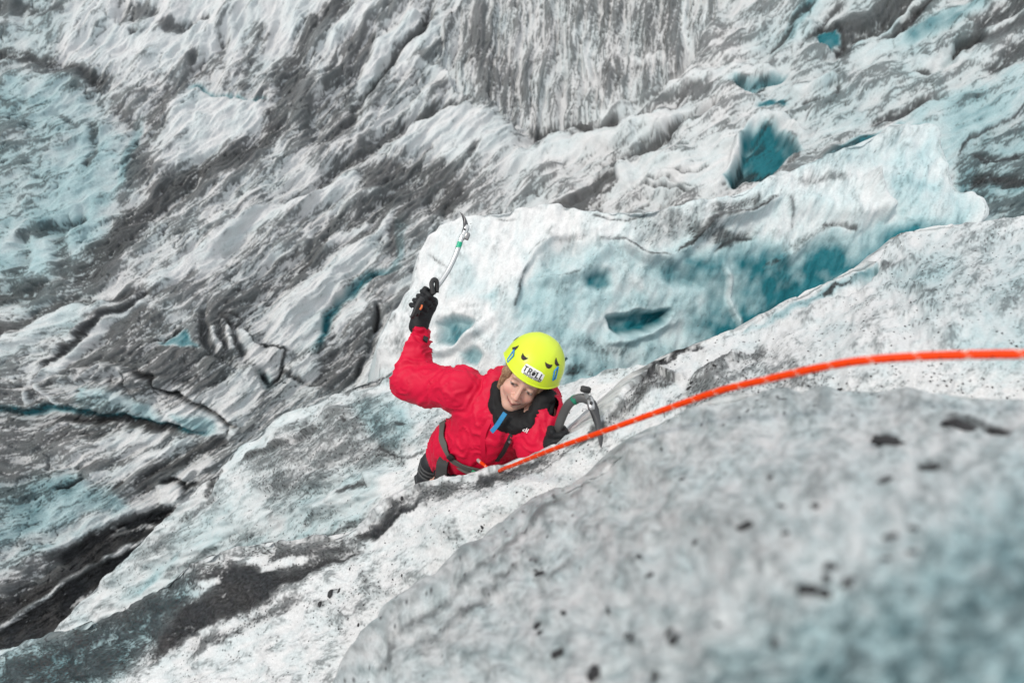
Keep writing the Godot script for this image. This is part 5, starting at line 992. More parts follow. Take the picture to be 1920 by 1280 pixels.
func loose_stones() -> void:
	var rock := paint(Color(0.022, 0.022, 0.024), 0.85)
	var shapes := []
	for k in 5:
		shapes.append(stone_mesh(400 + k))
	# chart x, chart y, half size in millimetres
	var sets := [
		["ice_shoulder", "small black cinder stone melted into the blurred ice shoulder", "cinders on the ice shoulder",
			[1410, 998, 7, 1520, 1104, 8, 1543, 1116, 5, 1548, 1056, 6, 1552, 1080, 5, 1672, 838, 12, 1680, 846, 8, 1742, 886, 7, 1760, 878, 4, 1672, 917, 6, 1250, 1182, 7, 1276, 1203, 6, 1050, 1226, 7, 1008, 1178, 6, 1018, 1190, 4, 1168, 1190, 5, 1193, 1198, 5, 1128, 1268, 7, 1122, 1282, 5, 1246, 1284, 6, 1010, 1076, 5, 1476, 1010, 4, 1660, 1040, 4, 1672, 1000, 5, 1705, 1030, 4, 1715, 992, 4, 1585, 1092, 5, 1600, 1086, 4, 1310, 1024, 4, 1208, 1060, 4, 1225, 1084, 4, 1478, 962, 4, 1458, 920, 4, 1540, 958, 4, 1290, 910, 3, 1062, 1152, 4, 1140, 1140, 4, 1450, 1215, 5, 1350, 1170, 3, 1792, 800, 8, 1812, 806, 9, 1880, 812, 8, 1270, 1205, 4],
			{0: "lone black cinder stone in the middle of the ice shoulder", 1: "bigger of two touching black cinders low on the ice shoulder", 5: "largest black cinder stone high on the right of the ice shoulder", 10: "black cinder stone above the bottom edge, left one of a pair", 12: "black cinder stone near the lower left crest of the ice shoulder"}],
		["ice_ledge", "small black cinder stone lying on the granular ice ledge", "cinders on the ice ledge",
			[1292, 727, 5, 1298, 722, 4, 1343, 702, 4, 1455, 738, 5, 1441, 758, 4, 906, 990, 3, 906, 1014, 3, 722, 1149, 4, 668, 1170, 3, 858, 1046, 3, 752, 930, 4, 655, 1066, 3, 1060, 1005, 2, 1577, 729, 4, 1612, 534, 3, 1100, 833, 2, 1085, 928, 3, 1000, 946, 2, 760, 1080, 3, 840, 1000, 2, 620, 1115, 5, 630, 1106, 4, 600, 1130, 4],
			{0: "ragged black cinder lump just above the rope on the ice ledge"}],
	]
	for s in sets:
		var at: Array = s[3]
		for k in range(0, at.size(), 3):
			var spot := chart_place(s[0], at[k], at[k + 1])
			var up: Vector3 = spot[1]
			var o := MeshInstance3D.new()
			o.name = "cinder_stone"
			o.mesh = shapes[rng.randi() % 5]
			o.material_override = rock
			add_child(o, true)
			var side := up.cross(Vector3(rng.randf() - 0.5, rng.randf() - 0.5, rng.randf() - 0.5)).normalized()
			var size: float = at[k + 2] * 0.0015 * spot[0].distance_to(CAM_AT) * (0.95 if s[0] == "ice_shoulder" else 0.6)
			o.transform = Transform3D(Basis(side * size * rng.randf_range(1.0, 1.6), up * size * 0.55, side.cross(up) * size * rng.randf_range(0.8, 1.2)), spot[0] + up * size * 0.1)
			var own: Dictionary = s[4]
			o.set_meta("label", own.get(k / 3, s[1]))
			o.set_meta("category", "stone")
			o.set_meta("group", s[2])
	grit("ice_ledge", 7000, 0.0009, 0.0026, "loose black ash grit scattered over the ice ledge", rock)
	grit("ice_apron", 2500, 0.002, 0.005, "loose black ash grit scattered over the ice apron", rock)


func grit(called: String, count: int, least: float, most: float, label: String, rock: Material) -> void:
	var s: Dictionary = surfaces[called]
	var place: PackedVector3Array = s.place
	var normals: PackedVector3Array = s.normals
	var ash: PackedFloat32Array = s.ash
	var clump := noise(450, 2)
	var chosen: Array[Transform3D] = []
	var tries := 0
	while chosen.size() < count and tries < count * 30:
		tries += 1
		var k := rng.randi_range(s.nu * int(s.nv * 0.08), place.size() - 1)
		var q := place[k]
		if rng.randf() > pow(ash[k], 1.3) * 1.2 + 0.05 + 0.35 * clump.get_noise_3d(q.x * 5.0, q.y * 5.0, q.z * 5.0):
			continue
		var up := normals[k]
		var side := up.cross(Vector3(rng.randf() - 0.5, rng.randf() - 0.5, rng.randf() - 0.5)).normalized()
		var size := lerpf(least, most, pow(rng.randf(), 3.0))
		chosen.append(Transform3D(Basis(side * size * 1.3, up * size * 0.8, side.cross(up) * size), q + up * size * 0.3))
	var m := MultiMesh.new()
	m.transform_format = MultiMesh.TRANSFORM_3D
	var grainy := SphereMesh.new()
	grainy.radial_segments = 6
	grainy.rings = 3
	grainy.radius = 1.0
	grainy.height = 2.0
	m.mesh = grainy
	m.instance_count = chosen.size()
	for k in chosen.size():
		m.set_instance_transform(k, chosen[k])
	var o := MultiMeshInstance3D.new()
	o.name = "ash_grit"
	o.multimesh = m
	o.material_override = rock
	add_child(o, true)
	o.set_meta("kind", "stuff")
	o.set_meta("label", label)


# ---------------------------------------------------------------- shaping tools
# A distance field on a grid, joined with smooth minima and meshed as surface nets.
class Blob:
	var lo: Vector3
	var cell: float
	var n: Vector3i
	var f := PackedFloat32Array()
	var verts := PackedVector3Array()
	var normals := PackedVector3Array()
	var index := PackedInt32Array()

	func _init(a: Vector3, b: Vector3, size: float) -> void:
		lo = a
		cell = size
		n = Vector3i(((b - a) / size).ceil()) + Vector3i.ONE
		f.resize(n.x * n.y * n.z)
		f.fill(1.0)

	func reach(a: Vector3, b: Vector3, r: float) -> Array:
		var p := Vector3i(((a.min(b) - Vector3.ONE * r - lo) / cell).floor()).clamp(Vector3i.ZERO, n - Vector3i.ONE)
		var q := Vector3i(((a.max(b) + Vector3.ONE * r - lo) / cell).ceil()).clamp(Vector3i.ZERO, n - Vector3i.ONE)
		return [p, q]

	func join(at: int, d: float, k: float) -> void:
		var was := f[at]
		var h := maxf(k - absf(was - d), 0.0) / k
		f[at] = minf(was, d) - h * h * k * 0.25

	func bone(a: Vector3, b: Vector3, ra: float, rb: float, k := 0.03) -> void:
		var box := reach(a, b, maxf(ra, rb) + k + 2.0 * cell)
		var p: Vector3i = box[0]
		var q: Vector3i = box[1]
		var e := b - a
		var ee := maxf(e.length_squared(), 1e-9)
		for z in range(p.z, q.z + 1):
			for y in range(p.y, q.y + 1):
				var at := (z * n.y + y) * n.x + p.x
				var w := lo + Vector3(p.x, y, z) * cell - a
				for x in range(p.x, q.x + 1):
					var t := clampf(w.dot(e) / ee, 0.0, 1.0)
					join(at, (w - e * t).length() - lerpf(ra, rb, t), k)
					w.x += cell
					at += 1

	# an ellipsoid in the frame of a basis; cut takes it away
	func ball(c: Vector3, r: Vector3, turn := Basis.IDENTITY, k := 0.02, cut := false) -> void:
		var big := maxf(r.x, maxf(r.y, r.z)) + k + 2.0 * cell
		var box := reach(c, c, big)
		var p: Vector3i = box[0]
		var q: Vector3i = box[1]
		var back := turn.inverse()
		var small := minf(r.x, minf(r.y, r.z))
		for z in range(p.z, q.z + 1):
			for y in range(p.y, q.y + 1):
				for x in range(p.x, q.x + 1):
					var w := back * (lo + Vector3(x, y, z) * cell - c)
					var s := (w / r).length()
					var g := (w / (r * r)).length()
					var d := s * (s - 1.0) / g if s > 0.05 else -small
					var at := (z * n.y + y) * n.x + x
					if cut:
						var was := f[at]
						var h := maxf(k - absf(was + d), 0.0) / k
						f[at] = maxf(was, -d) + h * h * k * 0.25
					else:
						join(at, d, k)

	func build() -> void:
		var id := PackedInt32Array()
		id.resize(f.size())
		id.fill(-1)
		var sx := 1
		var sy := n.x
		var sz := n.x * n.y
		for z in n.z - 1:
			for y in n.y - 1:
				for x in n.x - 1:
					var at := z * sz + y * sy + x
					var a := f[at]
					var b := f[at + sx]
					var c := f[at + sy]
					var d := f[at + sx + sy]
					var e := f[at + sz]
					var g := f[at + sz + sx]
					var h := f[at + sz + sy]
					var k := f[at + sz + sx + sy]
					var least := minf(minf(minf(a, b), minf(c, d)), minf(minf(e, g), minf(h, k)))
					if least >= 0.0:
						continue
					var most := maxf(maxf(maxf(a, b), maxf(c, d)), maxf(maxf(e, g), maxf(h, k)))
					if most < 0.0:
						continue
					var sum := Vector3.ZERO
					var hits := 0
					if (a < 0.0) != (b < 0.0): sum += Vector3(a / (a - b), 0, 0); hits += 1
					if (c < 0.0) != (d < 0.0): sum += Vector3(c / (c - d), 1, 0); hits += 1
					if (e < 0.0) != (g < 0.0): sum += Vector3(e / (e - g), 0, 1); hits += 1
					if (h < 0.0) != (k < 0.0): sum += Vector3(h / (h - k), 1, 1); hits += 1
					if (a < 0.0) != (c < 0.0): sum += Vector3(0, a / (a - c), 0); hits += 1
					if (b < 0.0) != (d < 0.0): sum += Vector3(1, b / (b - d), 0); hits += 1
					if (e < 0.0) != (h < 0.0): sum += Vector3(0, e / (e - h), 1); hits += 1
					if (g < 0.0) != (k < 0.0): sum += Vector3(1, g / (g - k), 1); hits += 1
					if (a < 0.0) != (e < 0.0): sum += Vector3(0, 0, a / (a - e)); hits += 1
					if (b < 0.0) != (g < 0.0): sum += Vector3(1, 0, b / (b - g)); hits += 1
					if (c < 0.0) != (h < 0.0): sum += Vector3(0, 1, c / (c - h)); hits += 1
					if (d < 0.0) != (k < 0.0): sum += Vector3(1, 1, d / (d - k)); hits += 1
					id[at] = verts.size()
					verts.append(lo + (Vector3(x, y, z) + sum / hits) * cell)
					normals.append(Vector3(b + d + g + k - a - c - e - h, c + d + h + k - a - b - e - g, e + g + h + k - a - b - c - d).normalized())
		for z in range(1, n.z - 1):
			for y in range(1, n.y - 1):
				for x in range(1, n.x - 1):
					var at := z * sz + y * sy + x
					if id[at] < 0:
						continue
					var s := f[at] < 0.0
					if s != (f[at + sx] < 0.0):
						quad(id[at - sy - sz], id[at - sz], id[at], id[at - sy], s)
					if s != (f[at + sy] < 0.0):
						quad(id[at - sx - sz], id[at - sx], id[at], id[at - sz], s)
					if s != (f[at + sz] < 0.0):
						quad(id[at - sx - sy], id[at - sy], id[at], id[at - sx], s)

	func quad(a: int, b: int, c: int, d: int, flip: bool) -> void:
		if a < 0 or b < 0 or c < 0 or d < 0:
			return
		index.append_array([a, c, b, a, d, c] if flip else [a, b, c, a, c, d])


func smooth_normals(v: PackedVector3Array, index: PackedInt32Array) -> PackedVector3Array:
	var out := PackedVector3Array()
	out.resize(v.size())
	for k in range(0, index.size(), 3):
		var a := index[k]
		var b := index[k + 1]
		var c := index[k + 2]
		var g := (v[c] - v[a]).cross(v[b] - v[a])
		out[a] += g
		out[b] += g
		out[c] += g
	for k in v.size():
		out[k] = out[k].normalized()
	return out


# draws every point towards its neighbours, which takes the steps of the grid out
func relax(b: Blob, times: int) -> void:
	for n in times:
		var sum := PackedVector3Array()
		sum.resize(b.verts.size())
		var count := PackedInt32Array()
		count.resize(b.verts.size())
		for k in range(0, b.index.size(), 3):
			for e in 3:
				var i := b.index[k + e]
				var m := b.index[k + (e + 1) % 3]
				sum[i] += b.verts[m]
				sum[m] += b.verts[i]
				count[i] += 1
				count[m] += 1
		for k in b.verts.size():
			if count[k]:
				b.verts[k] = b.verts[k].lerp(sum[k] / count[k], 0.6)
	b.normals = smooth_normals(b.verts, b.index)


func mesh_of(v: PackedVector3Array, normals: PackedVector3Array, index: PackedInt32Array, colors := PackedColorArray(), uv := PackedVector2Array()) -> ArrayMesh:
	var arrays := []
	arrays.resize(Mesh.ARRAY_MAX)
	arrays[Mesh.ARRAY_VERTEX] = v
	arrays[Mesh.ARRAY_NORMAL] = normals
	arrays[Mesh.ARRAY_INDEX] = index
	if colors.size():
		arrays[Mesh.ARRAY_COLOR] = colors
	if uv.size():
		arrays[Mesh.ARRAY_TEX_UV] = uv
	var m := ArrayMesh.new()
	m.add_surface_from_arrays(Mesh.PRIMITIVE_TRIANGLES, arrays)
	return m


func moved(v: PackedVector3Array, by: Vector3) -> PackedVector3Array:
	var out := v.duplicate()
	for k in out.size():
		out[k] += by
	return out


func part(called: String, mesh: Mesh, m: Material, parent: Node3D) -> MeshInstance3D:
	var o := MeshInstance3D.new()
	o.name = called
	o.mesh = mesh
	o.material_override = m
	parent.add_child(o, true)
	return o


func thing(called: String, label: String, category: String, at: Vector3, group := "") -> Node3D:
	var o := Node3D.new()
	o.name = called
	add_child(o, true)
	o.position = at
	o.set_meta("label", label)
	o.set_meta("category", category)
	if group:
		o.set_meta("group", group)
	return o


func paint(c: Color, rough: float, metal := 0.0, spec := 0.5) -> StandardMaterial3D:
	var m := StandardMaterial3D.new()
	m.albedo_color = c.linear_to_srgb()
	m.roughness = rough
	m.metallic = metal
	m.metallic_specular = spec
	return m


func points(flat: Array) -> PackedVector3Array:
	var out := PackedVector3Array()
	for k in range(0, flat.size(), 3):
		out.append(Vector3(flat[k], flat[k + 1], flat[k + 2]))
	return out


func smooth_path(p: PackedVector3Array, steps: int) -> PackedVector3Array:
	var out := PackedVector3Array()
	for k in p.size() - 1:
		for s in steps:
			out.append(p[k].cubic_interpolate(p[k + 1], p[maxi(k - 1, 0)], p[mini(k + 2, p.size() - 1)], float(s) / steps))
	out.append(p[p.size() - 1])
	return out


# a tube along a path; shape gives [half width, half height] at share t, side the direction of the width
func tube(p: PackedVector3Array, shape: Callable, sides := 12, side := Vector3.ZERO, power := 1.0) -> ArrayMesh:
	var v := PackedVector3Array()
	var uv := PackedVector2Array()
	var index := PackedInt32Array()
	var x := side if side != Vector3.ZERO else (p[1] - p[0]).cross(Vector3(0.31, 0.77, 0.55)).normalized()
	var run := 0.0
	var last := p.size() - 1
	var ring := sides + 1
	for k in p.size():
		var t := (p[mini(k + 1, last)] - p[maxi(k - 1, 0)]).normalized()
		if k > 0:
			run += p[k].distance_to(p[k - 1])
		x = (x - t * x.dot(t)).normalized()
		var y := t.cross(x)
		var s: Array = shape.call(float(k) / last)
		for i in ring:
			var a := TAU * i / sides
			var c := cos(a)
			var d := sin(a)
			if power != 1.0:
				c = signf(c) * pow(absf(c), power)
				d = signf(d) * pow(absf(d), power)
			v.append(p[k] + x * (c * s[0]) + y * (d * s[1]))
			uv.append(Vector2(run, float(i) / sides))
	for k in last:
		for i in sides:
			var a := k * ring + i
			index.append_array([a, a + ring, a + 1, a + 1, a + ring, a + ring + 1])
	for e in [0, last]:
		var c := v.size()
		v.append(p[e])
		uv.append(Vector2(run if e else 0.0, 0.5))
		for i in sides:
			var a: int = e * ring + i
			index.append_array([c, a, a + 1] if e == 0 else [c, a + 1, a])
	return mesh_of(v, smooth_normals(v, index), index, PackedColorArray(), uv)


func box_at(c: Vector3, x: Vector3, y: Vector3, z: Vector3, bevel := 0.15) -> ArrayMesh:
	# a block with cut edges, half axes x, y, z
	var st := SurfaceTool.new()
	st.begin(Mesh.PRIMITIVE_TRIANGLES)
	var b := 1.0 - bevel
	var rings := [[b, -1.0], [1.0, -b], [1.0, b], [b, 1.0]]
	var outline := [[1.0, b], [b, 1.0], [-b, 1.0], [-1.0, b], [-1.0, -b], [-b, -1.0], [b, -1.0], [1.0, -b]]
	var pt := func(r: Array, o: Array) -> Vector3: return c + x * (o[0] * r[0]) + y * (o[1] * r[0]) + z * r[1]
	var flip: bool = x.cross(y).dot(z) < 0.0
	for k in 3:
		for i in 8:
			var q := [pt.call(rings[k], outline[i]), pt.call(rings[k], outline[(i + 1) % 8]), pt.call(rings[k + 1], outline[(i + 1) % 8]), pt.call(rings[k + 1], outline[i])]
			for t in ([0, 1, 2, 0, 2, 3] if flip else [0, 2, 1, 0, 3, 2]):
				st.add_vertex(q[t])
	for e in [0, 3]:
		for i in range(1, 7):
			var q := [pt.call(rings[e], outline[0]), pt.call(rings[e], outline[i]), pt.call(rings[e], outline[i + 1])]
			for t in ([0, 1, 2] if (e == 0) != flip else [0, 2, 1]):
				st.add_vertex(q[t])
	st.generate_normals()
	return st.commit()


# a flat blade: an outline in a plane given by two axes, with thickness
func plate(at: Vector3, x: Vector3, y: Vector3, outline: Array, thick: float) -> ArrayMesh:
	var z := x.cross(y).normalized() * thick * 0.5
	var poly := PackedVector2Array()
	for k in range(0, outline.size(), 2):
		poly.append(Vector2(outline[k], outline[k + 1]))
	if Geometry2D.is_polygon_clockwise(poly):
		poly.reverse()
	var tri := Geometry2D.triangulate_polygon(poly)
	var st := SurfaceTool.new()
	st.begin(Mesh.PRIMITIVE_TRIANGLES)
	for k in range(0, tri.size(), 3):
		for m in [0, 2, 1]:
			var q := poly[tri[k + m]]
			st.add_vertex(at + x * q.x + y * q.y + z)
		for m in [0, 1, 2]:
			var q := poly[tri[k + m]]
			st.add_vertex(at + x * q.x + y * q.y - z)
	for k in poly.size():
		var a := at + x * poly[k].x + y * poly[k].y
		var b := at + x * poly[(k + 1) % poly.size()].x + y * poly[(k + 1) % poly.size()].y
		for q in [a + z, b + z, b - z, a + z, b - z, a - z]:
			st.add_vertex(q)
	st.generate_normals()
	return st.commit()


# a band of cloth laid on a body: points with the outward direction at each, a width and a thickness
func strap(p: PackedVector3Array, out: PackedVector3Array, width: float, thick: float, lift := 0.003) -> ArrayMesh:
	var v := PackedVector3Array()
	var index := PackedInt32Array()
	var last := p.size() - 1
	for k in p.size():
		var t := (p[mini(k + 1, last)] - p[maxi(k - 1, 0)]).normalized()
		var side := t.cross(out[k]).normalized() * width * 0.5
		var o := out[k] * thick
		var c := p[k] + out[k] * lift
		v.append_array([c - side, c - side + o, c - side * 0.9 + o * 1.2, c + side * 0.9 + o * 1.2, c + side + o, c + side])
	for k in last:
		for i in 6:
			var a := k * 6 + i
			var b := k * 6 + (i + 1) % 6
			index.append_array([a, a + 6, b, b, a + 6, b + 6])
	for e in [0, last]:
		for i in range(1, 5):
			index.append_array([e * 6, e * 6 + i, e * 6 + i + 1] if e == 0 else [e * 6, e * 6 + i + 1, e * 6 + i])
	return mesh_of(v, smooth_normals(v, index), index)


# the point of a surface that lies nearest to the line from the viewer's place through a point
func on_surface(v: PackedVector3Array, normals: PackedVector3Array, through: Vector3, near := 0.007) -> Array:
	var w := (through - CAM_AT).normalized()
	var best := 1e9
	var pick := 0
	for k in v.size():
		var q := v[k] - CAM_AT
		var t := q.dot(w)
		var off := (q - w * t).length()
		var score := t + maxf(0.0, off - near) * 60.0
		if score < best:
			best = score
			pick = k
	return [v[pick], normals[pick]]


func laid(v: PackedVector3Array, normals: PackedVector3Array, flat: Array, steps := 4) -> Array:
	var p := PackedVector3Array()
	var o := PackedVector3Array()
	for q in points(flat):
		var hit := on_surface(v, normals, q)
		p.append(hit[0])
		o.append(hit[1])
	var path := smooth_path(p, steps)
	var out := smooth_path(o, steps)
	for k in out.size():
		out[k] = out[k].normalized()
	return [path, out]


# ---------------------------------------------------------------- the climber
const HEAD_X := Vector3(0.9937, -0.0719, 0.0857)
const HEAD_Y := Vector3(0.0968, 0.9362, -0.3379)
const HEAD_Z := Vector3(-0.0559, 0.3440, 0.9373)
const HEAD_AT := Vector3(0.097, 8.614, -1.04)
const PERSON_AT := Vector3(-0.025, 7.595, -0.836)


func head_point(x: float, y: float, z: float) -> Vector3:
	return HEAD_AT + HEAD_X * x + HEAD_Y * y + HEAD_Z * z


func cloth(c: Color, rough: float, sheen: float, bump: float) -> StandardMaterial3D:
	var m := paint(c, rough, 0.0, 0.35)
	m.rim_enabled = sheen > 0.0
	m.rim = sheen
	m.rim_tint = 0.6
	m.uv1_triplanar = true
	m.uv1_world_triplanar = true
	m.uv1_scale = Vector3.ONE * 9.0
	m.albedo_texture = grain(21, 0.03, 0.86)
	m.heightmap_enabled = true
	m.heightmap_texture = grain(22, 0.06, 0.0)
	m.heightmap_scale = bump
	return m


func climber() -> void:
	var who := thing("person", "climber in a red jacket and yellow helmet hanging on the ice wall", "person", PERSON_AT)
	var o := -PERSON_AT
	var r_shoulder := Vector3(-0.104, 8.384, -1.03)
	var r_elbow := Vector3(-0.317, 8.241, -1.062)
	var r_wrist := Vector3(-0.387, 8.358, -1.248)
	var l_shoulder := Vector3(0.201, 8.549, -0.962)
	var l_elbow := Vector3(0.221, 8.505, -0.848)
	var l_wrist := Vector3(0.261, 8.609, -0.832)
	var chest := Vector3(0.088, 8.358, -0.968)
	var belly := Vector3(0.057, 8.235, -0.946)
	var belt := Vector3(-0.005, 8.12, -0.949)
	var pelvis := Vector3(-0.043, 8.01, -0.958)
	var r_hip := Vector3(-0.014, 7.995, -0.908)
	var r_knee := Vector3(0.145, 8.156, -0.712)
	var r_ankle := Vector3(-0.098, 7.78, -0.901)
	var l_hip := Vector3(0.054, 8.014, -0.931)
	var l_knee := Vector3(0.243, 7.963, -0.762)
	var l_ankle := Vector3(0.132, 7.36, -0.82)
	# body: one skin from head to feet, the head on a finer grid
	var b := Blob.new(Vector3(-0.014, 8.072, -0.969) - Vector3(0.62, 0.75, 0.6), Vector3(-0.014, 8.072, -0.969) + Vector3(0.62, 0.8, 0.6), 0.014)
	b.bone(pelvis, belt, 0.09, 0.09, 0.05)
	b.bone(belt, chest, 0.09, 0.11, 0.05)
	b.bone(chest, r_shoulder, 0.085, 0.055, 0.05)
	b.bone(chest, l_shoulder, 0.085, 0.05, 0.05)
	b.bone(chest, head_point(0, -0.09, -0.01), 0.06, 0.045, 0.03)
	b.bone(r_shoulder, r_elbow, 0.05, 0.04, 0.02)
	b.bone(r_elbow, r_wrist, 0.04, 0.028, 0.02)
	b.bone(l_shoulder, l_elbow, 0.05, 0.04, 0.02)
	b.bone(l_elbow, l_wrist, 0.035, 0.026, 0.02)
	b.bone(r_hip, r_knee, 0.075, 0.05, 0.03)
	b.bone(r_knee, r_ankle, 0.045, 0.028, 0.02)
	b.bone(l_hip, l_knee, 0.075, 0.05, 0.03)
	b.bone(l_knee, l_ankle, 0.05, 0.035, 0.02)
	b.build()
	var h := Blob.new(HEAD_AT - Vector3.ONE * 0.17, HEAD_AT + Vector3.ONE * 0.15, 0.0032)
	var turn := Basis(HEAD_X, HEAD_Y, HEAD_Z)
	h.ball(head_point(0, 0.03, -0.015), Vector3(0.072, 0.09, 0.09), turn, 0.02)
	h.ball(head_point(0, -0.04, 0.03), Vector3(0.055, 0.072, 0.058), turn, 0.03)
	h.bone(head_point(0, -0.09, -0.02), head_point(0, -0.15, -0.03), 0.048, 0.048, 0.02)
	h.ball(head_point(0, -0.098, 0.064), Vector3(0.021, 0.017, 0.018), turn, 0.02)
	h.bone(head_point(-0.045, -0.07, 0.02), head_point(-0.012, -0.1, 0.058), 0.018, 0.014, 0.025)
	h.bone(head_point(0.045, -0.07, 0.02), head_point(0.012, -0.1, 0.058), 0.018, 0.014, 0.025)
	for s in [-1.0, 1.0]:
		h.ball(head_point(s * 0.036, -0.034, 0.060), Vector3(0.022, 0.018, 0.020), turn, 0.02)
		h.ball(head_point(s * 0.031, 0.006, 0.094), Vector3(0.019, 0.012, 0.012), turn, 0.010, true)
	h.bone(head_point(-0.036, 0.024, 0.074), head_point(0.036, 0.024, 0.074), 0.011, 0.011, 0.016)
	h.bone(head_point(0, 0.012, 0.084), head_point(0, -0.030, 0.104), 0.007, 0.0105, 0.010)
	for s in [-1.0, 1.0]:
		h.ball(head_point(s * 0.011, -0.035, 0.095), Vector3(0.009, 0.007, 0.010), turn, 0.008)
		h.ball(head_point(s * 0.031, 0.004, 0.078), Vector3(0.0135, 0.0115, 0.0115), turn, 0.003)
		h.bone(head_point(0, -0.0640, 0.0885), head_point(s * 0.028, -0.0545, 0.074), 0.0048, 0.003, 0.005)
		h.bone(head_point(0, -0.0735, 0.0872), head_point(s * 0.024, -0.060, 0.077), 0.0052, 0.003, 0.005)
	h.build()
	var colors := PackedColorArray()
	var skin := Color(0.62, 0.37, 0.29)
	for k in b.verts.size():
		colors.append(skin)
	var back := turn.inverse()
	for k in h.verts.size():
		var q := back * (h.verts[k] - HEAD_AT)
		var c := skin
		var rosy := exp(-(pow((absf(q.x) - 0.036) / 0.018, 2) + pow((q.y + 0.032) / 0.016, 2))) * float(q.z > 0.04)
		c = c.lerp(Color(0.62, 0.25, 0.20), 0.55 * rosy)
		c = c.lerp(Color(0.62, 0.26, 0.21), 0.4 * exp(-(pow(q.x / 0.012, 2) + pow((q.y + 0.032) / 0.01, 2))) * float(q.z > 0.09))
		var lip := exp(-pow(q.x / 0.026, 4) - pow((q.y + 0.069 - 15.0 * q.x * q.x) / 0.0068, 4)) * float(q.z > 0.07)
		c = c.lerp(Color(0.45, 0.15, 0.13), 0.75 * lip)
		if absf(q.y + 0.0688 - 17.0 * q.x * q.x) < 0.0018 and absf(q.x) < 0.029 and q.z > 0.07:
			c = Color(0.16, 0.05, 0.045)
		var ex := absf(q.x) - 0.031
		if q.z > 0.06:
			var brow := exp(-pow(ex / 0.018, 4) - pow((q.y - 0.024 + 6.0 * ex * ex) / 0.0042, 2))
			c = c.lerp(Color(0.20, 0.115, 0.07), 0.75 * brow)
			var eye := pow(ex / 0.0130, 2) + pow((q.y - 0.003) / 0.0046, 2)
			if eye < 1.0:
				c = Color(0.36, 0.31, 0.29)
				if Vector2(ex * signf(q.x) + 0.002, q.y - 0.003).length() < 0.0058:
					c = Color(0.05, 0.035, 0.025)
			elif eye < 2.4 and q.y > 0.001:
				c = c.lerp(Color(0.16, 0.085, 0.065), 0.7)
		colors.append(c)
	var first := b.verts.size()
	var v := b.verts.duplicate()
	v.append_array(h.verts)
	var index := b.index.duplicate()
	for k in h.index:
		index.append(k + first)
	var skin_m := StandardMaterial3D.new()
	skin_m.vertex_color_use_as_albedo = true
	skin_m.roughness = 0.5
	skin_m.subsurf_scatter_enabled = true
	skin_m.subsurf_scatter_strength = 0.15
	part("body", mesh_of(moved(v, o), smooth_normals(v, index), index, colors), skin_m, who)

	# jacket
	var red := cloth(Color(0.66, 0.003, 0.042), 0.55, 0.12, 0.04)
	var mid := Vector3(-0.045, 8.299, -1.006)
	var j := Blob.new(mid - Vector3(0.36, 0.33, 0.36), mid + Vector3(0.36, 0.33, 0.36), 0.0075)
	j.bone(Vector3(-0.03, 8.023, -0.958), belt, 0.128, 0.124, 0.05)
	j.bone(belt, belly, 0.124, 0.128, 0.05)
	j.bone(belly, chest, 0.126, 0.132, 0.06)
	j.bone(Vector3(0.027, 8.329, -1.011), r_shoulder, 0.11, 0.083, 0.06)
	j.bone(Vector3(0.129, 8.424, -0.969), l_shoulder, 0.10, 0.072, 0.05)
	j.bone(r_shoulder, Vector3(-0.249, 8.272, -1.052), 0.085, 0.082, 0.03)
	j.bone(Vector3(-0.249, 8.272, -1.052), r_elbow, 0.082, 0.084, 0.03)
	j.bone(r_elbow, Vector3(-0.38, 8.337, -1.223), 0.080, 0.056, 0.03)
	j.bone(l_shoulder, l_elbow, 0.072, 0.060, 0.03)
	j.bone(l_elbow, Vector3(0.244, 8.563, -0.839), 0.058, 0.050, 0.03)
	# hood and collar bunched round the neck
	var ring := points([0.003, 8.473, -1.074, 0.017, 8.451, -1.001, 0.05, 8.448, -0.935, 0.101, 8.465, -0.893, 0.158, 8.496, -0.883, 0.206, 8.545, -0.895, 0.227, 8.586, -0.928, 0.223, 8.584, -0.988, 0.207, 8.538, -1.058])
	for k in ring.size() - 1:
		j.bone(ring[k], ring[k + 1], 0.034, 0.034, 0.025)
	j.bone(Vector3(0.006, 8.452, -1.08), Vector3(0.11, 8.447, -1.183), 0.05, 0.06, 0.03)
	j.bone(Vector3(0.11, 8.447, -1.183), Vector3(0.221, 8.504, -1.08), 0.06, 0.04, 0.03)
	j.ball(Vector3(0.121, 8.565, -0.934), Vector3(0.062, 0.062, 0.08), Basis.IDENTITY, 0.012, true)
	j.build()
	relax(j, 4)
	var folds := noise(301, 2)
	var crease := noise(302, 2)
	var jn := j.normals
	for k in j.verts.size():
		var q := j.verts[k]
		var n1 := folds.get_noise_3d(q.x * 5.0, q.y * 5.0, q.z * 5.0)
		# long soft folds that hang down the body, with sharper creases along them
		var n2 := crease.get_noise_3d(q.x * 8.0 + n1 * 1.5, q.y * 2.2 + n1, q.z * 8.0 + 5.0)
		var n3 := crease.get_noise_3d(q.x * 16.0 - 9.0, q.y * 26.0 + 2.0 * n1, q.z * 16.0)
		var fold := 0.0095 * (pow(1.0 - minf(1.0, 2.0 * absf(n2)), 1.7) - 0.28) + 0.004 * n1 + 0.0012 * (0.5 - 2.0 * absf(n3))
		# sleeves ruck up across the arm
		var arm := r_elbow.distance_to(Geometry3D.get_closest_point_to_segment(q, r_elbow, r_wrist))
		var near_arm := q.distance_to(Geometry3D.get_closest_point_to_segment(q, r_elbow, r_wrist))
		if near_arm < 0.1:
			fold += 0.0055 * (0.5 - absf(sin(arm * 36.0 + 4.0 * n1 + 2.5 * n2))) * 2.0 * smoothstep(0.1, 0.07, near_arm)
		j.verts[k] = q + jn[k] * fold
	jn = smooth_normals(j.verts, j.index)
	var jacket := part("jacket", mesh_of(moved(j.verts, o), jn, j.index), red, who)
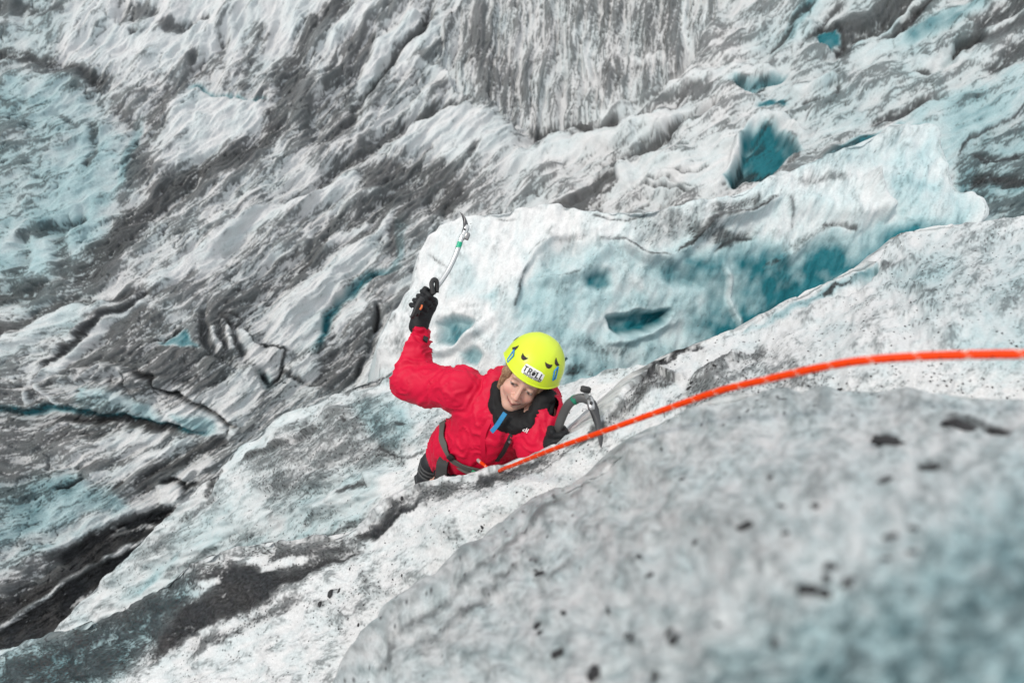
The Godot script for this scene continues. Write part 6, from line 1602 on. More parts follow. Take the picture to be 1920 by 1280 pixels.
	var black := cloth(Color(0.012, 0.012, 0.013), 0.7, 0.1, 0.03)
	var zip_m := paint(Color(0.008, 0.008, 0.009), 0.5)
	var way := laid(j.verts, jn, [0.133, 8.419, -0.917, 0.135, 8.394, -0.886, 0.133, 8.368, -0.856, 0.127, 8.345, -0.828])
	part("pocket_zip", strap(moved(way[0], o), way[1], 0.017, 0.003), zip_m, jacket)
	way = laid(j.verts, jn, [0.136, 8.408, -0.903, 0.14, 8.399, -0.893])
	part("zip_pull", strap(moved(way[0], o), way[1], 0.008, 0.006, 0.005), paint(Color(0.3, 0.3, 0.31), 0.3, 0.9), jacket)
	way = laid(j.verts, jn, [-0.333, 8.393, -1.196, -0.327, 8.376, -1.176])
	part("cuff_tab", strap(moved(way[0], o), way[1], 0.022, 0.004), zip_m, jacket)
	way = laid(j.verts, jn, [0.035, 8.46, -0.964, 0.037, 8.424, -0.922, 0.044, 8.392, -0.884, 0.062, 8.355, -0.84, 0.093, 8.327, -0.806])
	part("front_flap", strap(moved(way[0], o), way[1], 0.020, 0.003, -0.001), red, jacket)
	var hit := on_surface(j.verts, jn, Vector3(0.178, 8.442, -0.943))
	var chest_text := lettering("EH", 0.016, 0.001)
	var tm := MeshInstance3D.new()
	tm.name = "chest_lettering"
	tm.mesh = chest_text
	tm.material_override = paint(Color(0.75, 0.7, 0.7), 0.6)
	jacket.add_child(tm, true)
	var tz: Vector3 = hit[1]
	var tx := (HEAD_X - tz * HEAD_X.dot(tz)).normalized()
	tm.transform = Transform3D(Basis(tx, tz.cross(tx), tz), hit[0] + tz * 0.003 + o)

	# neck gaiter
	var g := Blob.new(Vector3(0.125, 8.529, -0.953) - Vector3.ONE * 0.15, Vector3(0.125, 8.529, -0.953) + Vector3.ONE * 0.15, 0.006)
	var wrap := points([0.022, 8.506, -1.02, 0.043, 8.498, -0.955, 0.084, 8.506, -0.903, 0.132, 8.527, -0.89, 0.179, 8.559, -0.904, 0.202, 8.587, -0.945, 0.2, 8.6, -1.007])
	for k in wrap.size() - 1:
		g.bone(wrap[k], wrap[k + 1], 0.026, 0.026, 0.02)
	g.bone(wrap[2], wrap[4], 0.03, 0.03, 0.02)
	g.bone(Vector3(0.169, 8.583, -0.924), Vector3(0.184, 8.625, -0.99), 0.026, 0.026, 0.02)
	g.bone(Vector3(0.124, 8.484, -0.931), Vector3(0.139, 8.48, -0.989), 0.06, 0.06, 0.02)
	g.build()
	relax(g, 2)
	for k in g.verts.size():
		var q := g.verts[k]
		g.verts[k] = q + g.normals[k] * 0.005 * (1.0 - 2.0 * absf(crease.get_noise_3d(q.x * 12.0, q.y * 30.0, q.z * 12.0)))
	part("neck_gaiter", mesh_of(moved(g.verts, o), smooth_normals(g.verts, g.index), g.index), black, who)

	# hair below the helmet
	var r := Blob.new(HEAD_AT - Vector3.ONE * 0.14, HEAD_AT + Vector3.ONE * 0.12, 0.004)
	for s in [[-1.0, 0.020], [1.0, 0.017]]:
		var x: float = s[0]
		r.bone(head_point(x * 0.060, 0.055, 0.040), head_point(x * 0.066, 0.005, 0.034), s[1] * 0.8, s[1], 0.012)
		r.bone(head_point(x * 0.066, 0.005, 0.034), head_point(x * 0.064, -0.065, 0.022), s[1], s[1] * 0.6, 0.012)
		r.bone(head_point(x * 0.066, 0.02, 0.0), head_point(x * 0.06, -0.09, 0.0), 0.022, 0.016, 0.015)
	r.bone(head_point(-0.058, 0.062, 0.056), head_point(-0.010, 0.066, 0.082), 0.011, 0.008, 0.01)
	r.bone(head_point(0.055, 0.062, 0.056), head_point(0.020, 0.066, 0.080), 0.009, 0.007, 0.01)
	r.bone(head_point(-0.052, 0.055, 0.062), head_point(-0.062, 0.02, 0.052), 0.007, 0.004, 0.006)
	r.build()
	relax(r, 1)
	var strands := noise(305, 2)
	var hc := PackedColorArray()
	for k in r.verts.size():
		var q := back * (r.verts[k] - HEAD_AT)
		var s := strands.get_noise_3d(q.x * 170.0, q.y * 14.0, q.z * 120.0)
		r.verts[k] += r.normals[k] * 0.003 * s
		hc.append(Color(0.17, 0.09, 0.05).lerp(Color(0.42, 0.26, 0.15), clampf(0.5 + s, 0.0, 1.0)))
	var hair_m := StandardMaterial3D.new()
	hair_m.vertex_color_use_as_albedo = true
	hair_m.roughness = 0.45
	part("hair", mesh_of(moved(r.verts, o), smooth_normals(r.verts, r.index), r.index, hc), hair_m, who)
	var band := PackedVector3Array()
	var band_out := PackedVector3Array()
	for k in 25:
		var a := lerpf(-2.2, 2.2, k / 24.0)
		var d := Vector3(sin(a) * 0.076, 0.058 - 0.022 * (1.0 - cos(a)) * 0.5, -0.01 + cos(a) * 0.096)
		band.append(head_point(d.x, d.y, d.z) + o)
		band_out.append((HEAD_X * sin(a) + HEAD_Z * cos(a)).normalized())
	part("headband", strap(band, band_out, 0.022, 0.002), cloth(Color(0.35, 0.03, 0.09), 0.8, 0.1, 0.05), who)

	# trousers and boots
	var t := Blob.new(Vector3(0.07, 7.894, -0.835) - Vector3(0.42, 0.5, 0.45), Vector3(0.07, 7.894, -0.835) + Vector3(0.42, 0.42, 0.45), 0.012)
	t.bone(Vector3(0.006, 8.017, -0.934), Vector3(0.039, 8.057, -0.92), 0.105, 0.105, 0.04)
	t.bone(r_hip, r_knee, 0.088, 0.075, 0.04)
	t.bone(r_knee, r_knee.lerp(r_ankle, 0.68), 0.072, 0.054, 0.03)
	t.bone(l_hip, l_knee, 0.10, 0.072, 0.04)
	t.bone(l_knee, l_ankle, 0.07, 0.05, 0.03)
	t.build()
	relax(t, 1)
	for k in t.verts.size():
		var q := t.verts[k]
		t.verts[k] = q + t.normals[k] * 0.006 * (1.0 - 2.4 * absf(crease.get_noise_3d(q.x * 11.0, q.y * 15.0, q.z * 11.0)))
	part("trousers", mesh_of(moved(t.verts, o), smooth_normals(t.verts, t.index), t.index), cloth(Color(0.012, 0.012, 0.014), 0.65, 0.1, 0.05), who)
	leg_shape = [t.verts, smooth_normals(t.verts, t.index), j.verts, jn]
	boot(who, r_ankle, Vector3(0.5841, 0.5981, 0.4540), Vector3(-0.0445, 0.8615, -0.2488).normalized())
	boot(who, l_ankle, Vector3(0.2608, 0.8678, 0.3659), Vector3(-0.0001, 0.9999, 0.0001))
	glove(who, r_wrist, Vector3(-0.411, 8.424, -1.319), Vector3(0.2642, 0.4922, -0.8200), Vector3(0.4208, 0.6322, 0.6468), 1.15)
	glove(who, l_wrist, Vector3(0.27, 8.618, -0.842), Vector3(-0.4717, 0.6106, -0.5721), Vector3(0.4641, 0.8132, 0.2755), 1.0)


var leg_shape := []


func lettering(text: String, height: float, depth: float) -> TextMesh:
	var t := TextMesh.new()
	var font := SystemFont.new()
	font.font_names = PackedStringArray(["Droid Sans"])
	font.font_weight = 700
	t.font = font
	t.text = text
	t.font_size = 32
	t.pixel_size = height / 24.0
	t.depth = depth
	t.curve_step = 2.0
	return t


func boot(who: Node3D, ankle: Vector3, toe: Vector3, up: Vector3) -> void:
	toe = (toe - up * toe.dot(up)).normalized()
	var side := toe.cross(up)
	var o := -PERSON_AT
	var b := Blob.new(ankle - Vector3.ONE * 0.24, ankle + Vector3.ONE * 0.24, 0.007)
	b.bone(ankle + up * 0.10 - toe * 0.01, ankle, 0.056, 0.052, 0.02)
	b.bone(ankle - up * 0.03 - toe * 0.03, ankle - up * 0.045 + toe * 0.12, 0.046, 0.040, 0.03)
	b.bone(ankle - up * 0.02, ankle - up * 0.05 + toe * 0.10, 0.045, 0.040, 0.03)
	b.build()
	var upper := part("boot", mesh_of(moved(b.verts, o), smooth_normals(b.verts, b.index), b.index), paint(Color(0.014, 0.015, 0.018), 0.55), who)
	var path := PackedVector3Array()
	for k in 9:
		path.append(ankle - up * 0.088 + toe * lerpf(-0.085, 0.165, k / 8.0) + o)
	part("sole", tube(path, func(s: float) -> Array: return [0.046 * pow(sin(PI * clampf(0.08 + s * 0.84, 0, 1)), 0.35), 0.014], 14, side, 0.6), paint(Color(0.02, 0.021, 0.023), 0.7), upper)
	for k in 3:
		var c := ankle + up * (0.04 + 0.024 * k) + o
		var hoop := PackedVector3Array()
		for i in 17:
			var a := TAU * i / 16.0
			hoop.append(c + side * cos(a) * 0.057 + toe * (sin(a) * 0.057 - 0.008))
		part("cuff_rib", tube(hoop, func(_s: float) -> Array: return [0.006, 0.006], 8), paint(Color(0.045, 0.047, 0.05), 0.6), upper)
	var patch := PackedVector3Array()
	var faces := PackedVector3Array()
	for k in 5:
		var a := lerpf(-0.35, 0.35, k / 4.0)
		var d := (-side * cos(a) - toe * sin(a)).normalized()
		patch.append(ankle + d * 0.054 + up * (0.03 - 0.02 * k / 4.0) + o)
		faces.append(d)
	part("orange_patch", strap(patch, faces, 0.030, 0.003), paint(Color(0.75, 0.25, 0.05), 0.6), upper)
	var spikes := paint(Color(0.30, 0.30, 0.31), 0.35, 0.9)
	for k in 4:
		var a := ankle - up * 0.10 + toe * (0.10 + 0.03 * (k / 2)) + side * (0.028 if k % 2 else -0.028) + o
		part("crampon_point", tube(PackedVector3Array([a, a + toe * 0.035 - up * 0.008]), func(s: float) -> Array: return [0.006 * (1.0 - 0.85 * s), 0.004], 6), spikes, upper)


# a gloved fist closed on a grip: axis runs along the grip, face points to the knuckles' outer side
func glove(who: Node3D, wrist: Vector3, grip: Vector3, axis: Vector3, face: Vector3, s_: float) -> void:
	var o := -PERSON_AT
	axis = axis.normalized()
	face = (face - axis * face.dot(axis)).normalized()
	var third := axis.cross(face)
	var b := Blob.new(grip - Vector3.ONE * 0.14, grip + Vector3.ONE * 0.14, 0.0038)
	# palm behind the grip, on the side of the wrist
	var to_wrist := (wrist - grip)
	to_wrist = (to_wrist - axis * to_wrist.dot(axis) * 0.3).normalized()
	var palm := grip - face * 0.012 * s_ + third * 0.030 * s_
	b.bone(palm - axis * 0.030 * s_, palm + axis * 0.030 * s_, 0.020 * s_, 0.020 * s_, 0.012 * s_)
	b.bone(grip - face * 0.030 * s_ - axis * 0.025 * s_, grip - face * 0.030 * s_ + axis * 0.028 * s_, 0.016 * s_, 0.016 * s_, 0.012 * s_)
	b.bone(palm, wrist, 0.026 * s_, 0.030 * s_, 0.025 * s_)
	b.bone(wrist, wrist.lerp(grip, 0.35), 0.032 * s_, 0.031 * s_, 0.02 * s_)
	var reach := [0.93, 1.0, 0.97, 0.85]
	for k in 4:
		var c: Vector3 = grip + axis * (0.032 * s_ - 0.0215 * s_ * k)
		var last := Vector3.ZERO
		for s in 6:
			# from the knuckle, round the grip, back to the palm
			var a: float = lerpf(-0.5, 3.5 * reach[k], s / 5.0)
			var q: Vector3 = c + third * cos(a) * 0.029 * s_ + face * sin(a) * 0.030 * s_
			if s > 0:
				b.bone(last, q, 0.0122 * s_ - 0.0005 * s_ * s, 0.0117 * s_ - 0.0005 * s_ * s, 0.004 * s_)
			last = q
	# thumb laid across from the side of the palm
	var t0 := grip - face * 0.026 * s_ + axis * 0.030 * s_ + third * 0.018 * s_
	var t1 := grip - face * 0.012 * s_ + axis * 0.046 * s_ - third * 0.014 * s_
	var t2 := grip + face * 0.012 * s_ + axis * 0.044 * s_ - third * 0.030 * s_
	b.bone(t0, t1, 0.0145 * s_, 0.0125 * s_, 0.006 * s_)
	b.bone(t1, t2, 0.0125 * s_, 0.0105 * s_, 0.004 * s_)
	b.build()
	var n := noise(311, 2)
	for k in b.verts.size():
		var q := b.verts[k]
		b.verts[k] = q + b.normals[k] * 0.0012 * n.get_noise_3d(q.x * 60.0, q.y * 60.0, q.z * 60.0)
	part("glove", mesh_of(moved(b.verts, o), smooth_normals(b.verts, b.index), b.index), cloth(Color(0.016, 0.017, 0.019), 0.6, 0.15, 0.04), who)


# ---------------------------------------------------------------- helmet
const SHELL := Vector3(0.108, 0.112, 0.126)
var shell_at := head_point(0, 0.052, -0.014)


func shell_point(from: Vector3, x: float, y: float, lift: float) -> Vector3:
	# from: direction on the shell in head axes; x, y metres across it, y towards the crown
	var p := from
	var n := (p / (SHELL * SHELL)).normalized()
	var t := Vector3.UP.cross(n).normalized()
	var w := n.cross(t)
	var q := (p + t * x + w * y) / SHELL
	q = q.normalized() * SHELL
	q += (q / (SHELL * SHELL)).normalized() * lift
	return shell_at + HEAD_X * q.x + HEAD_Y * q.y + HEAD_Z * q.z


func shell_from(through: Vector3) -> Vector3:
	var turn := Basis(HEAD_X, HEAD_Y, HEAD_Z).inverse()
	var a := turn * (CAM_AT - shell_at) / SHELL
	var d := (turn * (through - CAM_AT)).normalized() / SHELL
	var bb := a.dot(d)
	var t := (-bb - sqrt(maxf(0.0, bb * bb - d.dot(d) * (a.dot(a) - 1.0)))) / d.dot(d)
	return (a + d * t).normalized() * SHELL


func shell_sheet(from: Vector3, outline: Array, lift: float, thick: float, turn := 0.0, o := Vector3.ZERO) -> ArrayMesh:
	var poly := PackedVector2Array()
	for k in range(0, outline.size(), 2):
		poly.append(Vector2(outline[k], outline[k + 1]).rotated(turn))
	if Geometry2D.is_polygon_clockwise(poly):
		poly.reverse()
	var tri := Geometry2D.triangulate_polygon(poly)
	var st := SurfaceTool.new()
	st.begin(Mesh.PRIMITIVE_TRIANGLES)
	var at := func(q: Vector2, l: float) -> Vector3: return shell_point(from, q.x, q.y, l) + o
	for k in range(0, tri.size(), 3):
		for m in [0, 2, 1]:
			st.add_vertex(at.call(poly[tri[k + m]], lift + thick))
	for k in poly.size():
		var a := poly[k]
		var b := poly[(k + 1) % poly.size()]
		for q in [[a, 1], [b, 1], [b, 0], [a, 1], [b, 0], [a, 0]]:
			st.add_vertex(at.call(q[0], lift + thick * q[1]))
	st.generate_normals()
	return st.commit()


func helmet() -> void:
	var o := -shell_at
	var hat := thing("climbing_helmet", "bright yellow green climbing helmet with white sticker on the climber's head", "helmet", shell_at)
	var lime := paint(Color(0.60, 0.74, 0.018), 0.38)
	lime.clearcoat_enabled = true
	lime.clearcoat = 0.25
	lime.clearcoat_roughness = 0.3
	var v := PackedVector3Array()
	var index := PackedInt32Array()
	var around := 64
	var rows := 26
	for j in rows + 1:
		for i in around:
			var a := TAU * i / around
			var f := cos(a)
			# the rim runs low at the back and a little up over the brow
			var low := 0.003 - 0.045 * smoothstep(0.55, -0.6, f)
			var e0 := asin(clampf(low / SHELL.y, -0.9, 0.9))
			var e := lerpf(e0, PI / 2, pow(float(j) / rows, 0.9))
			var flare := 1.0 + 0.035 * exp(-pow(float(j) / 1.6, 2))
			var ridge := 1.0 + 0.010 * exp(-pow((absf(sin(a) * cos(e)) - 0.34) / 0.07, 2)) * smoothstep(0.1, 0.5, sin(e))
			var q := Vector3(sin(a) * cos(e) * flare, sin(e), f * cos(e) * flare) * SHELL * ridge
			v.append(HEAD_X * q.x + HEAD_Y * q.y + HEAD_Z * q.z)
	for j in rows:
		for i in around:
			var a := j * around + i
			var b := j * around + (i + 1) % around
			index.append_array([a, b, a + around, b, b + around, a + around])
	var shell := part("shell", mesh_of(v, smooth_normals(v, index), index), lime, hat)
	var rim := PackedVector3Array()
	for i in around + 1:
		rim.append(v[i % around])
	part("rim", tube(rim, func(_s: float) -> Array: return [0.0028, 0.0028], 8), lime, shell)
	# inner foam, seen at the edge
	var foam := PackedVector3Array()
	for k in v.size():
		foam.append(v[k] * 0.955)
	part("liner", mesh_of(foam, smooth_normals(foam, index), index), paint(Color(0.03, 0.03, 0.032), 0.8), hat)
	var dark := paint(Color(0.035, 0.02, 0.02), 0.8)
	var vent := [-0.0145, 0.006, -0.007, 0.0035, 0.0, 0.003, 0.007, 0.004, 0.0145, 0.007, 0.0125, -0.003, 0.006, -0.0105, -0.003, -0.011, -0.010, -0.005]
	for s in [[Vector3(0.058, 8.739, -1.018), 0.05], [Vector3(0.142, 8.744, -1.023), -0.15], [Vector3(0.018, 8.749, -1.03), 1.1], [Vector3(0.006, 8.738, -1.078), 1.0], [Vector3(0.168, 8.726, -1.064), -1.2]]:
		part("vent", shell_sheet(shell_from(s[0]), vent, 0.0006, 0.0014, s[1], o), dark, hat)
	var blue := paint(Color(0.02, 0.22, 0.55), 0.4)
	for s in [[Vector3(0.018, 8.729, -1.006), 0.55, 1.0], [Vector3(0.174, 8.733, -1.011), -0.45, -1.0]]:
		var m: float = s[2]
		var from := shell_from(s[0])
		var ring := [[0.0, 0.024], [0.011 * m, 0.005], [-0.004 * m, -0.024], [-0.011 * m, -0.014]]
		var loop := PackedVector3Array()
		for k in 5:
			var q := Vector2(ring[k % 4][0], ring[k % 4][1]).rotated(s[1])
			loop.append(shell_point(from, q.x, q.y, 0.003) + o)
		part("lamp_clip", tube(loop, func(_s: float) -> Array: return [0.0028, 0.0028], 8), blue, hat)
	# sticker with its lettering
	var at := shell_from(Vector3(0.107, 8.713, -0.987))
	var lean := -0.02
	var sv := PackedVector3Array()
	var si := PackedInt32Array()
	for y in 9:
		for x in 17:
			var q := Vector2(lerpf(-0.041, 0.041, x / 16.0), lerpf(0.019, -0.019, y / 8.0)).rotated(lean)
			sv.append(shell_point(at, q.x, q.y, 0.0002 if x in [0, 16] or y in [0, 8] else 0.0010) + o)
	for y in 8:
		for x in 16:
			var k := y * 17 + x
			si.append_array([k, k + 1, k + 17, k + 1, k + 18, k + 17])
	var sticker := part("sticker", mesh_of(sv, smooth_normals(sv, si), si), paint(Color(0.8, 0.8, 0.8), 0.45), hat)
	var ink := paint(Color(0.012, 0.012, 0.013), 0.5)
	for s in [["TR", 0.0215, -0.0215, 0.0025], ["LL", 0.0215, 0.0225, 0.0025], ["EXPEDITIONS", 0.0078, 0.004, -0.0125]]:
		var src := lettering(s[0], s[1], 0.0004)
		var mesh := ArrayMesh.new()
		for n in src.get_surface_count():
			var arrays := src.surface_get_arrays(n)
			var vs: PackedVector3Array = arrays[Mesh.ARRAY_VERTEX]
			var ix: PackedInt32Array = arrays[Mesh.ARRAY_INDEX]
			for k in vs.size():
				var q := Vector2(vs[k].x + s[2], vs[k].y + s[3]).rotated(lean)
				vs[k] = shell_point(at, q.x, q.y, 0.0017 + vs[k].z) + o
			var out := []
			out.resize(Mesh.ARRAY_MAX)
			out[Mesh.ARRAY_VERTEX] = vs
			out[Mesh.ARRAY_NORMAL] = smooth_normals(vs, ix)
			out[Mesh.ARRAY_INDEX] = ix
			mesh.add_surface_from_arrays(Mesh.PRIMITIVE_TRIANGLES, out)
		part("lettering", mesh, ink, sticker)
	var foot := []
	for k in 14:
		var a := TAU * k / 14.0
		foot.append_array([0.0010 + 0.0058 * sin(a) * (1.0 + 0.25 * cos(a)), 0.0015 + 0.0080 * cos(a)])
	part("footprint", shell_sheet(at, foot, 0.0016, 0.0004, lean - 0.15, o), ink, sticker)
	for k in 5:
		var toe := []
		for i in 8:
			var a := TAU * i / 8.0
			toe.append_array([-0.0046 + 0.0028 * k + 0.0012 * cos(a), 0.0125 - 0.00045 * (k - 2) * (k - 2) + 0.0013 * sin(a)])
		part("toe_print", shell_sheet(at, toe, 0.0016, 0.0004, lean - 0.15, o), ink, sticker)
	# chin straps
	var web := paint(Color(0.015, 0.20, 0.42), 0.7)
	var a := moved(smooth_path(points([]) + PackedVector3Array([head_point(0.080, 0.03, 0.02), head_point(0.078, -0.02, 0.025), head_point(0.062, -0.075, 0.035), head_point(0.02, -0.115, 0.05)]), 5), o)
	var out := PackedVector3Array()
	for k in a.size():
		out.append((HEAD_X + HEAD_Z * 0.8).normalized())
	part("chin_strap", strap(a, out, 0.013, 0.002), web, hat)
	a = moved(smooth_path(points([0.077, 8.584, -0.887, 0.073, 8.569, -0.869, 0.068, 8.544, -0.851, 0.06, 8.519, -0.836]), 5), o)
	out = PackedVector3Array()
	for k in a.size():
		out.append(Vector3(-0.2233, 0.7506, 0.6146))
	part("strap_end", strap(a, out, 0.016, 0.003), web, hat)
	a = moved(smooth_path(points([0.188, 8.629, -1.135, 0.202, 8.633, -1.156, 0.21, 8.637, -1.176]), 4), o)
	out = PackedVector3Array()
	for k in a.size():
		out.append(Vector3(-0.0284, 0.9302, 0.3694))
	part("rear_strap", strap(a, out, 0.009, 0.003), paint(Color(0.01, 0.06, 0.07), 0.6), hat)


# ---------------------------------------------------------------- harness
func harness() -> void:
	var at := Vector3(-0.026, 8.12, -0.871)
	var o := -at
	var who := thing("climbing_harness", "grey webbing harness strapped round the climber's waist and thigh", "harness", at)
	var grey := cloth(Color(0.115, 0.115, 0.105), 0.75, 0.1, 0.05)
	var dark := cloth(Color(0.05, 0.052, 0.052), 0.7, 0.1, 0.05)
	var jv: PackedVector3Array = leg_shape[2]
	var jn: PackedVector3Array = leg_shape[3]
	var way := laid(jv, jn, [-0.132, 8.198, -0.964, -0.121, 8.179, -0.941, -0.103, 8.16, -0.918, -0.085, 8.143, -0.899, -0.059, 8.126, -0.878, -0.029, 8.116, -0.866, 0.012, 8.112, -0.862, 0.059, 8.114, -0.864, 0.104, 8.121, -0.872])
	part("waist_belt", strap(moved(way[0], o), way[1], 0.030, 0.005, 0.002), grey, who)
	way = laid(jv, jn, [-0.05, 8.127, -0.879, -0.03, 8.122, -0.873])
	part("buckle", strap(moved(way[0], o), way[1], 0.038, 0.008, 0.005), paint(Color(0.02, 0.02, 0.02), 0.5), who)
	var p := moved(smooth_path(points([-0.03, 8.147, -0.856, -0.053, 8.165, -0.847, -0.057, 8.168, -0.819, -0.047, 8.147, -0.794, -0.034, 8.127, -0.77, -0.018, 8.101, -0.755]), 5), o)
	var out := PackedVector3Array()
	for k in p.size():
		out.append(Vector3(-0.3808, 0.7031, 0.5933))
	part("leg_loop", strap(p, out, 0.050, 0.006), dark, who)
	p = moved(smooth_path(points([-0.014, 8.18, -0.833, 0.019, 8.203, -0.814, 0.059, 8.222, -0.805, 0.103, 8.244, -0.801]), 4), o)
	out = PackedVector3Array()
	for k in p.size():
		out.append(Vector3(0.0117, 0.8866, 0.4524))
	part("tie_in_strap", strap(p, out, 0.022, 0.005), grey, who)
	p = moved(smooth_path(points([0.056, 8.281, -0.782, 0.081, 8.299, -0.773, 0.102, 8.3, -0.775]), 4), o)
	out = PackedVector3Array()
	for k in p.size():
		out.append(Vector3(-0.1200, 0.9045, 0.4000))
	part("belay_loop", strap(p, out, 0.016, 0.006), paint(Color(0.01, 0.22, 0.10), 0.6), who)
	p = moved(smooth_path(points([-0.019, 8.151, -0.753, -0.016, 8.171, -0.76, -0.015, 8.179, -0.771, -0.014, 8.172, -0.754]), 4), o)
	part("gear_clip", tube(p, func(_s: float) -> Array: return [0.005, 0.005], 8), paint(Color(0.75, 0.08, 0.015), 0.35, 0.3), who)
	p = moved(smooth_path(points([0.004, 8.158, -0.76, 0.02, 8.193, -0.772, 0.044, 8.213, -0.779, 0.074, 8.225, -0.778]), 4), o)
	part("gear_loop", tube(p, func(_s: float) -> Array: return [0.008, 0.006], 8), paint(Color(0.015, 0.015, 0.016), 0.6), who)


# ---------------------------------------------------------------- ice axes
func shaft_shape(w: float, h: float) -> Callable:
	return func(_t: float) -> Array: return [w, h]


func raised_axe() -> void:
	var at := Vector3(-0.409, 8.433, -1.244)
	var o := -at
	var axe := thing("ice_axe", "silver shafted ice axe swung overhead in the raised gloved hand", "ice axe", at, "technical ice axes")
	var metal := paint(Color(0.56, 0.57, 0.57), 0.32, 0.75)
	var steel := paint(Color(0.10, 0.10, 0.105), 0.38, 0.7)
	var rubber := paint(Color(0.018, 0.018, 0.019), 0.6)
	var side := Vector3(0.0000, 0.7660, 0.6428)
	var path := moved(smooth_path(points([-0.39, 8.461, -1.371, -0.379, 8.482, -1.427, -0.373, 8.506, -1.486, -0.374, 8.533, -1.542, -0.379, 8.561, -1.591, -0.384, 8.586, -1.628]), 6), o)
	part("shaft", tube(path, shaft_shape(0.013, 0.0105), 16, side, 0.8), metal, axe)
	path = moved(smooth_path(points([-0.378, 8.551, -1.576, -0.379, 8.561, -1.591, -0.381, 8.568, -1.601]), 4), o)
	part("tape_band", tube(path, shaft_shape(0.0138, 0.0113), 16, side, 0.8), paint(Color(0.0, 0.36, 0.20), 0.5), axe)
	path = moved(smooth_path(points([-0.404, 8.442, -1.232, -0.407, 8.449, -1.263, -0.407, 8.441, -1.315, -0.399, 8.45, -1.349, -0.387, 8.465, -1.379]), 6), o)
	part("grip", tube(path, func(t: float) -> Array: return [0.016 + 0.002 * sin(t * 20.0), 0.0135], 16, side, 0.85), rubber, axe)
	# griprest below the hand and trigger above it
	path = moved(smooth_path(points([-0.404, 8.488, -1.286, -0.407, 8.485, -1.267, -0.408, 8.472, -1.243, -0.406, 8.456, -1.217, -0.411, 8.447, -1.206]), 5), o)
	var rest := part("griprest", tube(path, func(t: float) -> Array: return [0.011 + 0.010 * sin(t * 2.6), 0.012 - 0.004 * t], 14, side, 0.8), rubber, axe)
	path = moved(smooth_path(points([-0.41, 8.448, -1.203, -0.416, 8.453, -1.208, -0.417, 8.466, -1.224, -0.418, 8.475, -1.234]), 4), o)
	part("spike", tube(path, func(t: float) -> Array: return [0.0045, 0.004 - 0.001 * t], 8), paint(Color(0.7, 0.7, 0.7), 0.25, 0.9), rest)
	path = moved(smooth_path(points([-0.392, 8.477, -1.238, -0.389, 8.484, -1.246, -0.392, 8.487, -1.255]), 4), o)
	part("orange_insert", tube(path, shaft_shape(0.004, 0.004), 8), paint(Color(0.7, 0.15, 0.04), 0.5), rest)
	path = moved(smooth_path(points([-0.379, 8.476, -1.341, -0.394, 8.49, -1.359, -0.405, 8.498, -1.375, -0.404, 8.505, -1.393, -0.393, 8.502, -1.396, -0.383, 8.486, -1.385, -0.374, 8.469, -1.365]), 5), o)
	part("trigger", tube(path, func(t: float) -> Array: return [0.0105 - 0.003 * sin(PI * t), 0.010], 12, side, 0.9), rubber, axe)
	# head and pick
	var x := Vector3(-0.0329, 0.6430, -0.7663)
	var y := Vector3(-1.0004, -0.0211, 0.0252)
	var top := Vector3(-0.382, 8.583, -1.625) + o
	var head := part("head", box_at(top + x * 0.02 - y * 0.004, x * 0.034, y * 0.011, side * 0.012, 0.35), metal, axe)
	part("hammer", box_at(top + x * 0.008 - y * 0.019, x * 0.016, y * 0.010, side * 0.011, 0.3), paint(Color(0.3, 0.3, 0.3), 0.35, 0.8), axe)
	part("bolt", tube(PackedVector3Array([top + x * 0.03 - side * 0.014, top + x * 0.03 + side * 0.014]), shaft_shape(0.005, 0.005), 10), steel, head)
	part("pick", plate(top + x * 0.02, x, y, [-0.018, 0.006, 0.0, 0.011, 0.018, 0.012, 0.042, 0.022, 0.062, 0.036, 0.074, 0.050, 0.072, 0.036, 0.060, 0.016, 0.044, 0.001, 0.028, -0.010, 0.004, -0.008], 0.006), steel, axe)


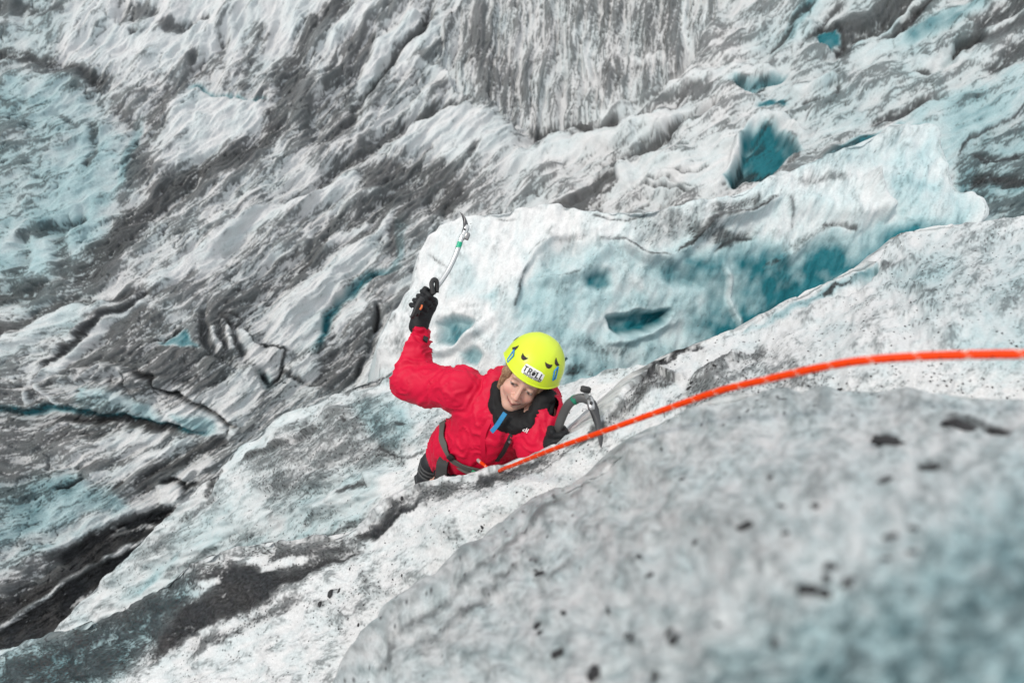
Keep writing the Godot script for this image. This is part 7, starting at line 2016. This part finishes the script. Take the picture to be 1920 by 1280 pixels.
func planted_axe() -> void:
	var at := Vector3(0.277, 8.609, -0.831)
	var o := -at
	var axe := thing("ice_axe", "dark grey curved ice axe with its pick planted in the ledge", "ice axe", at, "technical ice axes")
	var dark := paint(Color(0.10, 0.10, 0.10), 0.42, 0.3)
	var steel := paint(Color(0.07, 0.07, 0.072), 0.38, 0.7)
	var bright := paint(Color(0.45, 0.45, 0.45), 0.3, 0.85)
	var rubber := paint(Color(0.016, 0.016, 0.017), 0.6)
	var side := Vector3(0.7674, 0.5346, 0.2963)
	var path := moved(smooth_path(points([0.271, 8.605, -0.843, 0.259, 8.632, -0.859, 0.249, 8.667, -0.877, 0.245, 8.702, -0.896, 0.245, 8.74, -0.91, 0.255, 8.767, -0.919, 0.272, 8.788, -0.921, 0.291, 8.797, -0.916]), 6), o)
	part("shaft", tube(path, shaft_shape(0.0145, 0.0115), 16, side, 0.8), dark, axe)
	path = moved(smooth_path(points([0.252, 8.76, -0.915, 0.255, 8.767, -0.919, 0.26, 8.773, -0.92]), 4), o)
	part("tape_band", tube(path, shaft_shape(0.0153, 0.0123), 16, side, 0.8), paint(Color(0.0, 0.16, 0.09), 0.5), axe)
	path = moved(smooth_path(points([0.289, 8.607, -0.83, 0.275, 8.613, -0.837, 0.264, 8.621, -0.848, 0.258, 8.636, -0.863]), 5), o)
	var grip := part("grip", tube(path, func(t: float) -> Array: return [0.018, 0.015], 14, side, 0.85), rubber, axe)
	path = moved(smooth_path(points([0.241, 8.64, -0.852, 0.245, 8.633, -0.837, 0.258, 8.634, -0.83]), 5), o)
	part("orange_insert", tube(path, func(t: float) -> Array: return [0.004 + 0.006 * t, 0.005], 8), paint(Color(0.75, 0.18, 0.03), 0.5), grip)
	path = moved(smooth_path(points([0.293, 8.627, -0.83, 0.274, 8.641, -0.839, 0.261, 8.641, -0.847]), 5), o)
	part("griprest", tube(path, func(t: float) -> Array: return [0.012, 0.010], 12), rubber, axe)
	# head, hammer and pick in the plane of the swing
	var top := Vector3(0.294, 8.798, -0.917) + o
	var tip := Vector3(0.364, 8.814, -0.751) + o
	var x := (tip - top).normalized()
	var z := Vector3(0.9307, 0.3474, -0.0251)
	z = (z - x * z.dot(x)).normalized()
	var w := z.cross(x)
	var long := top.distance_to(tip)
	part("head", box_at(top + x * 0.012, x * 0.026, z * 0.011, w * 0.011, 0.4), bright, axe)
	part("bolt", tube(PackedVector3Array([top + x * 0.02 - w * 0.017, top + x * 0.02 + w * 0.017]), shaft_shape(0.005, 0.005), 10), steel, axe)
	part("pick", plate(top + x * 0.0, x, z, [-0.016, 0.004, 0.010, 0.017, 0.035, 0.020, long * 0.45, 0.017, long * 0.75, 0.010, long, 0.0, long * 0.85, -0.003, long * 0.5, -0.003, 0.05, -0.007, 0.02, -0.011, -0.004, -0.010], 0.007), steel, axe)
	var neck := Vector3(0.278, 8.807, -0.92) + o
	var knob := Vector3(0.267, 8.822, -0.93) + o
	part("hammer_arm", tube(PackedVector3Array([top, neck, knob]), shaft_shape(0.008, 0.006), 10), bright, axe)
	part("hammer", box_at(knob, Vector3(0.9690, 0.2082, -0.0925) * 0.016, Vector3(-0.2047, 0.6229, -0.7423) * 0.010, Vector3(-0.0917, 0.7403, 0.6734) * 0.012, 0.3), rubber, axe)


# ---------------------------------------------------------------- rope
func rope() -> void:
	var path := smooth_path(points([0.114, 8.25, -0.808, 0.124, 8.447, -0.732, 0.131, 8.632, -0.672, 0.146, 8.739, -0.644, 0.17, 8.873, -0.617, 0.207, 9.033, -0.591, 0.253, 9.178, -0.576, 0.308, 9.319, -0.572, 0.345, 9.427, -0.562, 0.374, 9.506, -0.547, 0.401, 9.569, -0.537, 0.427, 9.62, -0.527, 0.474, 9.669, -0.523, 0.535, 9.719, -0.52, 0.601, 9.759, -0.522, 0.718, 9.807, -0.533, 1.034, 9.904, -0.586, 1.746, 10.104, -0.746]), 14)
	var at := path[0]
	var o := -at
	var line := thing("climbing_rope", "bright orange climbing rope running taut from the harness up across the ice", "rope", at)
	var im := Image.create(256, 64, false, Image.FORMAT_RGB8)
	for y in 64:
		for x in 256:
			# the sheath: fine braid, and a pale tracer that winds round
			var braid := 0.80 + 0.20 * absf(sin((x + y * 2.0) * TAU / 16.0)) * absf(sin((x - y * 2.0) * TAU / 16.0))
			var c := Color(1.0, 0.27, 0.0) * braid
			var t := fposmod(x - y * 0.9, 256.0)
			if t < 34.0 and int(y / 4.0 + x / 12.0) % 2 == 0 and y % 32 < 24:
				c = Color(0.90, 0.80, 0.76)
			elif fposmod(t - 128.0, 256.0) < 10.0 and y % 32 < 8:
				c = Color(0.45, 0.12, 0.04)
			im.set_pixel(x, y, c)
	var m := StandardMaterial3D.new()
	m.albedo_texture = ImageTexture.create_from_image(im)
	m.uv1_scale = Vector3(22.0, 1.0, 1.0)
	m.roughness = 0.6
	m.metallic_specular = 0.3
	part("sheath", tube(moved(path, o), func(_t: float) -> Array: return [0.0056, 0.0056], 12), m, line)
	path = smooth_path(points([0.123, 8.465, -0.722, 0.105, 8.451, -0.736, 0.084, 8.419, -0.76, 0.067, 8.394, -0.777]), 6)
	var tail := part("tail", tube(moved(path, o), func(_t: float) -> Array: return [0.0055, 0.0055], 12), m, line)
	path = smooth_path(points([0.069, 8.396, -0.775, 0.062, 8.387, -0.782, 0.058, 8.382, -0.787]), 4)
	part("tail_end", tube(moved(path, o), func(_t: float) -> Array: return [0.0062, 0.0062], 12), paint(Color(0.34, 0.28, 0.27), 0.6), tail)
	path = smooth_path(points([0.124, 8.441, -0.724, 0.124, 8.507, -0.71, 0.135, 8.543, -0.706, 0.15, 8.514, -0.719]), 6)
	part("knot_loop", tube(moved(path, o), func(_t: float) -> Array: return [0.005, 0.005], 12), m, line)
